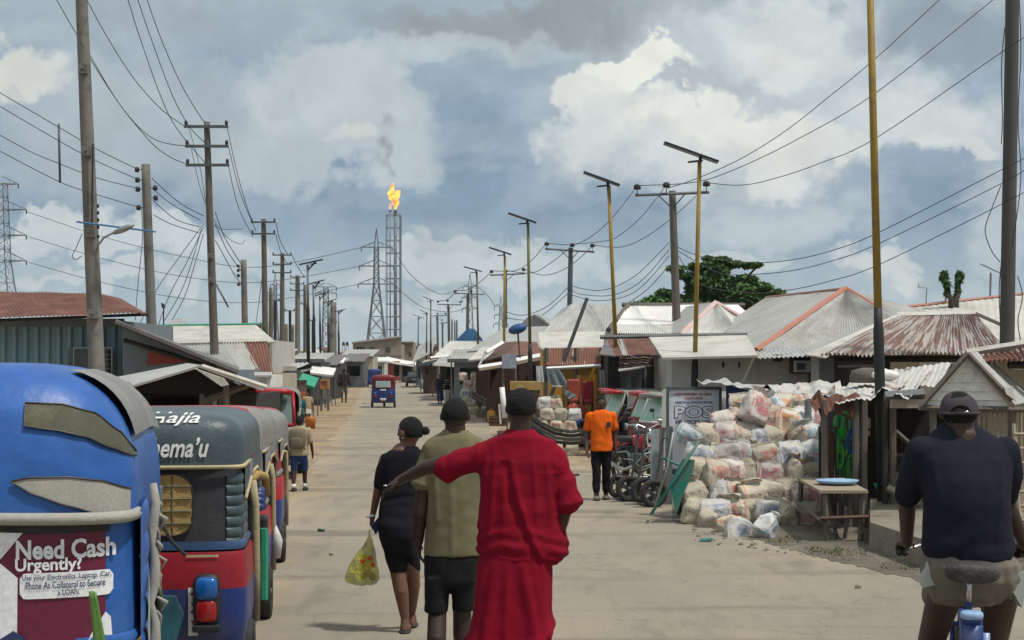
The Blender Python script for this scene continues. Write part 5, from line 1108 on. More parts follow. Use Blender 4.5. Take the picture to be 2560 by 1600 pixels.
def keke(label, o, loc, rz, sc=1, group='parked tricycle taxis on the left', name='tricycle_taxi', detail=True):
    r = thing(name, label, 'tricycle', loc, rz, group); r.scale = (sc, sc, sc)
    W_, z0, zt, e, eb = o.get('W', .61), o.get('z0', 1.44), o.get('zt', 1.80), o.get('e', .42), o.get('eb', .55)
    D = o.get('D', .32); yr = -1.30; yc = yr + D; yf = .85; Hh = zt - z0; B = lambda mb, nm, m, **k: mb.build(nm, m, r, world=False, smooth=True, **k)
    # hood: arch pulled forward, closed behind in a rounded dome
    sec = []; n = 28
    for i in range(n + 1):
        a = math.pi * i / n; c, s = math.cos(a), math.sin(a); sec.append((W_ * math.copysign(abs(c) ** e, c), Hh * abs(s) ** e))
    rings = []
    for k in range(9):
        y = yf + (yc - yf) * k / 8; dz = -.04 * ((y - .1) / 1.0) ** 2 if y > .1 else 0
        rings.append([(x, y, z0 + z + dz + (.012 * math.sin(k * 2.2) if 0 < k < 8 else 0)) for x, z in sec])
    for k in range(1, 11):
        b = math.pi / 2 * k / 10; s = max(.02, math.cos(b) ** eb); rings.append([(x * s, yc - D * math.sin(b) ** eb, z0 + z * s) for x, z in sec])
    mb = MB(); openloft(mb, rings); hood = B(mb, 'canopy', o['hood'])
    def hs(x, z, off=.006):
        nn, m = 2 / e, 2 / eb; A = min(.9999, abs(x / W_) ** nn + abs(max(0, z - z0) / Hh) ** nn); s = A ** (1 / nn); return V((x, yc - D * (1 - s ** m) ** (1 / m) - off, z))
    # side skirt of the canopy and the opening
    for s in (-1, 1):
        mb = MB(); pts = [V((s * (W_ + .004), yf + (yc - yf) * i / 10, z0)) for i in range(11)]; low = [p - V((0, 0, .10 + (.12 * max(0, 1 - abs((i - 10)) / 4) + .10 * max(0, 1 - i / 3)))) for i, p in enumerate(pts)]; openloft(mb, [pts, low]); B(mb, 'canopy_skirt', o['hood'])
        mb = MB(); mb.tube([p + V((s * .006, 0, 0)) for p in low], .012, 5); B(mb, 'piping', o.get('pipe', k_pipe))
    # rear panel and corner
    Wp = W_ - .015; zb = o.get('zb', .93)
    lv = [(z0 + .0, Wp), (z0 - .12, Wp), (zb + .1, Wp + .01), (zb, Wp + .01)]
    mb = MB(); openloft(mb, [[(x, y, z) for x, y in U(hw, yr + .035, D, -.55, e)] for z, hw in lv]); B(mb, 'rear_panel', o['panel'])
    def ws(x, z, off=.006): return V((x, ywall(x, Wp, yr + .035, D, e) - off, z))
    mb = MB(); mb.tube([(x, y, z0 - .008) for x, y in U(W_ + .004, yr - .002, D, -.55, e)], .014, 6); B(mb, 'piping', o.get('pipe', k_pipe))
    mb = MB(); openloft(mb, [[(x, y, z) for x, y in U(hw, yr + .02, D, -.55, e)] for z, hw in ((zb + .055, Wp + .012), (zb + .03, Wp + .03), (zb + .0, Wp + .02))]); B(mb, 'belt_strip', o.get('strip', k_blue))
    # body tub
    Wb = W_ + .01; mb = MB(); body = []
    zs = [(.99 * zb, Wb, yr), (zb - .04, Wb + .01, yr - .01), (zb - .23, Wb + .02, yr - .015), (zb - .24, Wb + .02, yr - .015), (.5, Wb + .02, yr - .01), (.32, Wb - .0, yr + .02), (.26, Wb - .05, yr + .05)]
    rings = [[(x, y, z) for x, y in U(hw, yy, D, -.45, e)] for z, hw, yy in zs]
    openloft(mb, rings[:4]); mb.m = 1; openloft(mb, rings[3:]); B(mb, 'body', [o.get('tub1', k_red), o.get('tub2', k_bluebody)])
    def bs(x, z, off=.006): return V((x, ywall(x, Wb + .02, yr - .012, D, e) - off, z))
    mb = MB(); mb.box(-Wb + .05, Wb - .05, -1.15, 1.05, .26, .31); mb.build('floor', m_black, r, world=False)
    mb = MB(); mb.box(-.5, .5, -.62, -.2, .31, .62); mb.box(-.5, .5, -.66, -.56, .62, 1.1); mb.build('passenger_seat', o.get('seat', k_char), r, world=False, bevel=.03)
    mb = MB(); mb.box(-.27, .27, .1, .42, .31, .62); mb.box(-.25, .25, .04, .12, .6, .98); mb.build('driver_seat', o.get('seat', k_char), r, world=False, bevel=.03)
    for s in (-1, 1):
        wheel(r, (s * (Wb - .02), -.82, .215), .215, .12, 'rear_wheel')
        mb = MB(); mb.tube([(s * Wb, -.48, zb - .02), (s * (Wb - .01), -.45, 1.2), (s * W_, -.42, z0)], .022, 6); B(mb, 'rear_pillar', o.get('frame', m_steel)); mb = MB(); mb.tube([(s * W_, yf - .1, z0), (s * (W_ - .03), .93, 1.0), (s * .46, 1.1, .75), (s * .4, 1.08, .31)], .022, 6); B(mb, 'side_frame', o.get('frame', m_steel))
        mb = MB(); openloft(mb, [[(s * (Wb + .012), -.45, .9 * zb), (s * (Wb + .012), -.1, .5), (s * (Wb + .0), .3, .36), (s * (Wb - .02), .95, .36)], [(s * (Wb + .012), -.45, .28), (s * (Wb + .012), -.1, .27), (s * Wb, .3, .27), (s * (Wb - .02), .95, .27)]]); B(mb, 'sill_panel', o.get('tub2', k_bluebody))
        if o.get('door'): 
            mb = MB(); mb.tube([(s * (W_ + .02), -.5, z0 - .15), (s * (W_ + .035), -.47, 1.15), (s * (Wb + .03), -.44, .7), (s * (Wb + .03), -.38, .35)], (.028, .03, .03, .025), 6); B(mb, 'door_trim', k_cream)
        # tail lamps
        x = s * o.get('lampx', .33); mb = MB(); c = bs(x, .6, .0)
        lw = o.get('lamp', 1.0)
        mb = MB(); mb.ell((x, c.y - .02, .625 + zb - .93), (.088 * lw, .05, .165 * lw), e=.55, nu=20, nv=12); h_ = B(mb, 'tail_lamp', m_blackpl)
        mb = MB(); mb.ell((x, c.y - .045, .70 + zb - .93), (.070 * lw, .05, .072 * lw), e=.55, nu=20, nv=10); k = B(mb, 'blue_lens', k_lblue); k.parent = h_
        mb = MB(); mb.ell((x, c.y - .038, .56 + zb - .93), (.066 * lw, .05, .075 * lw), e=.55, nu=20, nv=10); k = B(mb, 'red_lens', k_lred); k.parent = h_
        mb = MB(); mb.box(x - .085, x + .085, c.y - .09, c.y - .0, .43 + zb - .93, .475 + zb - .93); k = mb.build('lamp_bracket', m_blackpl, r, world=False, bevel=.01)
        # mirror
        if not o.get('mirror'): continue
        mb = MB(); mb.tube([(s * .5, 1.0, 1.0), (s * .62, 1.0, 1.08), (s * .74, .98, 1.04)], .012, 6); mm = B(mb, 'mirror_arm', m_blackpl)
        mb = MB(); mb.ell((s * .78, .97, .98), (.065, .03, .10), e=.6); k = B(mb, 'mirror', m_blackpl); k.parent = mm
    mb = MB(); mb.box(-.12, .12, yr - .04, yr - .025, .36, .45); mb.build('number_plate', m_yel, r, world=False)
    # front: cowl, windscreen, mudguard, fork, handlebar
    cw = []
    for z, hw, y in ((.33, .30, 1.12), (.45, .36, 1.2), (.7, .43, 1.22), (.9, .50, 1.16), (1.0, .54, 1.06)):
        cw.append([(hw * math.copysign(abs(math.cos(a)) ** .6, math.cos(a)), y - .16 + .2 * abs(math.sin(a)) ** .6 - .04, z) for a in [math.pi * i / 14 for i in range(15)]])
    mb = MB(); openloft(mb, cw); B(mb, 'front_cowl', o.get('front', k_red))
    q0 = [V((-.53, 1.06, 1.0)), V((.53, 1.06, 1.0)), V((.5, yf - .02, z0 + Hh * .72)), V((-.5, yf - .02, z0 + Hh * .72))]
    mb = MB()
    for a, b in zip(q0, q0[1:] + q0[:1]): mb.tube([a, b], .032, 6)
    wf = B(mb, 'windscreen_frame', o.get('wframe', k_red)); mb = MB(); mb.plate(q0[::-1], .012); k = mb.build('windscreen', o.get('glass', k_glass), None, world=False); k.parent = wf
    if o.get('stick', True):
        a = lambda u, v: (q0[0].lerp(q0[1], u)).lerp(q0[3].lerp(q0[2], u), v) + V((0, .012, .004))
        mb = MB(); mb.add([a(.12, .78), a(.88, .78), a(.86, .92), a(.14, .92), a(.1, .06), a(.9, .06), a(.84, .22), a(.16, .22)], [(3, 2, 1, 0), (7, 6, 5, 4)]); mb.build('sticker', k_sticker, wf, world=False)
    mb = MB(); mb.ell((0, 1.02, z0 + Hh * .80), (.50, .16, .06), e=.6); B(mb, 'visor', o.get('visor', k_red))
    for s in (-1, 1):
        mb = MB(); mb.tube([(s * .3, 1.12, .80), (s * .3, 1.25, .80)], [.07, .08], 14); hh = B(mb, 'headlight', m_chrome); mb = MB(); mb.ell((s * .3, 1.25, .80), (.07, .02, .07)); k = B(mb, 'lens', m_glass); k.parent = hh
    mb = MB(); mb.tube([(0, 1.17, .75), (.0, 1.28, .22)], .03, 6); B(mb, 'fork', m_steel)
    mb = MB(); mb.tube([(-.38, .78, 1.02), (-.1, .86, 1.0), (.1, .86, 1.0), (.38, .78, 1.02)], .014, 6); B(mb, 'handlebar', m_blackpl)
    mb = MB(); rings = []
    for i in range(9):
        a = math.radians(10 + 160 * i / 8); rings.append([(x, 1.28 + .26 * math.cos(a), .22 + .25 * math.sin(a) - .1 * abs(x) / .1 * .5) for x in (-.1, -.05, 0, .05, .1)])
    openloft(mb, rings); B(mb, 'mudguard', o.get('front', k_red))
    wheel(r, (0, 1.28, .215), .215, .12, 'front_wheel')
    return r, hs, ws, bs, hood
SL = 4.8
# blue tricycle in the foreground
yb0 = 7.5; rzb = R(8.5)
def rear_at(X, Yr, rz): return (X - 1.30 * math.sin(rz) * 1, Yr + 1.30 * math.cos(rz), 0)
blue = dict(mirror=False, W=.66, z0=1.40, zt=2.10, e=.74, eb=.8, D=.42, zb=.80, hood=k_blue, panel=k_blue, strip=k_blue, pipe=k_greycloth, tub1=k_blue, tub2=k_blue, frame=m_steel, lampx=.40, visor=k_grey)
r, hs, ws, bs, hood = keke('blue tricycle with domed hood and a maroon poster on its back, nearest at left', blue, rear_at(-2.37, yb0, rzb), rzb)
def px_b(px, py):  # photo pixel to local x, z on the back of the blue tricycle
    return ((px - 1280) / 560 + 2.37) , H - (py - HY) / 560
def curve(pts, ch=None):
    pts = [px_b(*p) for p in pts]
    def f(x):
        if x <= pts[0][0]: return pts[0][1]
        for a, b in zip(pts, pts[1:]):
            if a[0] <= x <= b[0]: t = (x - a[0]) / (b[0] - a[0]); t = t * t * (3 - 2 * t) * .3 + t * .7; return a[1] + (b[1] - a[1]) * t
        return pts[-1][1]
    return f
for nm, T, Bm, m_ in (('dark_stripe', [(52, 1008), (140, 1012), (220, 1035), (280, 1085), (318, 1142)], [(52, 1067), (130, 1078), (200, 1095), (260, 1125), (318, 1153)], k_olive),
                      ('grey_flash', [(27, 1203), (70, 1196), (160, 1196), (240, 1208), (308, 1234)], [(27, 1207), (80, 1238), (160, 1268), (240, 1295), (302, 1314)], k_greycloth)):
    t, b = curve(T), curve(Bm); xa, xb = px_b(*T[0])[0], px_b(*T[-1])[0]
    decal(lambda x, z: hs(x, z, .012) if z > 1.40 else ws(x, z, .05), t, b, xa, xb, 30, 5).build(nm, m_, r, world=False, smooth=True)
    for cv in (t, b):
        mb = MB(); pts_ = []
        for i in range(31):
            x = xa + (xb - xa) * i / 30; z = cv(x); pts_.append(hs(x, z, .014) if z > 1.40 else ws(x, z, .052))
        mb.tube(pts_, .0045, 5); mb.build('stitched_edge', m_blackpl, r, world=False)
mb = MB(); mb.tube([(x, y, 1.41 - .02 * abs(x)) for x, y in U(.655, -1.325, .42, -.9, .62)], [(.028)] * 27, 8); mb.build('hood_trim', k_greycloth, r, world=False, smooth=True)
mb = decal(lambda x, z: ws(x, z, .014), lambda x: 1.385, lambda x: 1.33, -.6, .55, 20, 2); mb.build('dark_band', k_char, r, world=False, smooth=True)
pw0, pw1 = -.62, .485
mb = decal(lambda x, z: ws(x, z, .018), lambda x: 1.335, lambda x: .60, pw0, .53, 24, 6); pst = mb.build('poster', k_maroon, r, world=False, smooth=True)
def pwall(x, z): return ws(x, z, .026)
def wpoly(pts, off=.023):
    q = [px_b(*p) for p in pts]; mb = MB(); mb.add([ws(x, z, off) for x, z in q], [tuple(range(len(q)))]); return mb
for pts in ([(-60, 1331), (52, 1335), (0, 1398), (-60, 1440)], [(-40, 1400), (0, 1412), (40, 1448), (38, 1640), (-40, 1640)], [(215, 1600), (250, 1546), (262, 1560), (268, 1640), (200, 1640)]):
    mb = wpoly(pts); k = mb.build('white_shape', k_print, pst, world=False)
for pts in ([(-10, 1605), (30, 1580), (60, 1600), (60, 1640), (-10, 1640)],):
    mb = wpoly(pts, .027); k = mb.build('dark_shape', k_ink, pst, world=False)
def ptext(txt, x0, x1, y0, y1, m_, bold=.02, off=.026):
    a, b = px_b(x0, y1), px_b(x1, y0); mb = fit_text(txt, a[0], b[0], a[1], b[1], lambda x, z: ws(x, z, off), bold); return mb.build('lettering', m_, pst, world=False)
ptext('Need Cash', 36, 274, 1353, 1403, k_print, .03); ptext('Urgently?', 34, 194, 1399, 1441, k_print, .025)
xa, za = px_b(45, 1502); xb, zb_ = px_b(268, 1437); rr = .025
def pe(x): q = max(0, min(1, min(x - xa, xb - x) / rr)); return (1 - math.sqrt(max(0, 1 - (1 - q) ** 2))) * rr
decal(lambda x, z: ws(x, z, .024), lambda x: zb_ - pe(x), lambda x: za + pe(x), xa, xb, 26, 2).build('pill', k_print, pst, world=False)
ptext('Use your Electronics, Laptop, Car,', 51, 264, 1441, 1458, k_ink, .012, .030); ptext('Phone As Collateral to Secure', 60, 250, 1459, 1477, k_ink, .012, .030); ptext('a LOAN.', 137, 190, 1480, 1495, k_ink, .012, .030)
# quilted right side of the blue tricycle and its cyan leaf print
mb = MB(); rings = []
for j in range(41):
    z = 1.42 - .021 * j * .9; q = .02 * abs(math.sin(j / 8 * math.pi)) ** .6
    rings.append([(.665 + q * math.sin(math.pi * (i / 12)) + .012, -1.0 + .55 * i / 12, z + .02 * math.sin(i / 12 * 3)) for i in range(13)])
openloft(mb, rings); mb.build('quilted_corner', k_blue, r, world=False, smooth=True)
for s in (1,):
    mb = MB(); pts_ = []
    for i in range(13): a = i / 12 * math.pi; pts_.append((.705, -.78 + .08 * math.sin(a) * (1 if 1 else 0) - .1, 1.08 - .42 * i / 12))
    q = [(.703, -.80 - .07 * math.sin(math.pi * i / 12) ** .8, 1.10 - .5 * i / 12) for i in range(13)] + [(.703, -.80 + .07 * math.sin(math.pi * i / 12) ** .8, 1.10 - .5 * i / 12) for i in range(11, 0, -1)]
    mb = MB(); mb.add(q, [tuple(range(len(q)))]); mb.build('leaf_patch', mat('patch_multicolour', (.10, .42, .55), (.55, .30, .25), 1.4, .6, amt=.6, dirt=(.42, .50, .30), ds=2.2), r, world=False)
# torn cloth along the right edge of its opening
mb = MB(); pts_ = [(.70 + .012 * math.sin(i * 1.9), -.46 + .02 * math.sin(i * 2.7), 1.50 - .1 * i) for i in range(12)]; mb.tube(pts_, [.018 + .008 * (i % 3) for i in range(12)], 7); mb.build('torn_trim', k_greycloth, r, world=False, smooth=True)
mb = MB()
for i in range(9): z = 1.42 - .07 * i; a = V((.72, -.46, z)); mb.tube([a, a + V((.02 + .02 * math.sin(i * 2), .03, -.03)), a + V((.01, .05, -.06 - .03 * (i % 3)))], [.006, .010 + .006 * (i % 2), .003], 5)
mb.build('torn_strips', k_greycloth, r, world=False, smooth=True)
mb = MB(); mb.tube([(.70, -.40, 1.22), (.72, -.3, .9), (.72, -.1, .55), (.71, .3, .36)], .02, 6); mb.build('door_rail', k_olive, r, world=False, smooth=True)
mb = MB(); mb.tube([(.66, 1.0, 1.16), (.72, .96, 1.06), (.80, .93, .98)], .011, 6); k = mb.build('broken_mirror_arm', m_blackpl, r, world=False)
mb = MB(); mb.add([(.66, -.3, .92), (.80, -.25, .90), (.84, -.22, .80), (.79, -.25, .62), (.68, -.3, .52)], [(0, 1, 2, 3, 4)]); mb.v += [q + V((0, .04, 0)) for q in mb.v[:5]]; mb.f += [(9, 8, 7, 6, 5)] + [(i, i + 5, (i + 1) % 5 + 5, (i + 1) % 5) for i in range(5)]; mb.uv += [[(0, 0)] * 5] + [[(0, 0)] * 4] * 5; mb.mi += [0] * 6; mb.build('side_flap', mat('flap_teal', (.015, .10, .12), (.01, .05, .07), 4, .4), r, world=False)
# grey front visor roof pieces
mb = MB(); rings = []
for k in range(10):
    y = -.85 + 1.9 * k / 9; rings.append([(x * 1.012, y, 1.40 + z * 1.015 - .06 * max(0, (y - .2)) ** 2) for x, z in [(.66 * abs(math.cos(a)) ** .62, .69 * math.sin(a) ** .62) for a in [R(20 + 50 * i / 8) for i in range(9)]]])
openloft(mb, rings); mb.build('roof_side_strip', k_grey, r, world=False, smooth=True)

# dark tricycle with the script
dk = dict(W=.585, hood=k_slate, panel=k_char, strip=mat('vinyl_midblue', (.05, .10, .22), (.04, .08, .18), 3, .4), pipe=k_pipe, tub1=mat('enamel_crimson', (.30, .014, .026), (.24, .012, .02), 2, .4, dirt=(.14, .03, .035), ds=3), tub2=k_bluebody, door=True, e=.40, eb=.6, D=.26, zt=1.79, z0=1.46, zb=.93, lampx=.37, lamp=1.0)
rz = R(5.5); r, hs, ws, bs, hood = keke('dark tricycle with white script on its slate hood and an ochre quilted window', dk, rear_at(-2.28, 10.5, rz), rz)
def px_d(px, py): return ((px - 1280) / 400 + 2.28), H - (py - HY) / 400
def htext(txt, x0, x1, y0, y1, bold, shear, f, m_=None):
    a, b = px_d(x0, y1), px_d(x1, y0); return fit_text(txt, a[0], b[0], a[1], b[1], f, bold, shear).build('lettering', m_ or k_paint, r, world=False)
htext('Hajia', 366, 496, 1032, 1066, .012, .35, lambda x, z: hs(x, z, .012)); htext('Shema\u2019u', 352, 520, 1094, 1144, .02, .3, lambda x, z: hs(x, z, .012))
q = []; xc = 0.0
for i in range(40): a = 2 * math.pi * i / 40; q.append((.09 + .19 * math.copysign(abs(math.cos(a)) ** .55, math.cos(a)), 1.215 + .195 * math.copysign(abs(math.sin(a)) ** .55, math.sin(a))))
mb = MB(); vs = []; fs = []; N_ = 14
for i in range(N_ + 1):
    for j in range(N_ + 1):
        u, v = -1 + 2 * i / N_, -1 + 2 * j / N_; k = (abs(u) ** 3.6 + abs(v) ** 3.6) ** (1 / 3.6) or 1; m_ = max(abs(u), abs(v)); x = .09 + .19 * u * (m_ / k if k else 1); z = 1.215 + .195 * v * (m_ / k if k else 1)
        puff = .010 * abs(math.sin(math.pi * ((x - .09) / .19) * 1.5)) ** .5 * abs(math.sin(math.pi * ((z - 1.215) / .195) * 2.5)) ** .5; vs.append(ws(x, z, .01 + puff))
for i in range(N_):
    for j in range(N_): a = i * (N_ + 1) + j; fs.append((a, a + N_ + 1, a + N_ + 2, a + 1))
mb.add(vs, fs); w_ = mb.build('quilted_window', k_quilt, r, world=False, smooth=True)
mb = MB(); mb.tube([ws(x, z, .014) for x, z in q] + [ws(q[0][0], q[0][1], .014)], .008, 5); k = mb.build('window_piping', m_blackpl, w_, world=False)
for x0, x1 in ((-.17, .17),):
    mb = MB()
    for i in range(1, 3): mb.tube([ws(-.10 + .38 * i / 3, 1.03, .02), ws(-.10 + .38 * i / 3, 1.40, .02)], .005, 4)
    for i in range(1, 5): mb.tube([ws(-.09, 1.02 + .39 * i / 5, .02), ws(.27, 1.02 + .39 * i / 5, .02)], .005, 4)
    k = mb.build('quilt_seams', k_olive, w_, world=False)
for s in (-1, 1):   # ribbed corners
    for i in range(7):
        z = 1.40 - .067 * i; mb = MB(); rings = []
        for j in range(7):
            f_ = j / 6; x = s * (.475 + .10 * min(1, f_ * 1.6)); y = ywall(x, .572, -1.265, .26, .4) if f_ < .55 else -1.0 + .5 * (f_ - .55)
            rings.append([V((x + s * .004 * 1, y - .012 * math.cos(a), z - .03 + .034 * math.sin(a))) + V((s * .012 * math.cos(a), 0, 0)) for a in [R(-80 + 40 * k) for k in range(5)]])
        openloft(mb, rings); mb.build('ribbed_corner', k_slate, r, world=False, smooth=True)
mb = decal(lambda x, z: bs(x, z, .006), lambda x: .70, lambda x: .40, .255, .315, 3, 3); st_ = mb.build('sticker_strip', k_print, r, world=False)
mb = MB()
for i, z in enumerate((.655, .60, .545, .49)): mb.add([bs(.285, z + .022, .01), bs(.305, z, .01), bs(.285, z - .006, .01), bs(.265, z, .01)] if i % 2 == 0 else [bs(.285, z - .022, .01), bs(.303, z + .012, .01), bs(.285, z + .004, .01), bs(.267, z + .012, .01)], [(3, 2, 1, 0)])
mb.build('red_marks', k_red, st_, world=False)
mb = decal(lambda x, z: bs(x, z, .006), lambda x: .905, lambda x: .89, .24, .44, 4, 1); mb.build('faded_sticker', k_pipe, r, world=False)
# inside items seen through its right side
mb = MB(); mb.tube([(.50, -.25, 1.24), (.62, -.12, 1.33), (.66, .1, 1.30), (.66, .25, 1.16)], .03, 8); mb.build('padded_roll', k_quilt, r, world=False, smooth=True)
mb = MB()
for i in range(9): a = R(10 + 20 * i); mb.ell((.62, -.02 + .12 * math.cos(a), 1.08 + .13 * math.sin(a)), (.05, .035, .035), nu=8, nv=6)
mb.build('blue_rope_coil', k_bluebody, r, world=False, smooth=True)
mb = MB(); mb.box(.60, .68, .0, .22, .88, 1.02); mb.build('black_mirror', m_blackpl, r, world=False, bevel=.02)
mb = MB(); mb.tube([(.66, -.1, .95), (.66, -.08, .45)], .03, 6); mb.build('green_strap', m_green, r, world=False)
# the rest of the row
gk = dict(hood=k_grey, panel=k_grey, strip=k_grey, pipe=k_cream, tub1=k_red, tub2=k_bluebody, door=True, zt=1.72, z0=1.40)
rz = R(5); r, hs, ws, bs, hood = keke('tricycle with plain grey roof ahead of the dark scripted one', gk, rear_at(-2.60, 13.35, rz), rz)
mb = MB(); mb.tube([(.66, -.45, .75), (.68, -.42, .6), (.68, -.4, .45)], [.01, .05, .03], 8); mb.build('white_bag', m_white, r, world=False, smooth=True)
rz = R(5); rk = dict(gk); rk.update(hood=k_grey, panel=k_red, tub2=k_bluebody, zt=1.6, z0=1.30)
keke('red and blue tricycle with brown bumper, third in the row ahead', rk, rear_at(-3.02, 17.3, rz), rz)
fk = dict(hood=k_grey, panel=k_grey, strip=k_grey, tub1=k_bluebody, tub2=k_bluebody, front=k_bluebody, visor=k_red, zt=1.66, z0=1.36, stick=True)
keke('tricycle facing the camera with red windscreen frame and grey roof', fk, (XP(668, 31.5), 31.5, 0), R(186), 1)
keke('red and blue tricycle taxi driving away alone on the road', dict(hood=MATS['dark_red'], panel=MATS['dark_red'], strip=k_bluebody, tub1=k_bluebody, tub2=k_bluebody, pipe=m_black, lampx=.42, zt=1.74, zb=1.0), (XP(957, 81), 81.6, 0), R(3), .9, 'moving tricycle taxis')
keke('small dark blue tricycle far up the road on the left', dict(hood=k_bluebody, panel=k_bluebody, strip=k_bluebody, tub1=k_bluebody, tub2=k_bluebody, pipe=m_black), (XP(934, 150), 151, 0), R(3), .92, 'moving tricycle taxis')
GRK = 'tricycles parked on the right behind the man in orange'
m_mint = mat('screen_mint', (.25, .45, .40), (.45, .60, .50), 2.5, .15, dirt=(.6, .66, .62), ds=3)
for i, (px, Y, hood_, wf, vis, l) in enumerate(((1610, 41, k_grey, k_greycloth, k_red, 'tricycle with pale framed screen, furthest left of the right hand row'), (1625, 38.5, k_grey, k_greycloth, k_red, 'tricycle with mint screen and red visor just behind the man in orange'),
        (1700, 36.5, k_grey, k_red, k_red, 'tricycle with green stickered screen between the mint and the white framed ones'), (1735, 34.2, k_grey, m_fascia, k_grey, 'tricycle with bright white screen frame, nearest of the right hand row'))):
    keke(l, dict(mirror=True, hood=hood_, panel=hood_, strip=hood_, tub1=k_char, tub2=MATS['dark_red'], front=MATS['dark_red'], wframe=wf, visor=vis, glass=m_mint, zt=1.62, z0=1.38, pipe=k_greycloth), (XP(px, Y), Y, 0), R(105 + (i % 2) * 3), .93, GRK)
# rear glass for the lone tricycle
for o_ in list(COL.objects):
    if o_.get('label', '').startswith('red and blue tricycle taxi driving'):
        mb = MB(); mb.box(-.40, .40, -1.36, -1.32, 1.08, 1.42); mb.build('rear_window', mat('bright_glass', (.42, .5, .52), (.3, .38, .4), 3, .1), o_, world=False, bevel=.02)
        mb = MB(); mb.box(-.15, .15, -1.36, -1.34, .93, .99); mb.build('white_sticker', k_print, o_, world=False); mb = MB(); mb.box(-.16, .16, -1.36, -1.335, .44, .52); mb.build('white_plate', k_print, o_, world=False)
# saloon car
def saloon(label, loc, rz, m_):
    r = thing('parked_car', label, 'car', loc, rz); B = lambda mb, nm, m, **k: mb.build(nm, m, r, world=False, smooth=True, **k)
    prof = [(-2.2, .35, .55, .70), (-2.15, .30, .92, .78), (-1.6, .28, .98, .82), (-.4, .27, .98, .85), (1.0, .27, .95, .85), (1.9, .28, .82, .80), (2.15, .32, .6, .68)]
    def ring(y, z0, z1, w, n=20): return [(w * math.copysign(abs(math.cos(2 * math.pi * k / n)) ** .45, math.cos(2 * math.pi * k / n)), y, (z0 + z1) / 2 + (z1 - z0) / 2 * math.copysign(abs(math.sin(2 * math.pi * k / n)) ** .45, math.sin(2 * math.pi * k / n))) for k in range(n)]
    mb = MB(); mb.loft([ring(*p) for p in prof]); B(mb, 'body', m_)
    cab = [(-1.75, .95, .97, .70), (-1.25, .95, 1.36, .64), (-.8, .95, 1.43, .63), (.1, .95, 1.43, .63), (1.05, .93, .96, .7)]
    mb = MB(); mb.loft([ring(*p) for p in cab]); B(mb, 'cabin', k_glass)
    mb = MB(); mb.box(-.58, .58, -1.2, .15, 1.41, 1.455); mb.build('roof', m_, r, world=False, bevel=.03)
    for s in (-1, 1):
        for y in (-1.35, 1.35): wheel(r, (s * .74, y, .31), .31, .2, 'wheel')
        mb = MB(); mb.box(s * .62 - .14, s * .62 + .14, -2.24, -2.18, .72, .84); mb.build('tail_light', k_lred, r, world=False)
        for a, b in (((s * .66, -1.7, .97), (s * .6, -1.22, 1.4)), ((s * .66, 1.0, .97), (s * .6, .1, 1.42)), ((s * .68, -.5, .97), (s * .62, -.5, 1.42))): mb = MB(); mb.tube([a, b], .035, 4); mb.build('pillar', m_, r, world=False)
    mb = MB(); mb.box(-.25, .25, -2.235, -2.2, .62, .74); mb.build('number_plate', k_print, r, world=False); mb = MB(); mb.box(-.74, .74, -2.27, -2.15, .36, .5); mb.build('bumper', m_blackpl, r, world=False, bevel=.03)
    return r
saloon('dark green saloon car seen from behind at the far end of the road', (XP(1034, 156), 158, 0), R(3), mat('car_green', (.06, .10, .09), (.05, .08, .075), 2, .3))
# motorcycles
def motorbike(label, loc, rz, c, group='motorcycles parked on the right', sc=1):
    r = thing('motorcycle', label, 'motorcycle', loc, rz, group); r.scale = (sc,) * 3; B = lambda mb, nm, m: mb.build(nm, m, r, world=False, smooth=True)
    wheel(r, (0, -.62, .29), .29, .10, 'rear_wheel', spokes=6, rimm=m_galv); wheel(r, (0, .66, .29), .29, .09, 'front_wheel', spokes=6, rimm=m_galv)
    mb = MB(); mb.tube([(0, .45, .82), (0, .2, .62), (0, -.1, .4), (0, -.62, .32)], .03, 6); mb.tube([(0, .2, .7), (0, -.25, .66), (0, -.7, .62)], .025, 6); B(mb, 'frame', m_black)
    mb = MB(); mb.ell((0, .17, .76), (.13, .24, .13), e=.8); B(mb, 'tank', c); mb = MB(); mb.ell((0, -.35, .78), (.13, .38, .06), e=.7); B(mb, 'seat', m_blackpl)
    mb = MB(); mb.ell((0, .02, .42), (.14, .18, .15), e=.7); B(mb, 'engine', m_steel); mb = MB(); mb.tube([(.1, .1, .35), (.14, -.2, .26), (.15, -.75, .34)], [.02, .03, .045], 8); B(mb, 'exhaust', m_chrome)
    for s in (-1, 1): mb = MB(); mb.tube([(s * .06, .42, .92), (s * .07, .66, .29)], .022, 6); B(mb, 'fork', m_chrome)
    mb = MB(); mb.tube([(-.36, .28, 1.05), (-.2, .36, 1.06), (0, .4, .98), (.2, .36, 1.06), (.36, .28, 1.05)], .016, 6); B(mb, 'handlebar', m_chrome)
    mb = MB(); mb.ell((0, .52, .88), (.09, .07, .09)); B(mb, 'headlight', m_chrome); mb = MB(); mb.box(-.07, .07, -.86, -.78, .62, .72); B(mb, 'tail_lamp', k_lred)
    mb = MB(); rings = [[(x, .66 + .33 * math.cos(R(a)), .29 + .33 * math.sin(R(a))) for x in (-.06, 0, .06)] for a in range(20, 161, 20)]; openloft(mb, rings); B(mb, 'mudguard', c)
    for s in (-1, 1): mb = MB(); mb.tube([(s * .3, .3, 1.06), (s * .34, .33, 1.2)], .008, 4); mb.ell((s * .36, .33, 1.24), (.06, .015, .04)); B(mb, 'mirror', m_blackpl)
    return r
g_ = G(1450, 1133); motorbike('dark blue motorcycle half hidden by the man in orange', g_, R(70), k_blue, sc=.95)
g_ = G(1424, 1122); motorbike('black motorcycle left of the blue one behind the man in orange', g_, R(80), m_black, sc=.9)
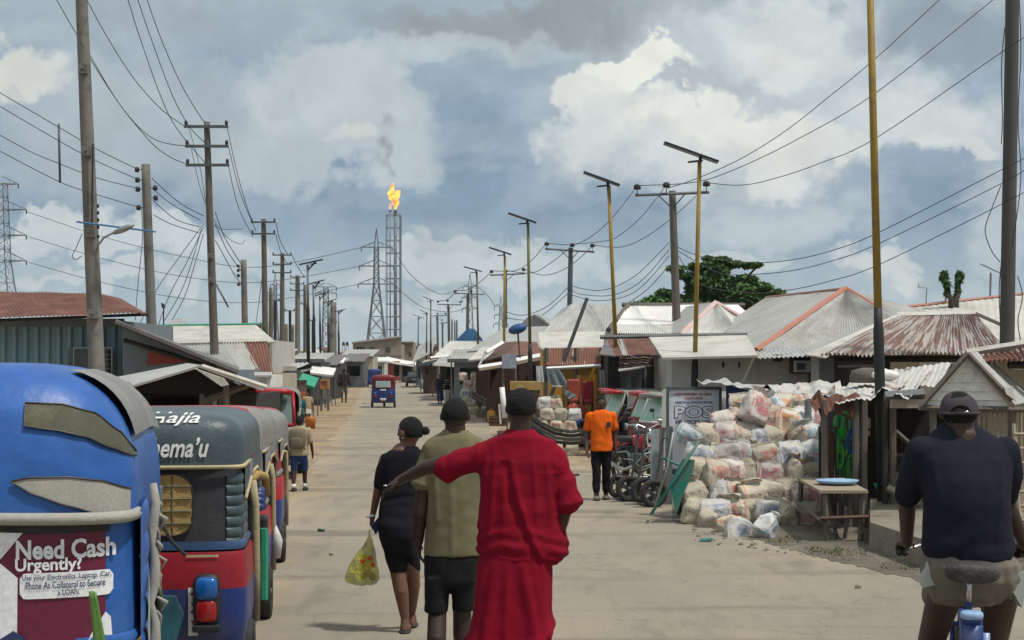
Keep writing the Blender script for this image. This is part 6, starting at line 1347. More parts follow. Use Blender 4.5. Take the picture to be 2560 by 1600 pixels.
g_ = G(1572, 1212); motorbike('motorcycle with chrome bars right of the man in orange', g_ + V((.15, 0, 0)), R(-155), k_red, sc=1.0)
g_ = G(1610, 1192); motorbike('second motorcycle with silver parts behind the hand carts', g_ + V((.3, 0.5, 0)), R(-150), m_galv, sc=1.0)
# ---------------------------------------------------------------- people
s_dark = mat('skin_dark', (.050, .026, .018), (.036, .019, .014), 6, .5, 0, .1, 80, spec=.4)
s_brown = mat('skin_brown', (.15, .072, .045), (.115, .055, .036), 6, .5, 0, .1, 80, spec=.4)
s_hair = mat('hair_black', (.006, .006, .007), (.012, .011, .012), 30, .85, 0, 1.0, 160)
def fabric(nm, c1, c2=None, fade=None, sc=2.2, b=.12): return mat(nm, c1, c2, sc, .95, 0, b, 170, dirt=fade, ds=2.0, spec=.12)
f_red = fabric('cloth_red', (.235, .005, .02), (.195, .005, .018), (.15, .005, .016)); f_olive = fabric('cloth_olive', (.20, .18, .105), (.165, .148, .085), (.125, .112, .065))
f_black = fabric('cloth_black', (.010, .010, .013), (.015, .015, .019)); f_navy = fabric('cloth_navy', (.0135, .0145, .024), (.018, .0195, .030), (.022, .023, .034))
f_short = fabric('cloth_dark_shorts', (.014, .014, .015), (.02, .02, .021)); f_khaki = fabric('cloth_khaki', (.20, .185, .15), (.16, .15, .12), (.12, .105, .08))
f_orange = fabric('cloth_orange', (.80, .14, .012), (.70, .115, .01)); f_white = fabric('cloth_white', (.6, .6, .57), (.5, .5, .47)); f_tan = fabric('cloth_tan', (.40, .32, .22), (.33, .27, .18))
f_cap = fabric('cloth_cap', (.050, .042, .052), (.062, .053, .062), (.085, .074, .084), 5); f_pocket = fabric('cloth_pale_lining', (.42, .45, .42), (.36, .38, .36)); f_blue = fabric('cloth_blue', (.03, .06, .16), (.025, .05, .13)); f_teal = fabric('cloth_teal', (.01, .10, .12), (.01, .07, .09))
f_pack = fabric('cloth_backpack', (.20, .165, .12), (.15, .125, .09), (.1, .085, .06)); f_brown = fabric('cloth_brown', (.055, .04, .038), (.04, .03, .03))
def skel(mb, c, r, n=24, m=16): mb.ell(c, r, nu=n, nv=m, e=.92); return mb
def hand(mb, w, d, nrm, L, side, curl=.5, spread=.10, rad=.0085):
    """palm, four fingers of unequal length and a thumb; w wrist, d direction, nrm palm normal (fingers curl towards it)"""
    d = d.normalized(); nrm = (nrm - d * nrm.dot(d)).normalized(); x = d.cross(nrm) * side
    c = w + d * L * .26; rot = Matrix((x, d, nrm)).transposed(); mb.ell(c, (L * .22, L * .30, L * .09), rot, 12, 8, .8); mb.limb([w - d * L * .1, w + d * L * .12], [L * .14, L * .15], 8)
    for i, (o, ln) in enumerate(((-.17, .42), (-.06, .47), (.055, .44), (.16, .34))):
        a = w + d * L * .50 + x * L * o; dd = (d + x * spread * (i - 1.5) * .5).normalized(); k1 = curl * .9; k2 = curl * 1.9; k3 = curl * 2.6
        p1 = a + (dd * math.cos(k1) + nrm * math.sin(k1)) * L * ln * .45; p2 = p1 + (dd * math.cos(k2) + nrm * math.sin(k2)) * L * ln * .32; p3 = p2 + (dd * math.cos(k3) + nrm * math.sin(k3)) * L * ln * .23
        mb.limb([a - dd * L * .08, p1, p2, p3], [rad * 1.1, rad, rad * .92, rad * .8], 8)
    a = w + d * L * .12 - x * L * .16; t1 = a + (d * .75 - x * .6 + nrm * .35).normalized() * L * .2; t2 = t1 + (d * .95 - x * .15 + nrm * .45).normalized() * L * .17
    mb.limb([a, t1, t2], [rad * 1.4, rad * 1.15, rad * .95], 8)
def foot(mb, ank, fwd, L, flat=True):
    fwd = V(fwd).normalized(); z = V((0, 0, 1)); mb.limb([ank - fwd * L * .12 + V((0, 0, -ank.z + L * .12)), ank + fwd * L * .25 + V((0, 0, -ank.z + L * .15)), ank + fwd * L * .58 + V((0, 0, -ank.z + L * .09))], [L * .14, L * .16, L * .10], 10); mb.limb([ank, ank - fwd * L * .1 + V((0, 0, -ank.z + L * .15))], [L * .15, L * .15], 10)
def head_shape(mb, c, rx, rz, face, neck_to, nr, ears=True):
    """skull, jaw, nose, brow, ears and neck; face = unit vector the face looks along"""
    f = V(face).normalized(); x = f.cross(V((0, 0, 1))).normalized(); rot = Matrix((x, f, V((0, 0, 1)))).transposed()
    mb.ell(c, (rx, rx * 1.2, rz * .82), rot, 24, 16); mb.ell(c + f * rx * .25 - V((0, 0, rz * .42)), (rx * .74, rx * .85, rz * .5), rot, 20, 12)
    mb.limb([c + f * rx * 1.12 + V((0, 0, rz * .08)), c + f * rx * 1.36 - V((0, 0, rz * .2))], [rx * .12, rx * .2], 8); mb.ell(c + f * rx * 1.08 - V((0, 0, rz * .46)), (rx * .36, rx * .16, rz * .12), rot, 12, 8)
    mb.ell(c + f * rx * 1.02 + V((0, 0, rz * .12)), (rx * .62, rx * .16, rz * .1), rot, 12, 8)
    if ears:
        for s in (-1, 1): mb.ell(c + x * s * rx * 1.07 - V((0, 0, rz * .14)) + f * rx * .02, (rx * .11, rx * .26, rz * .24), rot, 10, 8)
    mb.limb([c - V((0, 0, rz * .45)) - f * rx * .15, V(neck_to)], [nr * .96, nr * 1.08], 16)
def hair_cap(root, c, rx, rz, face, line=-.42, th=1.05, front=.25, nm='hair', vox=.006, amp=.003):
    f = V(face).normalized(); x = f.cross(V((0, 0, 1))).normalized(); mb = MB(); nu, nv = 36, 26; rings = []
    for i in range(nv + 1):
        ph = -math.pi / 2 + math.pi * i / nv; ring = []
        for k in range(nu):
            t = 2 * math.pi * k / nu; d = x * math.cos(ph) * math.cos(t) + f * math.cos(ph) * math.sin(t) + V((0, 0, math.sin(ph))); ff = d.dot(f); cut = line + (front - line) * max(0, min(1, (ff + .15) / .75))
            kk = th if d.z > cut else th - min(.3, (cut - d.z) * 1.6); ring.append(V(c) + x * d.dot(x) * rx * kk + f * ff * rx * 1.2 * kk + V((0, 0, d.z * rz * .86 * kk)))
        rings.append(ring)
    mb.loft(rings); return remesh(mb, nm, s_hair, root, vox, 1, lambda p, n: amp * mnoise.noise(p * 90))
def rings_of(J, s, rows, n=28, ex=.85):
    out = []
    for cx, cy, rx, dep, dy in rows:
        c = J(cx, cy, dy); out.append([c + V((rx * s * math.copysign(abs(math.cos(2 * math.pi * k / n)) ** ex, math.cos(2 * math.pi * k / n)), dep * math.copysign(abs(math.sin(2 * math.pi * k / n)) ** ex, math.sin(2 * math.pi * k / n)), 0)) for k in range(n)])
    return out
def fold(p, dirs):
    """sum of soft folds: (direction, wavelength, depth, seed)"""
    t = 0
    for d, w, a, sd in dirs:
        q = V(d).normalized(); u = p.dot(q) / w + .9 * mnoise.noise(p * (1.2 / w * .35) + V((sd, 0, 0))) ; t += a * (1 - abs(math.sin(u * math.pi))) ** 2 * max(0, .55 + .9 * mnoise.noise(p * 4.2 + V((0, sd, 3))))
    return t
def slippers(root, J, pts, m_, name='flip_flop'):
    pass

# --- man in red
Y = 9.13; s = Y / F
def J(px, py, dy=0): q = P(px, py, Y); return q + V((0, dy, 0))
r = thing('person', 'man in a bright red kaftan walking away with his left arm stretched out', 'person', (J(1290, 900).x, Y, 0))
mb = MB(); head_shape(mb, J(1303, 1016), 35 * s, 48 * s, (.12, 1, 0), J(1300, 1100, .0), 27 * s)
mb.limb([J(1225, 1128), J(1062, 1172, .08), J(1000, 1203, .14)], [25 * s, 19 * s, 12.5 * s], 16)
hand(mb, J(1000, 1203, .14), J(955, 1228, .2) - J(1000, 1203, .14), V((.25, .2, -1)), .185, -1, .42, .5, .0088)
mb.limb([J(1386, 1140), J(1412, 1275, -.02), J(1385, 1385, .08)], [26 * s, 19 * s, 14 * s], 16); mb.limb([J(1300, 1112), J(1300, 1280)], [.09, .10])
for x in (1225, 1330): mb.limb([J(x, 1450), J(x - 4, 1680, .04 if x > 1300 else -.05), J(x - 4, 1838, -.02 if x > 1300 else .1)], [.085, .06, .042])
for x, dy in ((1221, .1), (1326, -.02)): foot(mb, J(x, 1838, dy), (0, 1, 0), .27)
remesh(mb, 'body', s_dark, r, .008, 3, lambda p, n: .0008 * mnoise.noise(p * 60))
hair_cap(r, J(1303, 1014), 36.5 * s, 50 * s, (.12, 1, 0), -.52, 1.04)
mb = MB(); mb.loft(rings_of(J, s, [(1300, 1072, 33, .058, .0), (1300, 1084, 46, .08, .0), (1300, 1092, 64, .095, .0), (1301, 1103, 88, .105, .01), (1302, 1124, 101, .115, .01), (1302, 1150, 106, .125, 0), (1300, 1200, 102, .13, 0), (1297, 1260, 101, .135, 0), (1300, 1310, 105, .14, 0), (1303, 1345, 108, .15, 0), (1304, 1375, 112, .155, 0), (1303, 1395, 105, .15, 0), (1302, 1410, 90, .12, 0)]))
mb.limb([J(1232, 1132), J(1170, 1152, .02), J(1118, 1172, .045)], [33 * s, 35 * s, 33 * s], 20); mb.tube([J(1125, 1170, .045), J(1108, 1174, .05)], [34 * s, 35.5 * s], 20)
mb.limb([J(1380, 1140), J(1400, 1200), J(1414, 1250, -.01)], [33 * s, 38 * s, 36 * s], 20); mb.tube([J(1412, 1243), J(1419, 1266, -.01)], [38 * s, 39 * s], 20)
mb.limb([J(1390, 1330, .02), J(1400, 1375, .02)], [26 * s, 24 * s], 12); mb.ell(J(1385, 1385, .0), (30 * s, .09, 22 * s))
def fr(p, n):
    u = (p.x / Y * F + 1280); v = (910 - (p.z - H) * F / Y); d = 0
    g = max(0, 1 - abs(v - 1365) / 75)      # gathered cloth at the waist
    arc = v - (1352 + .0028 * (u - 1295) ** 2 * .55)
    d += .007 * math.sin(arc / 5.5 + 2.5 * mnoise.noise(p * 9)) * g * (.6 + .9 * mnoise.noise(p * 6 + V((4, 0, 0))))
    # long diagonal fold down the back
    t = (v - 1150) / 220
    if 0 < t < 1.1: fx = 1282 + 62 * t ** 1.7; d += .014 * math.exp(-((u - fx) / 9) ** 2) * (1 - abs(t - .55)) - .009 * math.exp(-((u - fx + 17) / 11) ** 2)
    for x0, x1, a in ((1240, 1222, .008), (1262, 1258, .006), (1330, 1346, .007), (1360, 1385, .008), (1215, 1205, .006)):
        t2 = (v - 1110) / 260
        if 0 < t2 < 1: d += a * math.exp(-((u - (x0 + (x1 - x0) * t2)) / 7) ** 2) * math.sin(math.pi * t2)
    if v > 1175 and v < 1320: d += .008 * mnoise.noise(V((p.x * 7, p.y * 3, p.z * 10)))
    if u < 1200: d += .006 * math.sin((u + v * .3) / 9 + 2 * mnoise.noise(p * 7)) * .7
    if u > 1385 and v < 1290: d += .006 * math.sin((u * .4 + v) / 10 + 2 * mnoise.noise(p * 7)) * .7
    return 1.25 * d + .005 * mnoise.noise(p * 8) + .0025 * mnoise.noise(p * 24)
remesh(mb, 'kaftan_top', f_red, r, .008, 4, fr)
mb = MB(); mb.loft(rings_of(J, s, [(1295, 1325, 84, .13, .0), (1292, 1370, 92, .145, 0), (1288, 1420, 96, .15, 0), (1283, 1500, 99, .155, 0), (1272, 1600, 104, .17, .0), (1266, 1700, 106, .19, .0), (1262, 1822, 110, .2, .0)]))
def fs_(p, n):
    u = (p.x / Y * F + 1280); v = (910 - (p.z - H) * F / Y); d = 0
    for x0, x1, a, w in ((1245, 1210, .012, 14), (1300, 1345, .016, 16), (1330, 1362, .010, 9), (1270, 1262, .008, 10), (1215, 1182, .010, 9), (1350, 1366, .010, 8)):
        t = (v - 1370) / 260; d += a * math.exp(-((u - (x0 + (x1 - x0) * min(1.2, max(0, t)))) / w) ** 2) * min(1, max(0, t) * 3)
    # sweep of cloth pulled aside at the bottom right
    c_ = 1560 + .010 * (u - 1370) ** 2 * .9; d += .014 * math.exp(-((v - 1630 + .0045 * (u - 1250) ** 2) / 16) ** 2)
    return 1.6 * d + .012 * mnoise.noise(V((p.x * 9, p.y * 5, p.z * 3))) + .003 * mnoise.noise(p * 20)
remesh(mb, 'kaftan_skirt', f_red, r, .011, 5, fs_)
mb = MB(); 
for k in range(1): q = [J(957, 1221, .21)]; mb.tube([q[0] + V((.012 * math.cos(a), .012 * math.sin(a), 0)) for a in [R(30 * i) for i in range(13)]], .003, 5)
mb.build('ring', m_chrome, r, smooth=True)

# --- man in olive shirt
Y = 11.05; s = Y / F
r = thing('person', 'man in an olive t-shirt and dark shorts walking away between the two others', 'person', (J(1138, 900).x, Y, 0))
mb = MB(); head_shape(mb, J(1138, 1036), 33 * s, 45 * s, (0, 1, 0), J(1138, 1100), 26 * s)
mb.limb([J(1072, 1130), J(1051, 1285, -.02), J(1046, 1352, .03)], [.055, .048, .034], 16); hand(mb, J(1046, 1350, .03), V((.03, .12, -1)), V((1, .1, 0)), .19, 1, .35, .2, .0092)
mb.limb([J(1212, 1132), J(1232, 1285, .0), J(1228, 1352, .06)], [.055, .048, .034], 16); hand(mb, J(1228, 1350, .06), V((0, .15, -1)), V((-1, .1, 0)), .19, -1, .4, .2, .0092); mb.limb([J(1138, 1110), J(1138, 1300)], [.1, .13])
for x, dy, k in ((1092, -.10, 1), (1157, .08, -1)):
    mb.limb([J(x, 1400), J(x + 2 * k, 1530, dy * .4), J(x + 1 * k, 1590, dy * .8 - .03), J(x, 1672, dy)], [.085, .062, .064, .042], 14); foot(mb, J(x, 1672, dy), (-.1 * k, 1, 0), .27)
remesh(mb, 'body', s_dark, r, .008, 3, lambda p, n: .0008 * mnoise.noise(p * 60))
hair_cap(r, J(1138, 1034), 34 * s, 46.5 * s, (0, 1, 0), -.40, 1.025, amp=.0012)
mb = MB(); mb.loft(rings_of(J, s, [(1140, 1074, 29, .062, .0), (1140, 1084, 42, .08, .0), (1140, 1096, 66, .095, .0), (1140, 1115, 84, .11, .0), (1140, 1140, 84, .12, .0), (1138, 1190, 70, .13, .0), (1136, 1250, 68, .135, .0), (1134, 1320, 71, .14, 0), (1132, 1386, 75, .14, 0), (1132, 1388, 70, .135, 0)]))
mb.limb([J(1080, 1130), J(1066, 1170), J(1059, 1205, -.01)], [.066, .074, .070], 18); mb.tube([J(1060, 1198), J(1055, 1217, -.01)], [.073, .078], 18); mb.limb([J(1205, 1130), J(1222, 1205)], [.066, .072], 18)
def fo(p, n):
    u = (p.x / Y * F + 1280); v = (910 - (p.z - H) * F / Y); d = .006 * mnoise.noise(V((p.x * 8, p.y * 4, p.z * 3.5))) + .003 * mnoise.noise(p * 16)
    d += .006 * math.exp(-((u - 1130 - .02 * (v - 1250)) / 8) ** 2) * (1 if v > 1130 else 0) + .008 * math.exp(-((u - (1088 + (v - 1150) * .05)) / 6) ** 2) * (1 if 1150 < v < 1300 else 0)
    return d + (.002 * math.sin(v * .9) if v < 1084 else 0)
remesh(mb, 'tshirt', f_olive, r, .009, 5, fo)
mb = MB(); mb.tube([J(1113, 1084) + V((.10 * 0, 0, 0))] + [J(1140, 1082) + V((.072 * math.cos(a), .062 * math.sin(a), .004 * math.cos(a))) for a in [R(180 + 15 * i) for i in range(13)]], .007, 6); mb.build('collar', fabric('cloth_collar', (.22, .20, .11)), r, smooth=True)
mb = MB(); mb.loft(rings_of(J, s, [(1132, 1372, 69, .125, 0), (1130, 1400, 70, .13, 0), (1128, 1450, 68, .13, 0), (1128, 1465, 58, .12, 0)]))
for x, dy in ((1092, -.01), (1160, .02)): mb.loft(rings_of(J, s, [(x + (3 if x < 1130 else -3), 1440, 34, .12, dy), (x, 1490, 31, .105, dy * 1.5), (x - 1, 1528, 30, .10, dy * 2)], 20))
remesh(mb, 'shorts', f_short, r, .009, 4, lambda p, n: .006 * mnoise.noise(V((p.x * 9, p.y * 5, p.z * 6))) + .003 * mnoise.noise(p * 20))

# --- woman in black
Y = 13.15; s = Y / F
r = thing('person', 'woman in black top and knee length trousers carrying a bag, walking away', 'person', (J(1005, 900).x, Y, 0))
fc = (-.80, .6, 0)
mb = MB(); head_shape(mb, J(1024, 1079), 26 * s, 38 * s, fc, J(1014, 1130), 18 * s)
mb.limb([J(962, 1150), J(945, 1225, .0), J(930, 1292, .05)], [.048, .036, .023], 14); hand(mb, J(930, 1290, .05), V((-.15, .05, -1)), V((1, .1, 0)), .165, 1, .75, .1, .0085)
mb.limb([J(1048, 1150), J(1062, 1230, .02), J(1052, 1300, .1)], [.045, .036, .024], 14); hand(mb, J(1052, 1298, .1), V((0, .2, -1)), V((-1, .1, 0)), .165, -1, .5, .1, .0085); mb.limb([J(1005, 1135), J(1000, 1280)], [.09, .11])
mb.limb([J(980, 1330), J(995, 1432, .0), J(1004, 1478, -.03), J(1013, 1545, -.02)], [.09, .062, .058, .034], 14)
mb.limb([J(1018, 1330), J(1030, 1432, .06), J(1031, 1470, .10), J(1026, 1536, .22)], [.09, .060, .056, .034], 14)
foot(mb, J(1013, 1548, -.02), (.15, 1, 0), .235); foot(mb, V((J(1026, 1536).x, Y + .24, .085)), (.0, 1, 0), .235)
remesh(mb, 'body', s_brown, r, .008, 3, lambda p, n: .0008 * mnoise.noise(p * 60))
hair_cap(r, J(1027, 1076), 27.5 * s, 39 * s, fc, -.50, 1.05, .30, amp=.0012)
mb = MB(); mb.ell(J(1064, 1077, -.03), (.036, .034, .034)); bn = remesh(mb, 'hair_bun', s_hair, r, .006, 1, lambda p, n: .003 * mnoise.noise(p * 90))
mb = MB(); c = J(1055, 1077, -.025); mb.tube([c + V((.002, .022 * math.cos(a), .024 * math.sin(a))) for a in [R(30 * i) for i in range(13)]], .006, 6); mb.build('hair_tie', mat('hair_tie', (.45, .42, .05), None, 3, .6), r, smooth=True)
mb = MB(); mb.ell(J(1008, 1094, -.05), .008); mb.build('earring', m_fascia, r, smooth=True)
mb = MB(); mb.loft(rings_of(J, s, [(1018, 1116, 24, .062, 0), (1012, 1127, 42, .09, 0), (1006, 1142, 52, .10, 0), (1003, 1170, 52, .11, 0), (1000, 1210, 47, .11, 0), (997, 1250, 45, .11, -.005), (994, 1275, 47, .12, -.015), (994, 1300, 49, .135, -.02), (995, 1312, 47, .13, -.02)]))
mb.limb([J(966, 1150), J(954, 1190), J(950, 1212, .0)], [.058, .056, .050], 16); mb.limb([J(1045, 1150), J(1055, 1205)], [.056, .050], 16)
remesh(mb, 'top', f_black, r, .009, 4, lambda p, n: .005 * mnoise.noise(V((p.x * 7, p.y * 5, p.z * 11))) + .002 * mnoise.noise(p * 22) + .004 * math.sin(p.z * 70 + 6 * mnoise.noise(p * 6)) * max(0, 1 - abs(p.z - 1.06) / .1))
mb = MB(); mb.loft(rings_of(J, s, [(994, 1285, 46, .125, -.015), (994, 1310, 50, .145, -.03), (996, 1340, 48, .145, -.03), (999, 1370, 42, .12, -.01), (1002, 1390, 37, .10, .0)]))
mb.limb([J(982, 1345, 0), J(989, 1400, .0), J(995, 1424, .0)], [.092, .075, .068], 16); mb.limb([J(1018, 1345, .0), J(1028, 1400, .04), J(1030, 1424, .06)], [.085, .07, .064], 16)
remesh(mb, 'trousers', f_black, r, .009, 4, lambda p, n: .005 * mnoise.noise(V((p.x * 7, p.y * 5, p.z * 11))))
mb = MB(); c = J(926, 1291, .05); mb.tube([c + V((.030 * math.cos(a), .030 * math.sin(a), .008 * math.cos(a))) for a in [R(30 * i) for i in range(13)]], .010, 6); mb.build('wrist_watch', m_fascia, r, smooth=True)
for x, z, d in ((1013, .0, -.02),): mb = MB(); c = V((J(x, 900).x, Y + d + .03, .012)); mb.ell(c, (.05, .135, .012), nu=16, nv=6, e=.8); mb.build('flip_flop', m_blackpl, r, smooth=True)
mb = MB(); mb.ell(V((J(1026, 900).x, Y + .27, .02)), (.05, .13, .012), nu=16, nv=6); mb.build('flip_flop', m_blackpl, r, smooth=True)
# phone and bag she holds
mb = MB(); mb.hexa([J(929, 1315, .02), J(943, 1296, .02), J(945, 1297, .10), J(931, 1316, .10), J(937, 1336, .02), J(953, 1312, .02), J(955, 1313, .1), J(939, 1337, .1)]); solo(mb, 'phone', m_bluedark, 'dark blue phone held in the hand of the woman in black', 'phone')
mb = MB(); mb.loft(rings_of(J, s, [(923, 1338, 3, .012, .05), (922, 1350, 8, .02, .05), (918, 1372, 17, .04, .05), (911, 1400, 30, .075, .05), (905, 1430, 40, .10, .05), (903, 1448, 43, .11, .05), (905, 1458, 36, .10, .05), (908, 1463, 20, .06, .05)]))
bagm = bpy.data.materials.new('bag_plastic'); bagm.use_nodes = True; nt = bagm.node_tree; b_ = nt.nodes['Principled BSDF']; b_.inputs['Roughness'].default_value = .3
tc = nt.nodes.new('ShaderNodeTexCoord'); ns_ = nt.nodes.new('ShaderNodeTexNoise'); ns_.inputs['Scale'].default_value = 11; nt.links.new(tc.outputs['Object'], ns_.inputs['Vector'])
rp = nt.nodes.new('ShaderNodeValToRGB'); rp.color_ramp.elements[0].position = .42; rp.color_ramp.elements[0].color = (.50, .50, .04, 1); rp.color_ramp.elements[1].position = .62; rp.color_ramp.elements[1].color = (.26, .27, .04, 1)
nt.links.new(ns_.outputs[0], rp.inputs[0]); nt.links.new(rp.outputs[0], b_.inputs['Base Color']); b_.inputs['Alpha'].default_value = .6
bg_ = thing('carrier_bag', 'yellow green plastic carrier bag with red tomatoes, held by the woman', 'bag', J(908, 1463, .05))
remesh(mb, 'bag', bagm, bg_, .006, 2, lambda p, n: .012 * mnoise.noise(V((p.x * 20, p.y * 20, p.z * 6))) + .004 * mnoise.noise(p * 50))
mb = MB()
for i in range(16): mb.ell(J(910 + random.uniform(-8, 20), 1395 + random.uniform(-5, 50), .05 + random.uniform(-.055, -.01)), .027, nu=10, nv=8)
mb.build('tomatoes', mat('tomato', (.62, .08, .015), (.5, .05, .01), 3, .3), bg_, smooth=True, kind='stuff')
mb = MB(); mb.tube([J(923, 1340, .05), J(921, 1330, .05), J(925, 1325, .05)], .006, 6); mb.build('handle', bagm, bg_)

# --- cyclist and bicycle
Y = 8.57; s = Y / F; BX = 2.318
r = thing('person', 'cyclist in a dark navy t-shirt, grey cap and khaki shorts seen from behind', 'person', (BX, Y, 0))
mb = MB(); head_shape(mb, J(2397, 1028), 41 * s, 56 * s, (.02, 1, 0), J(2402, 1090), 36 * s)
mb.limb([J(2300, 1130), J(2284, 1250, .14), V((2.085, 8.87, 1.155))], [.062, .05, .032], 16); hand(mb, V((2.085, 8.87, 1.155)), V((-.02, 1, -.1)), V((0, -.1, -1)), .18, 1, .9, .1, .009)
mb.limb([J(2512, 1130), J(2530, 1250, .14), V((2.675, 8.76, 1.155))], [.062, .05, .032], 16); hand(mb, V((2.675, 8.76, 1.155)), V((.02, 1, -.1)), V((0, -.1, -1)), .18, -1, .9, .1, .009); mb.limb([J(2405, 1100), J(2415, 1390)], [.1, .14])
for x, k, kz in ((2370, -1, .60), (2516, 1, .52)):
    hip = J(x + 6 * k * -1, 1440, .0); kn = V((J(x, 900).x + .01 * k, Y + .34, kz)); an = V((J(x - 6 * k, 900).x, Y + .18, .22 if k < 0 else .12)); mb.limb([hip, kn], [.10, .068], 16); mb.limb([kn, kn.lerp(an, .35) + V((0, -.03, 0)), an], [.064, .064, .040], 14); mb.limb([an, an + V((0, .0, -.06)), an + V((0, .15, -.08))], [.04, .035, .03], 10)
remesh(mb, 'body', s_dark, r, .008, 3, lambda p, n: .0008 * mnoise.noise(p * 60))
mb = MB(); mb.loft(rings_of(J, s, [(2401, 1056, 40, .072, .03), (2402, 1068, 50, .085, .02), (2403, 1078, 68, .095, .02), (2405, 1090, 84, .10, .01), (2407, 1112, 112, .12, .0), (2408, 1145, 118, .135, -.02), (2409, 1200, 112, .15, -.04), (2411, 1260, 106, .155, -.05), (2413, 1320, 110, .155, -.04), (2416, 1370, 113, .16, -.03), (2418, 1394, 108, .155, -.02), (2418, 1399, 98, .14, -.02)]))
mb.limb([J(2306, 1130, .0), J(2290, 1190, .05), J(2285, 1240, .12)], [.084, .080, .070], 18); mb.limb([J(2510, 1130, .0), J(2526, 1190, .05), J(2530, 1240, .12)], [.084, .080, .070], 18)
def fcy(p, n):
    u = (p.x / Y * F + 1280); v = (910 - (p.z - H) * F / Y); d = .007 * mnoise.noise(V((p.x * 6, p.y * 4, p.z * 5))) + .0025 * mnoise.noise(p * 18)
    d += .011 * math.exp(-((u - (2490 - (v - 1150) * .12)) / 8) ** 2) * max(0, 1 - abs(v - 1240) / 110) + .009 * math.exp(-((u - (2318 + (v - 1150) * .12)) / 8) ** 2) * max(0, 1 - abs(v - 1220) / 110)
    d += .008 * math.sin((v + .35 * (u - 2418)) / 11 + 3 * mnoise.noise(p * 5)) * max(0, (v - 1290) / 110) * .7
    return d
remesh(mb, 'tshirt', f_navy, r, .009, 5, fcy)
mb = MB(); mb.loft(rings_of(J, s, [(2418, 1385, 106, .15, -.02), (2420, 1410, 118, .17, -.02), (2422, 1450, 112, .18, .0), (2426, 1490, 100, .17, .05), (2428, 1515, 92, .14, .10)]))
for x, k in ((2378, -1), (2510, 1)): mb.limb([J(x, 1445, .0), V((J(x, 900).x, Y + .22, J(x, 1500).z))], [.115, .095], 18)
remesh(mb, 'shorts', f_khaki, r, .009, 5, lambda p, n: .010 * mnoise.noise(V((p.x * 8, p.y * 5, p.z * 8))) + .005 * math.sin(p.x * 60 + p.z * 45 + 5 * mnoise.noise(p * 5)) * .6)
for pts in ([(2500, 1430), (2548, 1424), (2556, 1410), (2552, 1460), (2540, 1512), (2520, 1476), (2492, 1468)], [(2308, 1400), (2300, 1430), (2297, 1462), (2326, 1456), (2336, 1444), (2316, 1430)]):
    mb = MB(); n = len(pts); mb.add([J(x, y, -.10) for x, y in pts] + [J(x, y, -.03) for x, y in pts], [tuple(range(n)), tuple(range(2 * n - 1, n - 1, -1))] + [(i, (i + 1) % n, n + (i + 1) % n, n + i) for i in range(n)]); mb.build('pocket_lining', f_pocket, r)
hair_cap(r, J(2397, 1028), 42.5 * s, 58 * s, (.02, 1, 0), -.62, 1.0)
# cap
mb = MB(); c = J(2397, 1022); rings = []
for i in range(13):
    ph = math.pi / 2 * i / 12; rings.append([c + V((47.5 * s * math.cos(ph) ** .8 * math.cos(t), .112 * math.cos(ph) ** .8 * math.sin(t), -.02 + 52 * s * math.sin(ph) + .006 * math.sin(t))) for t in [2 * math.pi * k / 36 for k in range(36)]])
mb.loft(rings, cap=False); mb.v = [q + V((wrinkle(q, 14, .006), 0, wrinkle(q, 12, .006, 5))) for q in mb.v]; cp = mb.build('cap', f_cap, r, smooth=True)
mb = MB(); mb.tube([c + V((48 * s * math.cos(t), .113 * math.sin(t), -.022)) for t in [2 * math.pi * k / 36 for k in range(37)]], .009, 6, cap=False); k = mb.build('cap_band', f_cap, r, smooth=True)
vs = []; N_ = 16
for i in range(N_ + 1): t = math.pi * i / N_; vs.append((24 * s * math.cos(t), 19 * s * math.sin(t)))
mb = MB(); pts3 = []
for x, z in vs: xx = x - .018; pts3.append(c + V((xx, -.112 * math.sqrt(max(0, 1 - (xx / (47.5 * s)) ** 2)) * (1 - .22 * (z / (52 * s)) ** 2) - .006, z - .018)))
mb.add(pts3, [tuple(range(len(pts3)))]); mb.build('cap_opening', s_hair, r)
mb = MB(); mb.tube([c + V((x, -.112 * math.sqrt(1 - (x / (47.5 * s)) ** 2) - .010, -.020)) for x in (-.05, -.03, -.01, .01, .03, .05)], .007, 6); mb.build('cap_strap', f_cap, r, smooth=True)
mb = MB(); mb.ell(c + V((.008, -.122, -.012)), (.013, .004, .006)); mb.build('cap_buckle', m_chrome, r, smooth=True)
mb = MB(); mb.ell(c + V((.0, .15, -.03)), (.075, .09, .012)); mb.build('cap_brim', f_cap, r, smooth=True)
# bicycle
b = thing('bicycle', 'old blue bicycle with a worn black saddle ridden by the man in the cap', 'bicycle', (BX, Y, 0), -R(12)); L_ = lambda mb, nm, m: mb.build(nm, m, b, smooth=True, world=False)
wheel(b, (0, -.47, .345), .345, .05, 'rear_wheel', spokes=16, rimm=m_chrome); wheel(b, (0, .60, .345), .345, .05, 'front_wheel', spokes=16, rimm=m_chrome)
f_ = mat('frame_blue', (.02, .045, .17), (.03, .06, .2), 3, .4, dirt=(.12, .14, .2), ds=6)
mb = MB(); mb.tube([(0, -.11, .36), (0, -.22, .92)], .018, 8); mb.tube([(0, -.2, .85), (0, .42, .88)], .016, 8); mb.tube([(0, -.11, .36), (0, .44, .78)], .018, 8); mb.tube([(0, .42, .98), (0, .5, .68)], .02, 8)
for s_ in (-1, 1): mb.tube([(s_ * .02, -.2, .84), (s_ * .055, -.47, .345)], .011, 6); mb.tube([(s_ * .03, -.11, .36), (s_ * .055, -.47, .345)], .011, 6); mb.tube([(s_ * .045, .5, .70), (s_ * .05, .60, .345)], .013, 6)
mb.tube([(-.05, .5, .70), (.05, .5, .70)], .015, 6); L_(mb, 'frame', f_)
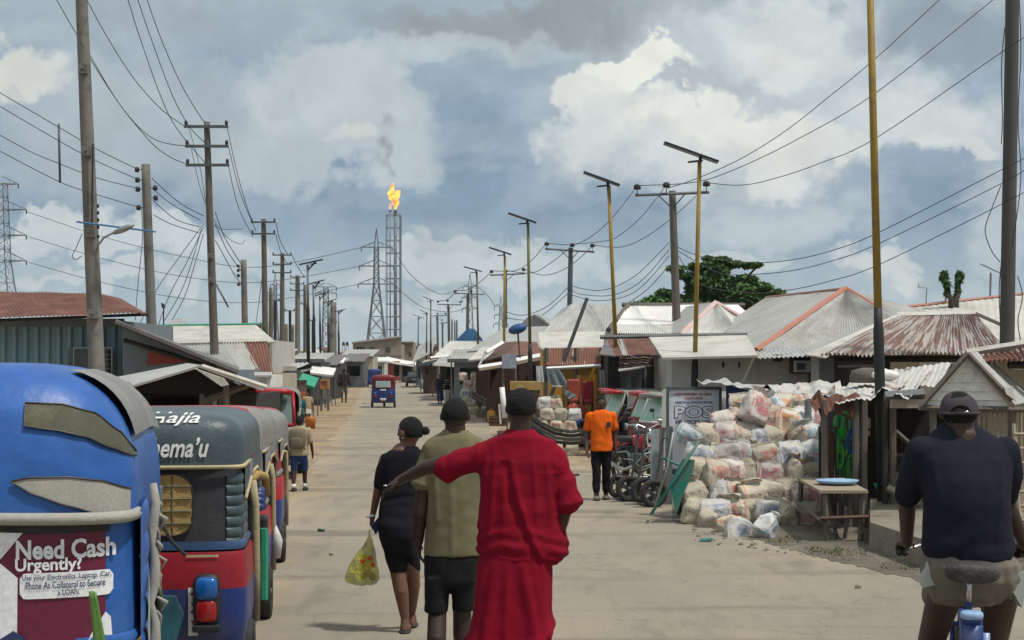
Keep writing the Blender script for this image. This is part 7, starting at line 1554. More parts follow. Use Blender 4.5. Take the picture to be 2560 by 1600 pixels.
mb = MB(); mb.tube([(0, -.22, .90), (0, -.25, 1.05)], .014, 8); L_(mb, 'seat_post', m_chrome)
mb = MB(); rings = [[(x, -.47 + .385 * math.cos(R(a)), .345 + .385 * math.sin(R(a)) - abs(x) * .5) for x in (-.04, -.025, 0, .025, .04)] for a in range(60, 200, 10)]; openloft(mb, rings); L_(mb, 'mudguard', f_)
mb = MB(); mb.ell((0, -.42, .86), (.055, .06, .045), e=.6); mb.box(-.052, .052, -.49, -.44, .68, .84); k = L_(mb, 'carrier_bracket', f_)
mb = MB(); mb.ell((0, -.45, .885), (.056, .055, .022), e=.6); L_(mb, 'bracket_cap', mat('pale_blue', (.25, .38, .6), (.3, .42, .6), 3, .4)); mb = MB(); mb.box(.045, .085, -.46, -.44, .60, .80); L_(mb, 'reflector', mat('pale_blue2', (.25, .38, .6), None, 3, .3))
sp_ = []
for y, w, z, h in ((-.40, .02, 1.085, .02), (-.385, .115, 1.085, .045), (-.33, .135, 1.09, .052), (-.26, .13, 1.09, .05), (-.18, .09, 1.08, .042), (-.08, .045, 1.07, .034), (.02, .025, 1.06, .02)):
    sp_.append([(w * math.copysign(abs(math.cos(t)) ** .7, math.cos(t)) + .012, y, z + h * math.copysign(abs(math.sin(t)) ** .7, math.sin(t)) - (.012 if h > .04 else 0)) for t in [2 * math.pi * k / 20 for k in range(20)]])
mb = MB(); mb.loft(sp_); L_(mb, 'saddle', mat('saddle_worn', (.035, .03, .03), (.055, .048, .046), 8, .6, 0, .4, 60, dirt=(.10, .09, .085), ds=8))
mb = MB(); mb.tube([(-.30, .36, 1.10), (-.22, .46, 1.12), (0, .47, 1.06), (.22, .46, 1.12), (.30, .36, 1.10)], .012, 8); L_(mb, 'handlebar', m_chrome)
for s_ in (-1, 1): mb = MB(); mb.tube([(s_ * .29, .38, 1.105), (s_ * .33, .26, 1.10)], .018, 8); L_(mb, 'grip', m_blackpl)
for s_ in (-1, 1): mb = MB(); mb.tube([(0, -.11, .36), (s_ * .09, -.11, .36), (s_ * .1, -.11 + .02, .36 - s_ * .15)], .01, 6); mb.box(s_ * .1 - .0 if s_ > 0 else -.19, .19 if s_ > 0 else -.1, -.13, -.05, .35 - s_ * .15, .37 - s_ * .15); L_(mb, 'pedal', m_steel)

# --- smaller figures
def human(label, px, pyf, hpx, face, skin, top, bottom, kind='trousers', stride=.1, hair='short', sleeves=.5, arms='hang', shoe=m_blackpl, Y=None, group=None, detail=False, w=1.0, lean=0):
    Y = Y or F * H / (pyf - HY); Hm = hpx * Y / F; rz = R(face)        # face 0: walks away from the camera
    r = thing('person', label, 'person', (XP(px, Y), Y, 0), rz, group); vx = max(.007, .012 * Hm if not detail else .0065)
    T = lambda x, y, z: V((x * Hm * w, y * Hm + lean * max(0, z - .5) * Hm, z * Hm)); M_ = r.matrix_basis; Wd = lambda mb: MB.xform(mb, M_)
    mb = MB(); head_shape(mb, T(0, .0, .925), .043 * Hm, .070 * Hm, (0, 1, 0), T(0, -.005, .83), .033 * Hm)
    for s in (-1, 1):
        el, ha = ((s * .150, -.02 + s * stride * .25, .635), (s * .155, .03 + s * stride * .5, .49)) if arms == 'hang' else ((s * .15, .02, .65), (s * .08, .16, .70))
        mb.limb([T(s * .118, 0, .80), T(*el), T(*ha)], [.032 * Hm, .025 * Hm, .018 * Hm], 12); d = T(*ha) - T(*el); hand(mb, T(*ha), d, V((-s, .1, 0)), .105 * Hm, s, .4, .1, .0052 * Hm)
        st = s * stride; kn = (s * .055, st * .55 + .012, .285); an = (s * .052, st, .05 + (.02 if st < 0 else 0)); mb.limb([T(s * .055, 0, .50), T(*kn), T(*an)], [.055 * Hm, .037 * Hm, .025 * Hm], 12); foot(mb, T(*an), (0, 1, 0), .145 * Hm)
    mb.limb([T(0, 0, .80), T(0, 0, .55)], [.055 * Hm, .06 * Hm]); remesh(Wd(mb), 'body', skin, r, vx, 2)
    rg = lambda rows: [[T(hw * math.copysign(abs(math.cos(t)) ** .8, math.cos(t)), dy + dp * math.copysign(abs(math.sin(t)) ** .8, math.sin(t)), z) for t in [2 * math.pi * k / 24 for k in range(24)]] for z, hw, dp, dy in rows]
    hem = .47
    mb = MB(); mb.loft(rg([(.862, .042, .045, 0), (.845, .085, .06, 0), (.82, .122, .072, 0), (.76, .125, .082, 0), (.66, .11, .085, 0), (.56, .112, .09, 0), (hem, .116, .09, 0)]))
    for s in (-1, 1):
        a, b_ = V((s * .12, 0, .80)), V((s * .150, -.02 + s * stride * .25, .635)) if arms == 'hang' else V((s * .15, .02, .65)); mb.limb([T(*a), T(*a.lerp(b_, sleeves + .1))], [.046 * Hm, .044 * Hm], 14)
        if sleeves > 1: c_ = V((s * .155, .03 + s * stride * .5, .49)) if arms == 'hang' else V((s * .08, .16, .70)); mb.limb([T(*b_), T(*b_.lerp(c_, .9))], [.036 * Hm, .028 * Hm], 12)
    remesh(Wd(mb), 'shirt', top, r, vx, 3, lambda p, n: .007 * Hm * mnoise.noise(p * 9) + .004 * Hm * mnoise.noise(V((p.x * 20, p.y * 20, p.z * 8))))
    mb = MB()
    if kind == 'skirt': mb.loft(rg([(.55, .09, .065, 0), (.48, .11, .08, 0), (.40, .12, .09, 0), (.30, .135, .10, 0)]))
    else:
        e_ = .10 if kind == 'trousers' else .27; mb.loft(rg([(.55, .09, .065, 0), (.49, .105, .072, 0), (.45, .10, .07, 0)]))
        for s in (-1, 1):
            st = s * stride; kn = V((s * .055, st * .55 + .012, .285)); an = V((s * .052, st, .05)); hp = V((s * .053, 0, .48)); fr_ = kn.lerp(an, .80) if kind == 'trousers' else hp.lerp(kn, .95)
            mb.limb([T(*hp)] + ([T(*kn)] if kind == 'trousers' else []) + [T(*fr_)], [.058 * Hm] + ([.043 * Hm] if kind == 'trousers' else []) + [.036 * Hm if kind == 'trousers' else .05 * Hm], 14)
    remesh(Wd(mb), kind, bottom, r, vx, 2, lambda p, n: .006 * Hm * mnoise.noise(p * 12))
    if hair: c_ = T(0, -.002, .928); hair_cap(r, M_ @ c_, .0455 * Hm, .073 * Hm, M_.to_3x3() @ V((0, 1, 0)), -.45, 1.05, .62, vox=vx * .8)
    for s in (-1, 1):
        mb = MB(); an = T(s * .052, s * stride + .03, .022); mb.ell(an, (.036 * Hm, .085 * Hm, .022 * Hm), nu=12, nv=6, e=.8); mb.build('shoe', shoe, r, world=False, smooth=True)
    return r, T, Hm
r, T, Hm = human('young man in a bright orange t-shirt and black trousers walking towards the camera', 1503, 1250, 262, 180, mat('skin_mid', (.085, .042, .028), (.065, .033, .023), 6, .5), f_orange, f_black, stride=.05, sleeves=.55, shoe=mat('shoe_brown', (.06, .04, .035), (.2, .18, .16), 9, .6), detail=True, w=.9)
mb = MB(); mb.box(-.085 * Hm, -.045 * Hm, .088 * Hm, .094 * Hm, .695 * Hm, .745 * Hm); mb.build('chest_print', m_black, r, world=False)
for s in (-1, 1): mb = MB(); mb.ell((s * .016 * Hm, .050 * Hm, .934 * Hm), (.006 * Hm, .004 * Hm, .004 * Hm)); mb.build('eye', m_fascia, r, world=False, smooth=True); mb = MB(); mb.tube([(s * .004 * Hm, .056 * Hm, .938 * Hm), (s * .030 * Hm, .052 * Hm, .940 * Hm), (s * .044 * Hm, .01 * Hm, .938 * Hm)], .0035, 5); mb.build('glasses', m_blackpl, r, world=False)
r, T, Hm = human('school child with a tan backpack and blue shorts beside the parked tricycles', 748, 1228, 190, -6, s_dark, f_tan, f_blue, 'shorts', .10, sleeves=.7, w=1.05)
mb = MB(); mb.ell((0, -.12 * Hm, .69 * Hm), (.118 * Hm, .065 * Hm, .135 * Hm), e=.55); bp_ = mb.build('backpack', f_pack, r, world=False, smooth=True)
mb = MB(); mb.ell((0, -.175 * Hm, .65 * Hm), (.085 * Hm, .03 * Hm, .065 * Hm), e=.5); k = mb.build('front_pocket', f_pack, bp_, world=False, smooth=True)
for s in (-1, 1): mb = MB(); mb.tube([(s * .08 * Hm, -.07 * Hm, .80 * Hm), (s * .085 * Hm, .0, .845 * Hm), (s * .09 * Hm, .075 * Hm, .76 * Hm), (s * .1 * Hm, .04 * Hm, .58 * Hm), (s * .09 * Hm, -.07 * Hm, .56 * Hm)], .014 * Hm, 5); mb.build('strap', f_olive, r, world=False)
for s in (-1, 1): mb = MB(); mb.tube([(s * .052 * Hm, s * .10 * Hm, .05 * Hm), (s * .052 * Hm, s * .095 * Hm, .10 * Hm)], .03 * Hm, 8); mb.build('sock', m_fascia, r, world=False, smooth=True)
human('vendor in a teal top with a white print, behind the school child', 748, 1082, 96, 10, s_dark, f_teal, f_black, 'skirt', .03, sleeves=.6)
human('dark clothed person walking along the orange sand on the left', 860, 1006, 86, 4, s_dark, f_brown, f_khaki, 'shorts', .06, sleeves=1.3)
human('vendor in a cream wrap beside the orange chair on the left', 769, 1058, 78, 200, s_brown, f_tan, f_white, 'skirt', .0, sleeves=.7)
r, T, Hm = human('walker in a black and cream striped shirt and pale trousers on the right', 1117, 1014, 84, 15, s_dark, f_black, f_white, stride=.06, sleeves=.7)
for i in range(4):
    z = (.56 + i * .065) * Hm; mb = MB(); mb.tube([(.116 * Hm * math.copysign(abs(math.cos(t)) ** .8, math.cos(t)), .073 * Hm * math.copysign(abs(math.sin(t)) ** .8, math.sin(t)), z) for t in [2 * math.pi * k / 20 for k in range(21)]], .014 * Hm, 5, cap=False); mb.build('stripe', f_tan, r, world=False)
human('walker in navy blue left of the striped shirt on the right', 1100, 1010, 76, 12, s_dark, f_navy, f_blue, stride=.06, sleeves=.7)
human('person in dark clothes standing in the far brown shop doorway', 1300, 985, 60, 180, s_dark, f_brown, f_black, stride=.0, Y=60.5)
human('tiny figure in white far up the left side of the road', 895, 960, 30, 170, s_dark, f_white, f_blue, stride=.05)
human('tiny figure in dark clothes before the white awning at the road end', 1004, 950, 26, 0, s_dark, f_brown, f_navy, stride=.05)
r, T, Hm = human('motorcycle rider in pale blue far up the left of the road', 909, 958, 30, 0, s_dark, mat('shirt_paleblue', (.3, .4, .5)), f_black, 'trousers', .0, Y=182)
r.location.z = .45
motorbike('motorcycle with a rider far up the left of the road', (XP(909, 182), 182, 0), 0, m_black, 'moving motorcycles', 1.2)
# ---------------------------------------------------------------- sacks and street things
def sack_mat(nm, c1, c2, c3, amt=.45):
    """woven plastic sack: pale weave with printed blocks and stripes"""
    m = bpy.data.materials.new(nm); m.use_nodes = True; nt = m.node_tree; N = nt.nodes; L = nt.links; b = N['Principled BSDF']; b.inputs['Roughness'].default_value = .55; b.inputs['Specular IOR Level'].default_value = .3
    tc = N.new('ShaderNodeTexCoord'); oi = N.new('ShaderNodeObjectInfo')
    mp = N.new('ShaderNodeMapping'); L.new(tc.outputs['Object'], mp.inputs[0]); cb = N.new('ShaderNodeCombineXYZ'); 
    ml = N.new('ShaderNodeMath'); ml.operation = 'MULTIPLY'; ml.inputs[1].default_value = 13.7; L.new(oi.outputs['Random'], ml.inputs[0]); L.new(ml.outputs[0], cb.inputs[0]); L.new(ml.outputs[0], cb.inputs[2]); L.new(cb.outputs[0], mp.inputs['Location'])
    def n_(s, d=3):
        n = N.new('ShaderNodeTexNoise'); n.inputs['Scale'].default_value = s; n.inputs['Detail'].default_value = d; L.new(mp.outputs[0], n.inputs['Vector']); return n.outputs[0]
    def mr(f, a, bb, c=0., d=1.):
        r = N.new('ShaderNodeMapRange'); r.inputs[1].default_value = a; r.inputs[2].default_value = bb; r.inputs[3].default_value = c; r.inputs[4].default_value = d; L.new(f, r.inputs[0]); return r.outputs[0]
    def mix(f, a, c):
        x = N.new('ShaderNodeMix'); x.data_type = 'RGBA'
        for s_, v_ in ((x.inputs[0], f), (x.inputs[6], a), (x.inputs[7], c)):
            if isinstance(v_, (int, float, tuple)): s_.default_value = v_
            else: L.new(v_, s_)
        return x.outputs[2]
    sx = N.new('ShaderNodeSeparateXYZ'); L.new(tc.outputs['Object'], sx.inputs[0])
    def mth(op, a, b_=None):
        q = N.new('ShaderNodeMath'); q.operation = op
        for i_, v_ in enumerate((a, b_)):
            if v_ is None: continue
            if isinstance(v_, (int, float)): q.inputs[i_].default_value = v_
            else: L.new(v_, q.inputs[i_])
        return q.outputs[0]
    ax = mth('ABSOLUTE', mth('ADD', sx.outputs[0], mth('MULTIPLY', mth('SUBTRACT', n_(4), .5), .10))); az = mth('ABSOLUTE', mth('SUBTRACT', mth('ADD', sx.outputs[2], mth('MULTIPLY', mth('SUBTRACT', n_(5), .5), .10)), .23))
    panel = mth('MULTIPLY', mth('LESS_THAN', ax, .15), mth('LESS_THAN', az, .135)); inner = mth('MULTIPLY', mth('LESS_THAN', ax, .135), mth('LESS_THAN', az, .12)); edge = mth('SUBTRACT', panel, inner)
    wear = mr(n_(9, 6), .38, .56, .0, .8); c = mix(mr(n_(3), .35, .65), c1 + (1,), tuple(v * .78 for v in c1) + (1,))
    c = mix(mth('MULTIPLY', mth('MULTIPLY', panel if amt > .35 else edge, wear), mth('GREATER_THAN', mth('SINE', mth('MULTIPLY', oi.outputs['Random'], 41.)), -.6)), c, c2 + (1,))
    c = mix(mth('MULTIPLY', mth('MULTIPLY', mth('LESS_THAN', mth('ABSOLUTE', mth('SUBTRACT', ax, .19)), .018), wear), .8), c, c2 + (1,))
    # lines of print
    w = N.new('ShaderNodeTexNoise'); w.inputs['Scale'].default_value = 1; w.inputs['Detail'].default_value = 1
    m2 = N.new('ShaderNodeMapping'); m2.inputs['Scale'].default_value = (55, 55, 26); L.new(tc.outputs['Object'], m2.inputs[0]); L.new(m2.outputs[0], w.inputs['Vector'])
    band = N.new('ShaderNodeMath'); band.operation = 'SINE'; k = N.new('ShaderNodeMath'); k.operation = 'MULTIPLY'; k.inputs[1].default_value = 34; L.new(sx.outputs[2], k.inputs[0]); L.new(k.outputs[0], band.inputs[0])
    bm = mr(band.outputs[0], .1, .3); pm = mr(w.outputs[0], .50, .53); mm = N.new('ShaderNodeMath'); mm.operation = 'MULTIPLY'; L.new(bm, mm.inputs[0]); L.new(pm, mm.inputs[1]); m3 = N.new('ShaderNodeMath'); m3.operation = 'MULTIPLY'; L.new(mm.outputs[0], m3.inputs[0]); L.new(mth('MULTIPLY', inner, .85), m3.inputs[1])
    c = mix(m3.outputs[0], c, c3 + (1,)); c = mix(mr(n_(7, 8), .48, .70, 0, .6), c, (.26, .24, .20, 1)); L.new(c, b.inputs['Base Color'])
    bp = N.new('ShaderNodeBump'); bp.inputs['Strength'].default_value = .55; bp.inputs['Distance'].default_value = .02; L.new(n_(22, 6), bp.inputs['Height']); L.new(bp.outputs[0], b.inputs['Normal'])
    return m
SK = [('cream', sack_mat('sack_cream', (.54, .48, .38), (.44, .12, .10), (.14, .13, .14), .40)), ('grey white', sack_mat('sack_grey', (.55, .54, .51), (.20, .24, .36), (.13, .14, .20), .40)),
      ('orange printed', sack_mat('sack_orange', (.60, .53, .43), (.62, .20, .07), (.15, .11, .10), .42)), ('pink printed', sack_mat('sack_pink', (.62, .56, .52), (.46, .10, .13), (.42, .32, .31), .40)),
      ('dirty beige', sack_mat('sack_beige', (.46, .41, .31), (.30, .27, .21), (.17, .14, .12), .3)), ('pale blue', sack_mat('sack_blue', (.62, .63, .62), (.16, .32, .44), (.36, .16, .14), .40))]
def sack_mesh(seed, kind=0):
    """one filled woven sack: a squarish slumped pillow with creases, closed by a seam or (kind 1) gathered in a frill"""
    mb = MB(); n = 36; rings = []
    prof = [(0, .60, .55), (.015, .90, .85), (.06, .98, .96), (.16, 1.02, 1.02), (.3, 1.03, 1.05), (.45, 1.02, 1.02), (.6, 1.0, .97), (.72, .98, .86), (.82, .96, .68), (.90, .93, .44)]
    prof += [(.96, .70, .30), (1.0, .5, .34), (1.07, .66, .50), (1.11, .75, .6)] if kind else [(.95, .91, .22), (1.0, .90, .07), (1.03, .88, .05)]
    lean = .05 * math.sin(seed * 2.3)
    for z, w, d_ in prof:
        ring = []
        for k in range(n):
            t = 2 * math.pi * k / n; ex = .42; x = .235 * w * math.copysign(abs(math.cos(t)) ** ex, math.cos(t)); y = .15 * d_ * math.copysign(abs(math.sin(t)) ** (.5 if z < .8 else .8), math.sin(t))
            p = V((x, y, .46 * z)); a = max(0, (z - .6) / .4); r2 = (x * x + y * y) ** .5 + .01
            d = .035 * mnoise.noise(p * 4.2 + V((seed, 0, 0))) + .018 * mnoise.noise(p * 10 + V((0, seed, 0))) - .016 * (1 - abs(math.sin(p.z * 16 + 3 * mnoise.noise(p * 5 + V((seed, 3, 0)))))) ** 5 - .014 * (1 - abs(math.sin(p.x * 20 + 9 * mnoise.noise(p * 4 + V((seed, 9, 0)))))) ** 6
            q = V((x, y, 0)) / r2; ring.append(p + q * d + V((lean * z * z + (0 if kind else .02 * a * math.sin(seed)), .05 * a * math.sin(seed * 1.7 + x * 9), .035 * a * mnoise.noise(p * 9 + V((seed, 0, 5))) - .05 * a * abs(x) * 2)))
        rings.append(ring)
    mb.loft(rings)
    bm = bmesh.new(); me = bpy.data.meshes.new('sack'); me.from_pydata([tuple(v) for v in mb.v], [], mb.f); bm.from_mesh(me); bmesh.ops.subdivide_edges(bm, edges=bm.edges[:], cuts=1, smooth=.5, use_grid_fill=True); bm.to_mesh(me); bm.free()
    for v in me.vertices: v.co += v.normal * (.007 * mnoise.noise(v.co * 24 + V((seed, 0, 0))) + .004 * mnoise.noise(v.co * 50))
    me.polygons.foreach_set('use_smooth', [True] * len(me.polygons)); return me
SM = [sack_mesh(i * 3 + 1, i in (2, 5)) for i in range(8)]
SMC = {}
NTH = 'first second third fourth fifth sixth seventh eighth ninth tenth eleventh twelfth'.split()
def sack(loc, rz, tilt, lay, ci, mi, sc, label, group, roll=0):
    key = (ci, mi)
    if key not in SMC: me = SM[mi].copy(); me.materials.clear(); me.materials.append(SK[ci][1]); SMC[key] = me
    o = bpy.data.objects.new('cement_sack', SMC[key]); COL.objects.link(o); o.location = loc; o.rotation_euler = (tilt, lay, rz); o.scale = sc; return tag(o, label, 'sack', group)
rnd = random.Random(5)
# big pile on the right: rows from the ground up, each row set back
def pile(rowdef, group, where, base_sc=1.0):
    for ri, (pxs, py, Yr, h, cols) in enumerate(rowdef):
        for i, px in enumerate(pxs):
            Yv = Yr + rnd.uniform(-.12, .12) + (.02 * i); z = max(0, ZP(py, Yv)); ci = cols[i % len(cols)] if cols else rnd.randrange(6)
            lab = f'{SK[ci][0]} cement sack, {NTH[i]} from the left in the {("ground", "second", "third", "fourth", "fifth", "sixth", "top")[ri]} row of the {where}'
            sc = (base_sc * rnd.uniform(.9, 1.12), base_sc * rnd.uniform(.9, 1.1), base_sc * h * rnd.uniform(.92, 1.1)); sack((XP(px, Yv), Yv, z - .02), rnd.uniform(-.5, .5) if rnd.random() < .85 else 1.5, rnd.uniform(-.25, .15), rnd.uniform(-.28, .28), ci, rnd.randrange(8), sc, lab, group)
GP = 'cement sacks in the big pile by the road'
RC = [[4, 1, 0, 4, 1, 4, 0, 5], [4, 1, 0, 2, 0, 4, 3, 4], [4, 0, 3, 4, 3, 0, 4, 1], [1, 2, 3, 4, 0, 1, 5, 1], [0, 3, 0, 1, 4, 0, 5, 4], [3, 0, 2, 0, 2, 5, 3], [2, 3, 2, 5, 2]]
RX = [(1712, 2040), (1716, 2044), (1712, 2050), (1718, 2052), (1745, 2050), (1795, 2040), (1840, 2020)]
pile([([x0 + 24 + (x1 - x0 - 20) * i / 6.6 + rnd.uniform(-7, 7) for i in range(8) if x0 + 24 + (x1 - x0 - 20) * i / 6.6 < x1 + 3], 1308 - 43 * i_, 22.0 + .32 * i_, (.85, .95, 1.05, 1.1, 1.15, 1.15, 1.0)[i_], RC[i_]) for i_, (x0, x1) in enumerate(RX)], GP, 'big pile', .86)
sack(P(1850, 1190, 23.0), .2, -.1, .15, 1, 3, (1, .9, 1.05), 'grey white sack with folded paper mouth hanging over the middle of the big pile', GP)
sack(P(1882, 1055, 23.4), .5, -.25, .45, 3, 2, (.85, .85, 1.0), 'pink printed sack with a knotted mouth leaning at the very top of the big pile', GP)
sack(P(1716, 1118, 23.2), -.3, .3, .4, 5, 4, (.8, .8, .72), 'pale blue sack draped behind the green barrow at the upper left of the pile', GP)
for i, (px, py, ci) in enumerate(((1800, 1330, 2), (1860, 1338, 1), (1905, 1346, 5), (1770, 1320, 4))):
    sack(G(px, py) + V((0, 0, -.02)), .6 * i, .2, (1.25, -1.2, .9, 1.3)[i], ci, i, (.8, .8, .75), ('flattened orange printed empty sack on the ground before the pile', 'crumpled grey empty sack on the ground before the pile', 'pale blue crumpled sack at the foot of the pile near the table', 'torn beige sack at the left foot of the pile')[i], GP)
# two farther stacks
def wall_of(x0, x1, rows, Yb, py0, step, group, where, sc=.9, lean=.12):
    for ri in range(rows):
        n = max(2, int((x1 - x0) / step) - (ri > rows * .6)); Yv = Yb + ri * lean
        for i in range(n):
            px = x0 + (i + .5 + .25 * (ri % 2)) * step + rnd.uniform(-3, 3); 
            if ri >= rows - 1 and rnd.random() < .35: continue
            ci = rnd.choice([4, 4, 0, 1, 4, 0]); z = ri * .40 * sc; lab = f'{SK[ci][0]} sack, {NTH[min(i, 11)]} along in row {("one", "two", "three", "four", "five", "six", "seven")[ri]} from the ground of the {where}'
            sack((XP(px, Yv), Yv + rnd.uniform(-.06, .06), z), rnd.uniform(-.3, .3), rnd.uniform(-.08, .05), rnd.uniform(-.08, .08), ci, rnd.randrange(8), (sc * rnd.uniform(.92, 1.08), sc, sc * rnd.uniform(.9, 1.0)), lab, group)
wall_of(1342, 1470, 6, 38.5, 1130, 34, 'sacks in the middle stack', 'middle stack', .66 * 1.0)
wall_of(1150, 1250, 5, 70, 1010, 25, 'sacks in the far stack', 'far stack', .86)
# long dark timbers by the stacks
for x0, y0, x1, y1, Y0, Y1, l in ((1318, 1075, 1466, 1112, 36, 34.5, 'long dark weathered canoe shaped timber in front of the middle stack'), (1180, 1000, 1248, 1014, 66, 64, 'dark timber leaning in front of the far stack')):
    a, b_ = P(x0, y0, Y0), P(x1, y1, Y1); a.z = max(a.z, .12); b_.z = max(.1, b_.z)
    r = thing('timber_boat', l, 'timber', (a.x, a.y, 0)); 
    for k in range(4):
        mb = MB(); o_ = V((0, .06 * k, .085 * k)); mid = a.lerp(b_, .5) + V((0, 0, -.10)) + o_; mb.tube([a + o_ + V((0, 0, .12)), a.lerp(b_, .25) + o_ * .9 + V((0, 0, -.01)), mid, a.lerp(b_, .75) + o_ * .9 + V((0, 0, -.05)), b_ + o_ + V((0, 0, .05))], [(.012, .04)] * 5, 6); mb.v = [V((q.x, q.y, max(.01, q.z))) for q in mb.v]; mb.build('plank', (m_woodd, m_wood)[k % 2], r)
# yellow cart top, barrel with white roll
mb = MB(); mb.box(XP(1275, 42), XP(1352, 42), 42, 43, ZP(975, 42), ZP(954, 42)); r = thing('snack_box', 'yellow patterned box behind the middle stack', 'box', (XP(1313, 42), 42.5, 0)); mb.build('box', mat('yellow_print', (.42, .29, .08), (.30, .15, .05), 9, .6, dirt=(.5, .42, .2), ds=4), r)
for x in (1280, 1347): beam(r, 'leg', (x, 975, 42.3), (x, 1120, 42.3), .03, m_wood)
r = thing('barrel', 'brown drum with a white roll and sticks standing in it, behind the red kaftan man', 'barrel', G(1262, 1160) * 1.0 + V((0, 0, 0))); Yb = r.location.y
mb = MB(); c = r.location; mb.tube([(c.x, Yb, .0), (c.x, Yb, .35), (c.x, Yb, .7)], [.16, .165, .16], 16); 
r.location.z = 0; mb.v = [q + V((0, 0, .0)) for q in mb.v]; mb.build('drum', m_brown, r, smooth=True)
mb = MB(); mb.tube([P(1262, 1045, Yb) * 1.0, P(1255, 968, Yb)], .055, 10); k = mb.build('white_roll', m_fascia, r, smooth=True); mb = MB(); mb.tube([P(1252, 1060, Yb), P(1248, 1010, Yb)], .02, 6); mb.build('stick', m_fascia, r)
mb = MB(); mb.tube([V((c.x + .05, Yb, .65)), P(1270, 1000, Yb)], .015, 6); mb.build('stick', m_wood, r)
# POS sign
Y = 27; r = thing('pos_sign', 'large white framed sign reading POS behind the cement sacks', 'sign', (XP(1735, Y), Y, 0))
x0, x1, z0, z1 = XP(1672, Y), XP(1797, Y), ZP(1172, Y), ZP(974, Y); mb = MB(); mb.box(x0, x1, Y, Y + .03, z0, z1); brd = mb.build('board', mat('sign_white', (.80, .83, .90), (.74, .77, .84), 2, .5, dirt=(.5, .52, .55), ds=1.5), r)
mb = MB(); w = .045
for a in ((x0 - w, x0, z0, z1 + w), (x1, x1 + w, z0, z1 + w), (x0, x1, z1, z1 + w), (x0, x1, z0 - w, z0)): mb.box(a[0], a[1], Y - .03, Y + .05, a[2], a[3])
mb.build('frame', m_steel, r)
for x in (x0 - w / 2, x1 + w / 2): mb = MB(); mb.box(x - .02, x + .02, Y + .052, Y + .09, 0, z1); mb.build('post', m_steel, r)
slab(r, 'side_banner', [(1658, 975, Y + .1), (1668, 972, Y - .02), (1668, 1172, Y - .02), (1655, 1180, Y + .1)], m_fascia, .02)
ink_r, ink_b, ink_k = mat('ink_red', (.30, .05, .05)), mat('ink_blue', (.04, .10, .30)), mat('ink_grey', (.10, .12, .17))
def stext(txt, a, b_, t, bo, m_, bold=.01, off=.0):
    mb = fit_text(txt, XP(a, Y), XP(b_, Y), ZP(bo, Y), ZP(t, Y), lambda x, z: V((x, Y - .004 - off, z)), bold); return mb.build('lettering', m_, r)
stext('LADIVINEGEN GLOBAL', 1684, 1781, 982, 989, ink_r, .03); stext('VENTURES', 1710, 1757, 993, 999, ink_r, .03); stext('NEEDFUL KNOWLEDGE', 1688, 1781, 1003, 1009, ink_b, .03)
stext('POS', 1685, 1783, 1014, 1046, ink_k, .06); stext('POS', 1687, 1781, 1016, 1044, brd.data.materials[0], .025, .004); stext('SERVICES HERE', 1688, 1790, 1050, 1059, ink_k, .03)
# green wheelbarrow standing on its nose
Y = 25; r = thing('wheelbarrow', 'teal green wheelbarrow tipped upright against the cement sacks', 'wheelbarrow', G(1690, 1290))
def W3(px, py, dy=0): return P(px, py, 22.1 + dy)
mb = MB(); a, b_, c, d = W3(1732, 1148, .1), W3(1718, 1150, .45), W3(1676, 1228, .2), W3(1690, 1285, -.05); a2, d2, e = W3(1700, 1152, -.1), W3(1686, 1290, -.1), W3(1725, 1215, .1)
mb.add([W3(1706, 1148), W3(1734, 1149), W3(1716, 1215), W3(1690, 1286), W3(1674, 1205), W3(1712, 1150, .4), W3(1738, 1150, .4), W3(1724, 1220, .4), W3(1700, 1290, .3), W3(1690, 1210, .35)], [(0, 1, 2, 3, 4), (9, 8, 7, 6, 5), (0, 5, 6, 1), (1, 6, 7, 2), (2, 7, 8, 3), (3, 8, 9, 4), (4, 9, 5, 0)]); mb.build('tray', m_teal, r)
for dy in (-.05, .45): mb = MB(); mb.tube([W3(1628, 1284, dy), W3(1690, 1195, dy), W3(1748, 1102, dy)], .020, 6); mb.build('handle', m_teal, r, smooth=True)
for dy in (-.05, .45): mb = MB(); mb.tube([W3(1632, 1284, dy), W3(1668, 1170, dy), W3(1683, 1080, dy)], .016, 6); mb.build('leg', m_galv, r, smooth=True)
mb = MB(); mb.tube([W3(1655, 1144, .0), W3(1700, 1164, .05)], .02, 6); mb.build('brace', m_teal, r); mb = MB(); mb.tube([W3(1628, 1285, -.05), W3(1628, 1285, .45)], .02, 6); mb.build('foot_bar', m_teal, r)
# two wheeled porters' trucks
def truck(label, px, py, rw, Yt, group):
    g0 = G(px, py); g0.y = Yt; g0.x = XP(px, Yt); r = thing('hand_truck', label, 'hand truck', (g0.x, Yt, 0), R(12), group)
    for s, nm in ((0, 'wheel'), (.5, 'wheel')): wheel(r, (0, s, rw), rw, .11, nm, ax='y', rimm=m_steel, spokes=5)
    mb = MB(); mb.tube([(0, -.06, rw), (0, .56, rw)], .02, 6); mb.build('axle', m_steel, r, world=False)
    for y in (.06, .44): mb = MB(); mb.tube([(.12, y, .03), (.22, y, .6), (.30, y, 1.15)], .022, 6); mb.build('rail', m_steel, r, world=False)
    for z in (.35, .7, 1.0): mb = MB(); mb.tube([(.12 + .16 * z, .06, z), (.12 + .16 * z, .44, z)], .016, 6); mb.build('crossbar', m_steel, r, world=False)
    mb = MB(); mb.box(-.1, .12, .04, .46, .02, .04); mb.build('toe_plate', m_steel, r, world=False)
truck('hand truck with fat black tyres, left of the two before the metal sheets', 1572, 1256, .20, 25.6, 'hand trucks'); truck('hand truck with a cast rim, right of the two beside the wheelbarrow', 1634, 1272, .205, 24.6, 'hand trucks')
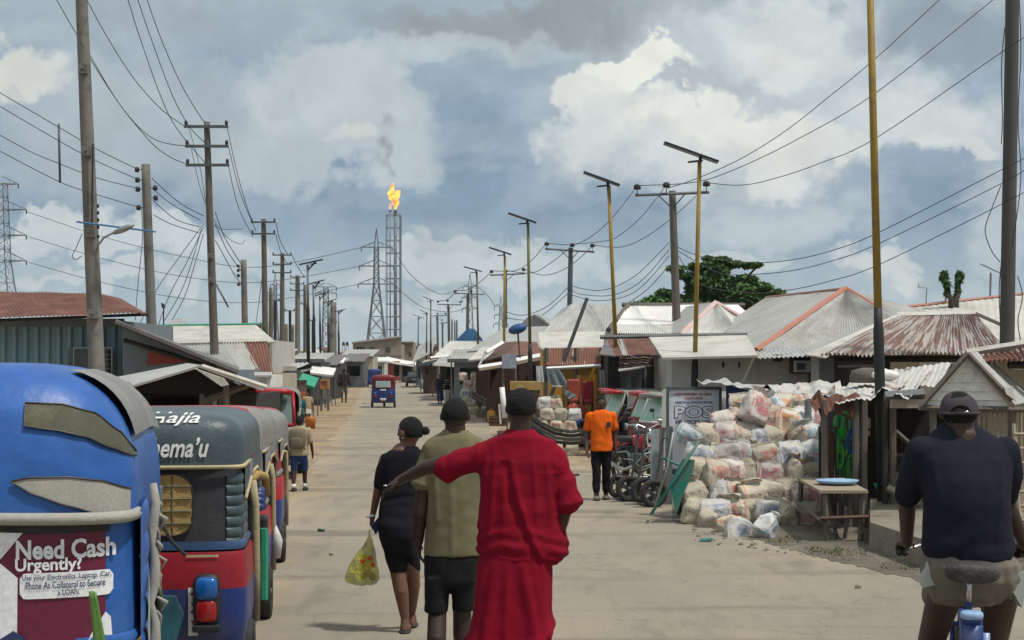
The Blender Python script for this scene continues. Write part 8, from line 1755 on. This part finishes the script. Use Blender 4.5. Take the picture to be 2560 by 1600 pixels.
for i, (x0, x1, t, b_, Y) in enumerate(((1628, 1648, 1072, 1262, 25.4), (1646, 1660, 1068, 1250, 25.7), (1664, 1682, 1066, 1268, 25.2))):
    mb = MB(); mb.hexa([P(x0 - 4, b_, Y - .15), P(x1 - 2, b_, Y - .15), P(x1 - 2, b_, Y - .12), P(x0 - 4, b_, Y - .12), P(x0, t, Y + .1), P(x1, t, Y + .1), P(x1, t, Y + .13), P(x0, t, Y + .13)]); mb.v = [V((q.x, q.y, max(q.z, 0))) for q in mb.v]
    solo(mb, 'metal_sheet', (m_galv, m_wood, m_steel)[i], ('tall light grey metal sheet leaning beside the hand trucks', 'weathered board between two grey metal sheets', 'darker grey metal sheet just left of the POS sign')[i], 'sheet')
for i, (x, y, n_) in enumerate(((1590, 1215, 4), (1612, 1180, 4))):
    mb = MB()
    for k in range(n_ * 2): a = rnd.uniform(0, 3); p_ = P(x + rnd.uniform(-25, 25), y - rnd.uniform(0, 50), 25.9 + rnd.uniform(0, .3)); p_.z = max(.02, p_.z); q_ = p_ + V((math.cos(a) * .35, .05, math.sin(a) * .2)); q_.z = max(.02, q_.z); mb.tube([p_, (p_ + q_) / 2 + V((0, 0, .05)), q_], .012, 5)
    solo(mb, 'scrap_metal', m_galv, ('tangle of bent silver pipes behind the left hand truck', 'tangle of silver rods beside the second motorcycle')[i], 'scrap')
# table with tray, brown board, hoses, crate
r = thing('table', 'rough wooden table with a pale blue tray, standing by the cement sacks', 'table', G(2080, 1365))
TQ = [P(1990, 1198, 22.0), P(2052, 1218, 19.8), P(2172, 1222, 19.8), P(2110, 1202, 22.0)]; zt = sum(q.z for q in TQ) / 4; TQ = [V((q.x, q.y, zt)) for q in TQ]
mb = MB(); mb.plate(TQ, .035); mb.v = [q + V((wrinkle(q, 6, .03), 0, 0)) for q in mb.v]; mb.build('tabletop', m_woodl, r)
for i, q in enumerate(TQ): mb = MB(); sx = .06 if i in (0, 1) else -.06; sy = .05 if i in (1, 2) else -.05; t_ = V((q.x + sx, q.y + sy, zt - .03)); mb.tube([t_, V((t_.x + (.02 if i % 2 else -.03), t_.y, .0))], .034, 4); mb.build('leg', m_wood, r)
mb = MB(); mb.tube([V((TQ[0].x, TQ[0].y, .3)), V((TQ[1].x, TQ[1].y, .26))], .028, 4); mb.build('stretcher', m_wood, r); mb = MB(); mb.tube([V((TQ[1].x, TQ[1].y, .28)), V((TQ[2].x, TQ[2].y, .3))], .024, 4); mb.build('stretcher', m_brown, r)
for a, b_ in (((.2, .2, 0), (.45, 0, .0)), ((.75, .1, 0), (.6, .2, 0))): mb = MB(); p_ = TQ[1].lerp(TQ[2], a[0]); q_ = TQ[1].lerp(TQ[2], b_[0]); mb.tube([V((p_.x, p_.y + .3, zt - .05)), V((q_.x, q_.y + .3, 0))], .026, 4); mb.build('brace', m_wood, r)
mb = MB(); c = (TQ[0] + TQ[1] + TQ[2] * 1.7 + TQ[3] * 1.0) / 4.7; c.z = zt
prof = [(.0, .012), (.18, .012), (.225, .02), (.27, .055), (.262, .062), (.215, .03), (0, .022)]; rings = [[V((c.x + r_ * math.cos(t) * 1.0, c.y + r_ * math.sin(t) * 1.0, c.z + h)) for t in [2 * math.pi * k / 32 for k in range(32)]] for r_, h in [(max(a, .002), b) for a, b in prof]]
mb.loft(rings); solo(mb, 'tray', mat('enamel_paleblue', (.30, .46, .70), (.36, .52, .74), 3, .25), 'round pale blue enamel tray on the rough wooden table', 'tray', smooth=True)
Y = 22.6; r = thing('brown_door_panel', 'reddish brown board standing behind the table against the stall', 'board', (XP(2065, Y), Y, 0)); mb = MB(); mb.box(XP(2050, Y), XP(2086, Y), Y, Y + .04, .0, ZP(1078, Y)); mb.build('board', m_brown, r, bevel=.01); frame(r, 'frame', 2046, 2090, 1066, 1320, Y, 4, m_woodd, .0)
hm = [mat('hose_green', (.02, .42, .10), (.03, .32, .09), 3, .35), mat('hose_blue', (.02, .12, .42), (.02, .08, .3), 3, .35), mat('hose_lime', (.12, .55, .06), None, 3, .35), mat('hose_dark_green', (.01, .16, .08), None, 3, .4)]
for i in range(16):
    px = 2098 + (i % 6) * 9.5 + rnd.uniform(-3, 3); t = (1035, 1075, 1112, 1145)[i % 4]; Yh = 22.9 + .12 * (i % 3); mb = MB(); c = P(px, t + 30, Yh); rx, rz_ = .055 + .02 * rnd.random(), .16 + .05 * rnd.random()
    for k in range(3): mb.tube([c + V((rx * (1 - .2 * k) * math.cos(a) + .012 * k, .02 * k, rz_ * (1 - .1 * k) * math.sin(a) + .015 * math.sin(3 * a + i))) for a in [2 * math.pi * q / 18 for q in range(19)]], .010, 5, cap=False)
    ci = (0, 2, 1, 3, 1, 0, 2)[i % 7]; solo(mb, 'hose_coil', hm[ci], f'{("bright green", "blue", "lime green", "dark green")[ci]} coil of hose hanging in the stall, {NTH[min(i // 4, 11)]} in row {("one", "two", "three", "four")[i % 4]}', 'hose coil', 'hose coils hanging in the stall')
for i, (a, b_, t, bo, c_) in enumerate(((2130, 2146, 1030, 1062, f_orange), (2160, 2176, 1045, 1090, m_pink), (2150, 2164, 1085, 1120, m_woodl), (2096, 2108, 1080, 1190, f_blue), (2128, 2142, 1078, 1098, m_blue))):
    mb = MB(); Yh = 23.3; mb.box(XP(a, Yh), XP(b_, Yh), Yh, Yh + .05, ZP(bo, Yh), ZP(t, Yh)); solo(mb, 'goods_packet', c_, ('orange packet hanging in the hose stall', 'pink packet on the right rail of the hose stall', 'beige packet below the pink one in the hose stall', 'long blue cloth hanging left of the hoses', 'small blue packet between the hoses')[i], 'packet')
for z_ in (1075, 1104, 1135, 1165): 
    mb = MB(); mb.tube([P(2092, z_, 23.25), P(2186, z_ - 2, 23.25)], .012, 5); solo(mb, 'stall_rail', m_black, 'black rail of the hose stall, %s from the top' % NTH[(z_ - 1070) // 30], 'rail', 'rails of the hose stall')
mb = MB(); Yc = 22.3; mb.hexa([P(2010, 1320, Yc), P(2052, 1322, Yc), P(2052, 1322, Yc + .3), P(2010, 1320, Yc + .3), P(2008, 1282, Yc), P(2056, 1280, Yc), P(2056, 1280, Yc + .3), P(2008, 1282, Yc + .3)]); mb.v = [V((q.x, q.y, max(q.z - .05, .0))) for q in mb.v]; solo(mb, 'crate', mat('crate_orange', (.48, .12, .04), (.4, .1, .035), 3, .6), 'orange crate under the wooden table', 'crate')
# left roadside trade things
Y = 75; r = thing('orange_cabinet', 'orange display box on legs beside the first left lamp', 'box', (XP(811, Y), Y, 0)); mb = MB(); mb.box(XP(800, Y), XP(821, Y), Y, Y + .5, ZP(974, Y), ZP(949, Y)); mb.build('box', mat('box_orange', (.50, .17, .04), (.42, .14, .035), 3, .6), r)
for x in (802, 819):
    for d in (.05, .45): mb = MB(); mb.tube([V((XP(x, Y), Y + d, 0)), V((XP(x, Y), Y + d, ZP(974, Y)))], .03, 5); mb.build('leg', m_wood, r)
frame(r, 'panel_frame', 801, 820, 951, 972, Y, 1.5, m_woodl, .0)
Y = 60; r = thing('chair', 'orange plastic chair behind the school child', 'chair', (XP(753, Y), Y, 0)); x0, x1 = XP(743, Y), XP(765, Y)
mb = MB(); mb.box(x0, x1, Y, Y + .04, ZP(998, Y), ZP(980, Y)); mb.build('backrest', mat('plastic_orange', (.42, .12, .05), (.36, .10, .04), 3, .5), r, bevel=.02); mb = MB(); mb.box(x0, x1, Y + .04, Y + .4, .42, .46); mb.build('seat', MATS['plastic_orange'], r)
for x in (x0 + .02, x1 - .02):
    for d in (.05, .38): mb = MB(); mb.tube([(x, Y + d, 0), (x, Y + d, .42)], .02, 5); mb.build('leg', MATS['plastic_orange'], r)
g_ = G(776, 1072); mb = MB(); mb.tube([g_, g_ + V((0, 0, .32)), g_ + V((0, 0, .38))], [.15, .17, .18], 16); r = tag(mb.build('o', m_orange_trim), 'x', 'x') if False else solo(mb, 'bucket', MATS['box_orange'], 'orange bucket on the sand left of the road', 'bucket', smooth=True)
g_ = G(795, 992); mb = MB(); mb.ell(g_ + V((0, 0, .18)), (.3, .2, .2)); mb.ell(g_ + V((.25, 0, .12)), (.2, .2, .14)); solo(mb, 'white_bundle', f_white, 'white bundle on the ground below the orange box', 'bundle', smooth=True)
g_ = G(832, 980); mb = MB(); mb.ell(g_ + V((0, 0, .2)), (.35, .25, .24)); solo(mb, 'grey_bundle', m_zincw, 'pale bundle beside the brown stall on the left', 'bundle', smooth=True)
# red and white goods in front of the ochre shop
for i, (a, b_, t, bo, Y, c_, l) in enumerate(((1418, 1452, 948, 1000, 43, m_redp, 'dark red upholstered chair before the ochre shop'), (1456, 1486, 952, 985, 43, mat('red_gloss', (.30, .03, .04)), 'shiny red cushioned chair right of the dark red one'), (1408, 1470, 985, 1030, 42.5, mat('red_orange', (.42, .07, .035), (.3, .05, .03), 3, .7), 'heap of red orange cloth before the ochre shop'))):
    r = thing('armchair' if i < 2 else 'cloth_heap', l, 'chair' if i < 2 else 'cloth', (XP((a + b_) / 2, Y), Y, 0)); x0, x1 = XP(a, Y), XP(b_, Y); z1 = ZP(t, Y)
    if i < 2:
        mb = MB(); mb.box(x0, x1, Y + .3, Y + .42, z1 - .55, z1); mb.build('backrest', c_, r, bevel=.05); mb = MB(); mb.box(x0 + .05, x1 - .05, Y - .1, Y + .3, z1 - .6, z1 - .48); mb.build('seat', c_, r, bevel=.04)
        for x in (x0 + .04, x1 - .04):
            for d in (-.05, .36): mb = MB(); mb.tube([(x, Y + d, 0), (x, Y + d, z1 - .55)], .025, 5); mb.build('leg', m_woodd, r)
    else:
        mb = MB(); mb.ell(((x0 + x1) / 2, Y, .55), ((x1 - x0) / 2, .3, .55), e=.7); remesh(mb, 'cloth', c_, r, .04, 2, lambda p, n: .09 * mnoise.noise(p * 5))
for i, (pts, Y, m_, l) in enumerate((([(1366, 925), (1398, 922), (1424, 965), (1375, 962)], 43.6, m_bluegrey, 'pale grey cloth hanging at the leaning post, left'), ([(1398, 925), (1404, 940), (1426, 966), (1380, 968)], 43.9, m_fascia, 'white cloth hanging at the leaning post, right'), ([(1496, 925), (1512, 925), (1516, 985), (1500, 990)], 43, m_galv, 'grey sheet leaning beside the ochre wall'), ([(1406, 968), (1445, 990), (1424, 1000), (1410, 985)], 41, m_galv, 'grey cloth draped over the red heap'), ([(1340, 915), (1356, 915), (1360, 955), (1342, 955)], 44.5, m_white, 'white shirt on display before the rust fronted shop'), ([(1354, 917), (1366, 917), (1372, 955), (1352, 955)], 44.6, m_steel, 'grey striped shirt on display before the rust fronted shop'))):
    mb = MB(); n = len(pts); q0 = [P(x, y, Y) for x, y in pts]; N_ = 8; vs = []; fs = []
    for a in range(N_ + 1):
        for b_ in range(N_ + 1): p_ = q0[0].lerp(q0[1], a / N_).lerp(q0[3].lerp(q0[2], a / N_), b_ / N_); vs.append(p_ + V((0, .05 * math.sin(a * 1.6) * b_ / N_, 0)))
    for a in range(N_):
        for b_ in range(N_): k = a * (N_ + 1) + b_; fs.append((k, k + N_ + 1, k + N_ + 2, k + 1))
    mb.add(vs, fs); vs2 = [v + V((0, .015, 0)) for v in vs]; mb.add(vs2, [tuple(reversed(f)) for f in fs]); solo(mb, 'hung_cloth', m_, l, 'cloth', smooth=True)
# litter
for px, py, m_, l, sz in ((1765, 1355, m_teal, 'flat green plastic piece lying on the road near the table', .09), (803, 1330, MATS['dull_green'], 'small green scrap on the road left of the woman', .05), (828, 1390, m_woodl, 'pale paper scrap on the road near the parked tricycles', .025), (2145, 1472, m_woodl, 'pale leaf on the road in front of the plinth', .035), (1880, 1366, m_woodl, 'tiny beige scrap on the road below the sacks', .025), (1390, 1160, m_woodd, 'dark twig on the sand behind the red kaftan man', .06), (1440, 1190, m_woodd, 'dark stick on the road left of the man in orange', .07), (910, 1010, m_steel, 'small drain cover beside the dark walker', .12)):
    g_ = G(px, py); mb = MB(); mb.ell(g_ + V((0, 0, .02)), (sz, sz * .5, .02), Matrix.Rotation(rnd.uniform(-.3, .3), 3, 'Y'), 8, 4, .6); mb.v = [q + V((0, 0, wrinkle(q, 18, .012))) for q in mb.v]; solo(mb, 'litter', m_, l, 'litter')
# muddy gutter, stones and weeds under the stalls
fr_ = [(1680, 1300), (1740, 1312), (1800, 1326), (1870, 1344), (1950, 1366), (2040, 1392), (2120, 1412), (2200, 1430), (2290, 1452), (2400, 1474), (2520, 1486), (2700, 1490)]; vs = []; fs = []; N_ = 66
for i in range(N_ + 1):
    t = i / N_ * 11; k = min(10, int(t)); t -= k; px = fr_[k][0] + (fr_[k + 1][0] - fr_[k][0]) * t; py = fr_[k][1] + (fr_[k + 1][1] - fr_[k][1]) * t + 9 * mnoise.noise(V((i * .5, 0, 0))) + 5 * mnoise.noise(V((i * 1.7, 4, 0))); a_ = G(px, py); b_ = G(px, py - 110); vs += [(a_.x, a_.y, .008), ((a_.x + b_.x) / 2, (a_.y + b_.y) / 2, .010), (b_.x, b_.y, .008)]
for i in range(N_):
    for k in (0, 1): a_ = i * 3 + k; fs.append((a_, a_ + 3, a_ + 4, a_ + 1))
mb = MB(); mb.add(vs, fs); o = mb.build('mud', mat('mud_verge', (.14, .12, .09), (.085, .075, .06), 1.6, .95, 0, .8, 14, dirt=(.22, .185, .135), ds=1.1)); o['kind'] = 'structure'
mb = MB(); vs = []
for i in range(110):
    t = rnd.random(); px = 1730 + 600 * t; py = 1338 + 70 * t + rnd.uniform(-14, 22); g_ = G(px, py); mb.ell(g_ + V((0, 0, .008)), (rnd.uniform(.008, .04), rnd.uniform(.01, .035), rnd.uniform(.006, .022)), nu=6, nv=4)
o = mb.build('rubble', m_conc); tag(o, 'scattered stones and rubbish along the edge of the road', 'rubble', None, 'stuff')
mb = MB(); vs = []; fs = []
for cx, cy, n_ in ((2060, 1380, 160), (1960, 1352, 120), (2120, 1385, 90), (1095, 985, 150), (1080, 980, 100), (2250, 1420, 50)):
    for i in range(n_):
        g_ = G(cx + rnd.uniform(-45, 45), cy + rnd.uniform(-8, 8)); h = rnd.uniform(.015, .05); a = rnd.uniform(0, 6.28); d = V((math.cos(a), math.sin(a), 0)) * .012; l_ = V((rnd.uniform(-.04, .04), rnd.uniform(-.04, .04), h)); k = len(vs); vs += [g_ - d, g_ + d, g_ + l_]; fs.append((k, k + 1, k + 2))
mb.add(vs, fs); o = mb.build('grass', mat('weeds', (.09, .12, .04), (.14, .14, .06), 3)); tag(o, 'sparse weeds growing along the gutter', 'grass', None, 'stuff')
# palm leaf blade held up at the lower left
mb = MB(); Y = 6.2
for a, b_, w_ in (((250, 1640), (228, 1478), 11), ((262, 1640), (236, 1480), 8)):
    pts_ = [P(a[0] + (b_[0] - a[0]) * i / 8, a[1] + (b_[1] - a[1]) * i / 8, Y) for i in range(9)]; mb.tube(pts_, [(w_ * Y / F * (1.15 - i / 8 * .55), .004) for i in range(9)], 6)
mb.tube([P(300, 1900, Y), P(262, 1660, Y), P(255, 1630, Y)], .01, 6); mb.tube([P(300, 1900, Y), V((P(300, 1900, Y).x + .02, Y, 0))], .012, 6)
solo(mb, 'palm_leaf', mat('leaf_green', (.07, .17, .03), (.12, .24, .06), 6, .45, st=(6, 6, .5)), 'fresh green palm leaf blade standing before the poster at the lower left', 'leaf', smooth=True)
# small market clutter along both sides
cl = [('crate', m_woodl, 'pale wooden'), ('crate', m_blue, 'blue plastic'), ('crate', m_redp, 'red plastic'), ('basin', m_galv, 'grey metal'), ('jerrycan', m_yel, 'yellow plastic'), ('basin', m_teal, 'green plastic'), ('bench', m_wood, 'grey wooden'), ('drum', m_bluegrey, 'blue grey'), ('crate', m_brown, 'dark brown')]
for side, spots in (('left', [(672, 33), (690, 41), (704, 50), (742, 58), (752, 63), (762, 70), (792, 80), (806, 88), (818, 96), (830, 104), (843, 118), (852, 130), (868, 150), (880, 165)]), ('right', [(1042, 150), (1058, 140), (1080, 122), (1098, 108), (1146, 92), (1166, 82), (1208, 66), (1228, 60), (1245, 57), (1300, 54), (1330, 50), (1520, 41.5), (1545, 40.8), (1668, 40), (2250, 22.4), (2290, 22.4)])):
    for i, (px, Y) in enumerate(spots):
        nm, m_, look = cl[(i * 4 + (side == 'right') * 3) % 9]; x = XP(px, Y); k = .7 + .5 * rnd.random(); mb = MB(); z = 0 if Y > 23 else .3
        if nm == 'crate':
            for a, b_ in ((0, .1), (.13, .22), (.25, .34)): mb.box(x - .3 * k, x + .3 * k, Y - .2, Y - .18, z + a, z + b_); mb.box(x - .3 * k, x + .3 * k, Y + .18, Y + .2, z + a, z + b_)
            mb.box(x - .3 * k, x - .28 * k, Y - .17, Y + .17, z, z + .34); mb.box(x + .28 * k, x + .3 * k, Y - .17, Y + .17, z, z + .34); mb.box(x - .27 * k, x + .27 * k, Y - .17, Y + .17, z + .02, z + .28 * k)
        elif nm == 'basin': mb.tube([(x, Y, z), (x, Y, z + .12), (x, Y, z + .2)], [.2 * k, .28 * k, .32 * k], 14)
        elif nm == 'jerrycan': mb.ell((x, Y, z + .22), (.15, .1, .22), e=.4); mb.tube([(x - .05, Y, z + .4), (x, Y, z + .5), (x + .08, Y, z + .42)], .02, 5)
        elif nm == 'bench':
            mb.box(x - .5, x + .5, Y - .12, Y + .12, z + .40, z + .44)
            for s_ in (-.42, .42): mb.box(x + s_ - .03, x + s_ + .03, Y - .1, Y + .1, z, z + .40)
        else: mb.tube([(x, Y, z), (x, Y, z + .4), (x, Y, z + .8)], [.26, .28, .26], 14)
        solo(mb, nm, m_, f'{look} {nm} outside the market stalls, {(NTH + ["thirteenth", "fourteenth", "fifteenth", "sixteenth"])[i]} roadside item on the {side}', nm, f'market clutter on the {side}', smooth=nm in ('basin', 'jerrycan', 'drum'))
# ---------------------------------------------------------------- air
mb = MB(); mb.box(-1000, 1000, -90, 2200, -1.5, 150)
hm_ = bpy.data.materials.new('air'); hm_.use_nodes = True; n = hm_.node_tree; n.nodes.remove(n.nodes['Principled BSDF']); pv = n.nodes.new('ShaderNodeVolumePrincipled')
pv.inputs['Color'].default_value = (.80, .87, .94, 1); pv.inputs['Density'].default_value = .00013; n.links.new(pv.outputs[0], n.nodes['Material Output'].inputs['Volume'])
hz = mb.build('haze', hm_); hz['kind'] = 'stuff'; hz['label'] = 'pale damp haze in the air over the road and town'
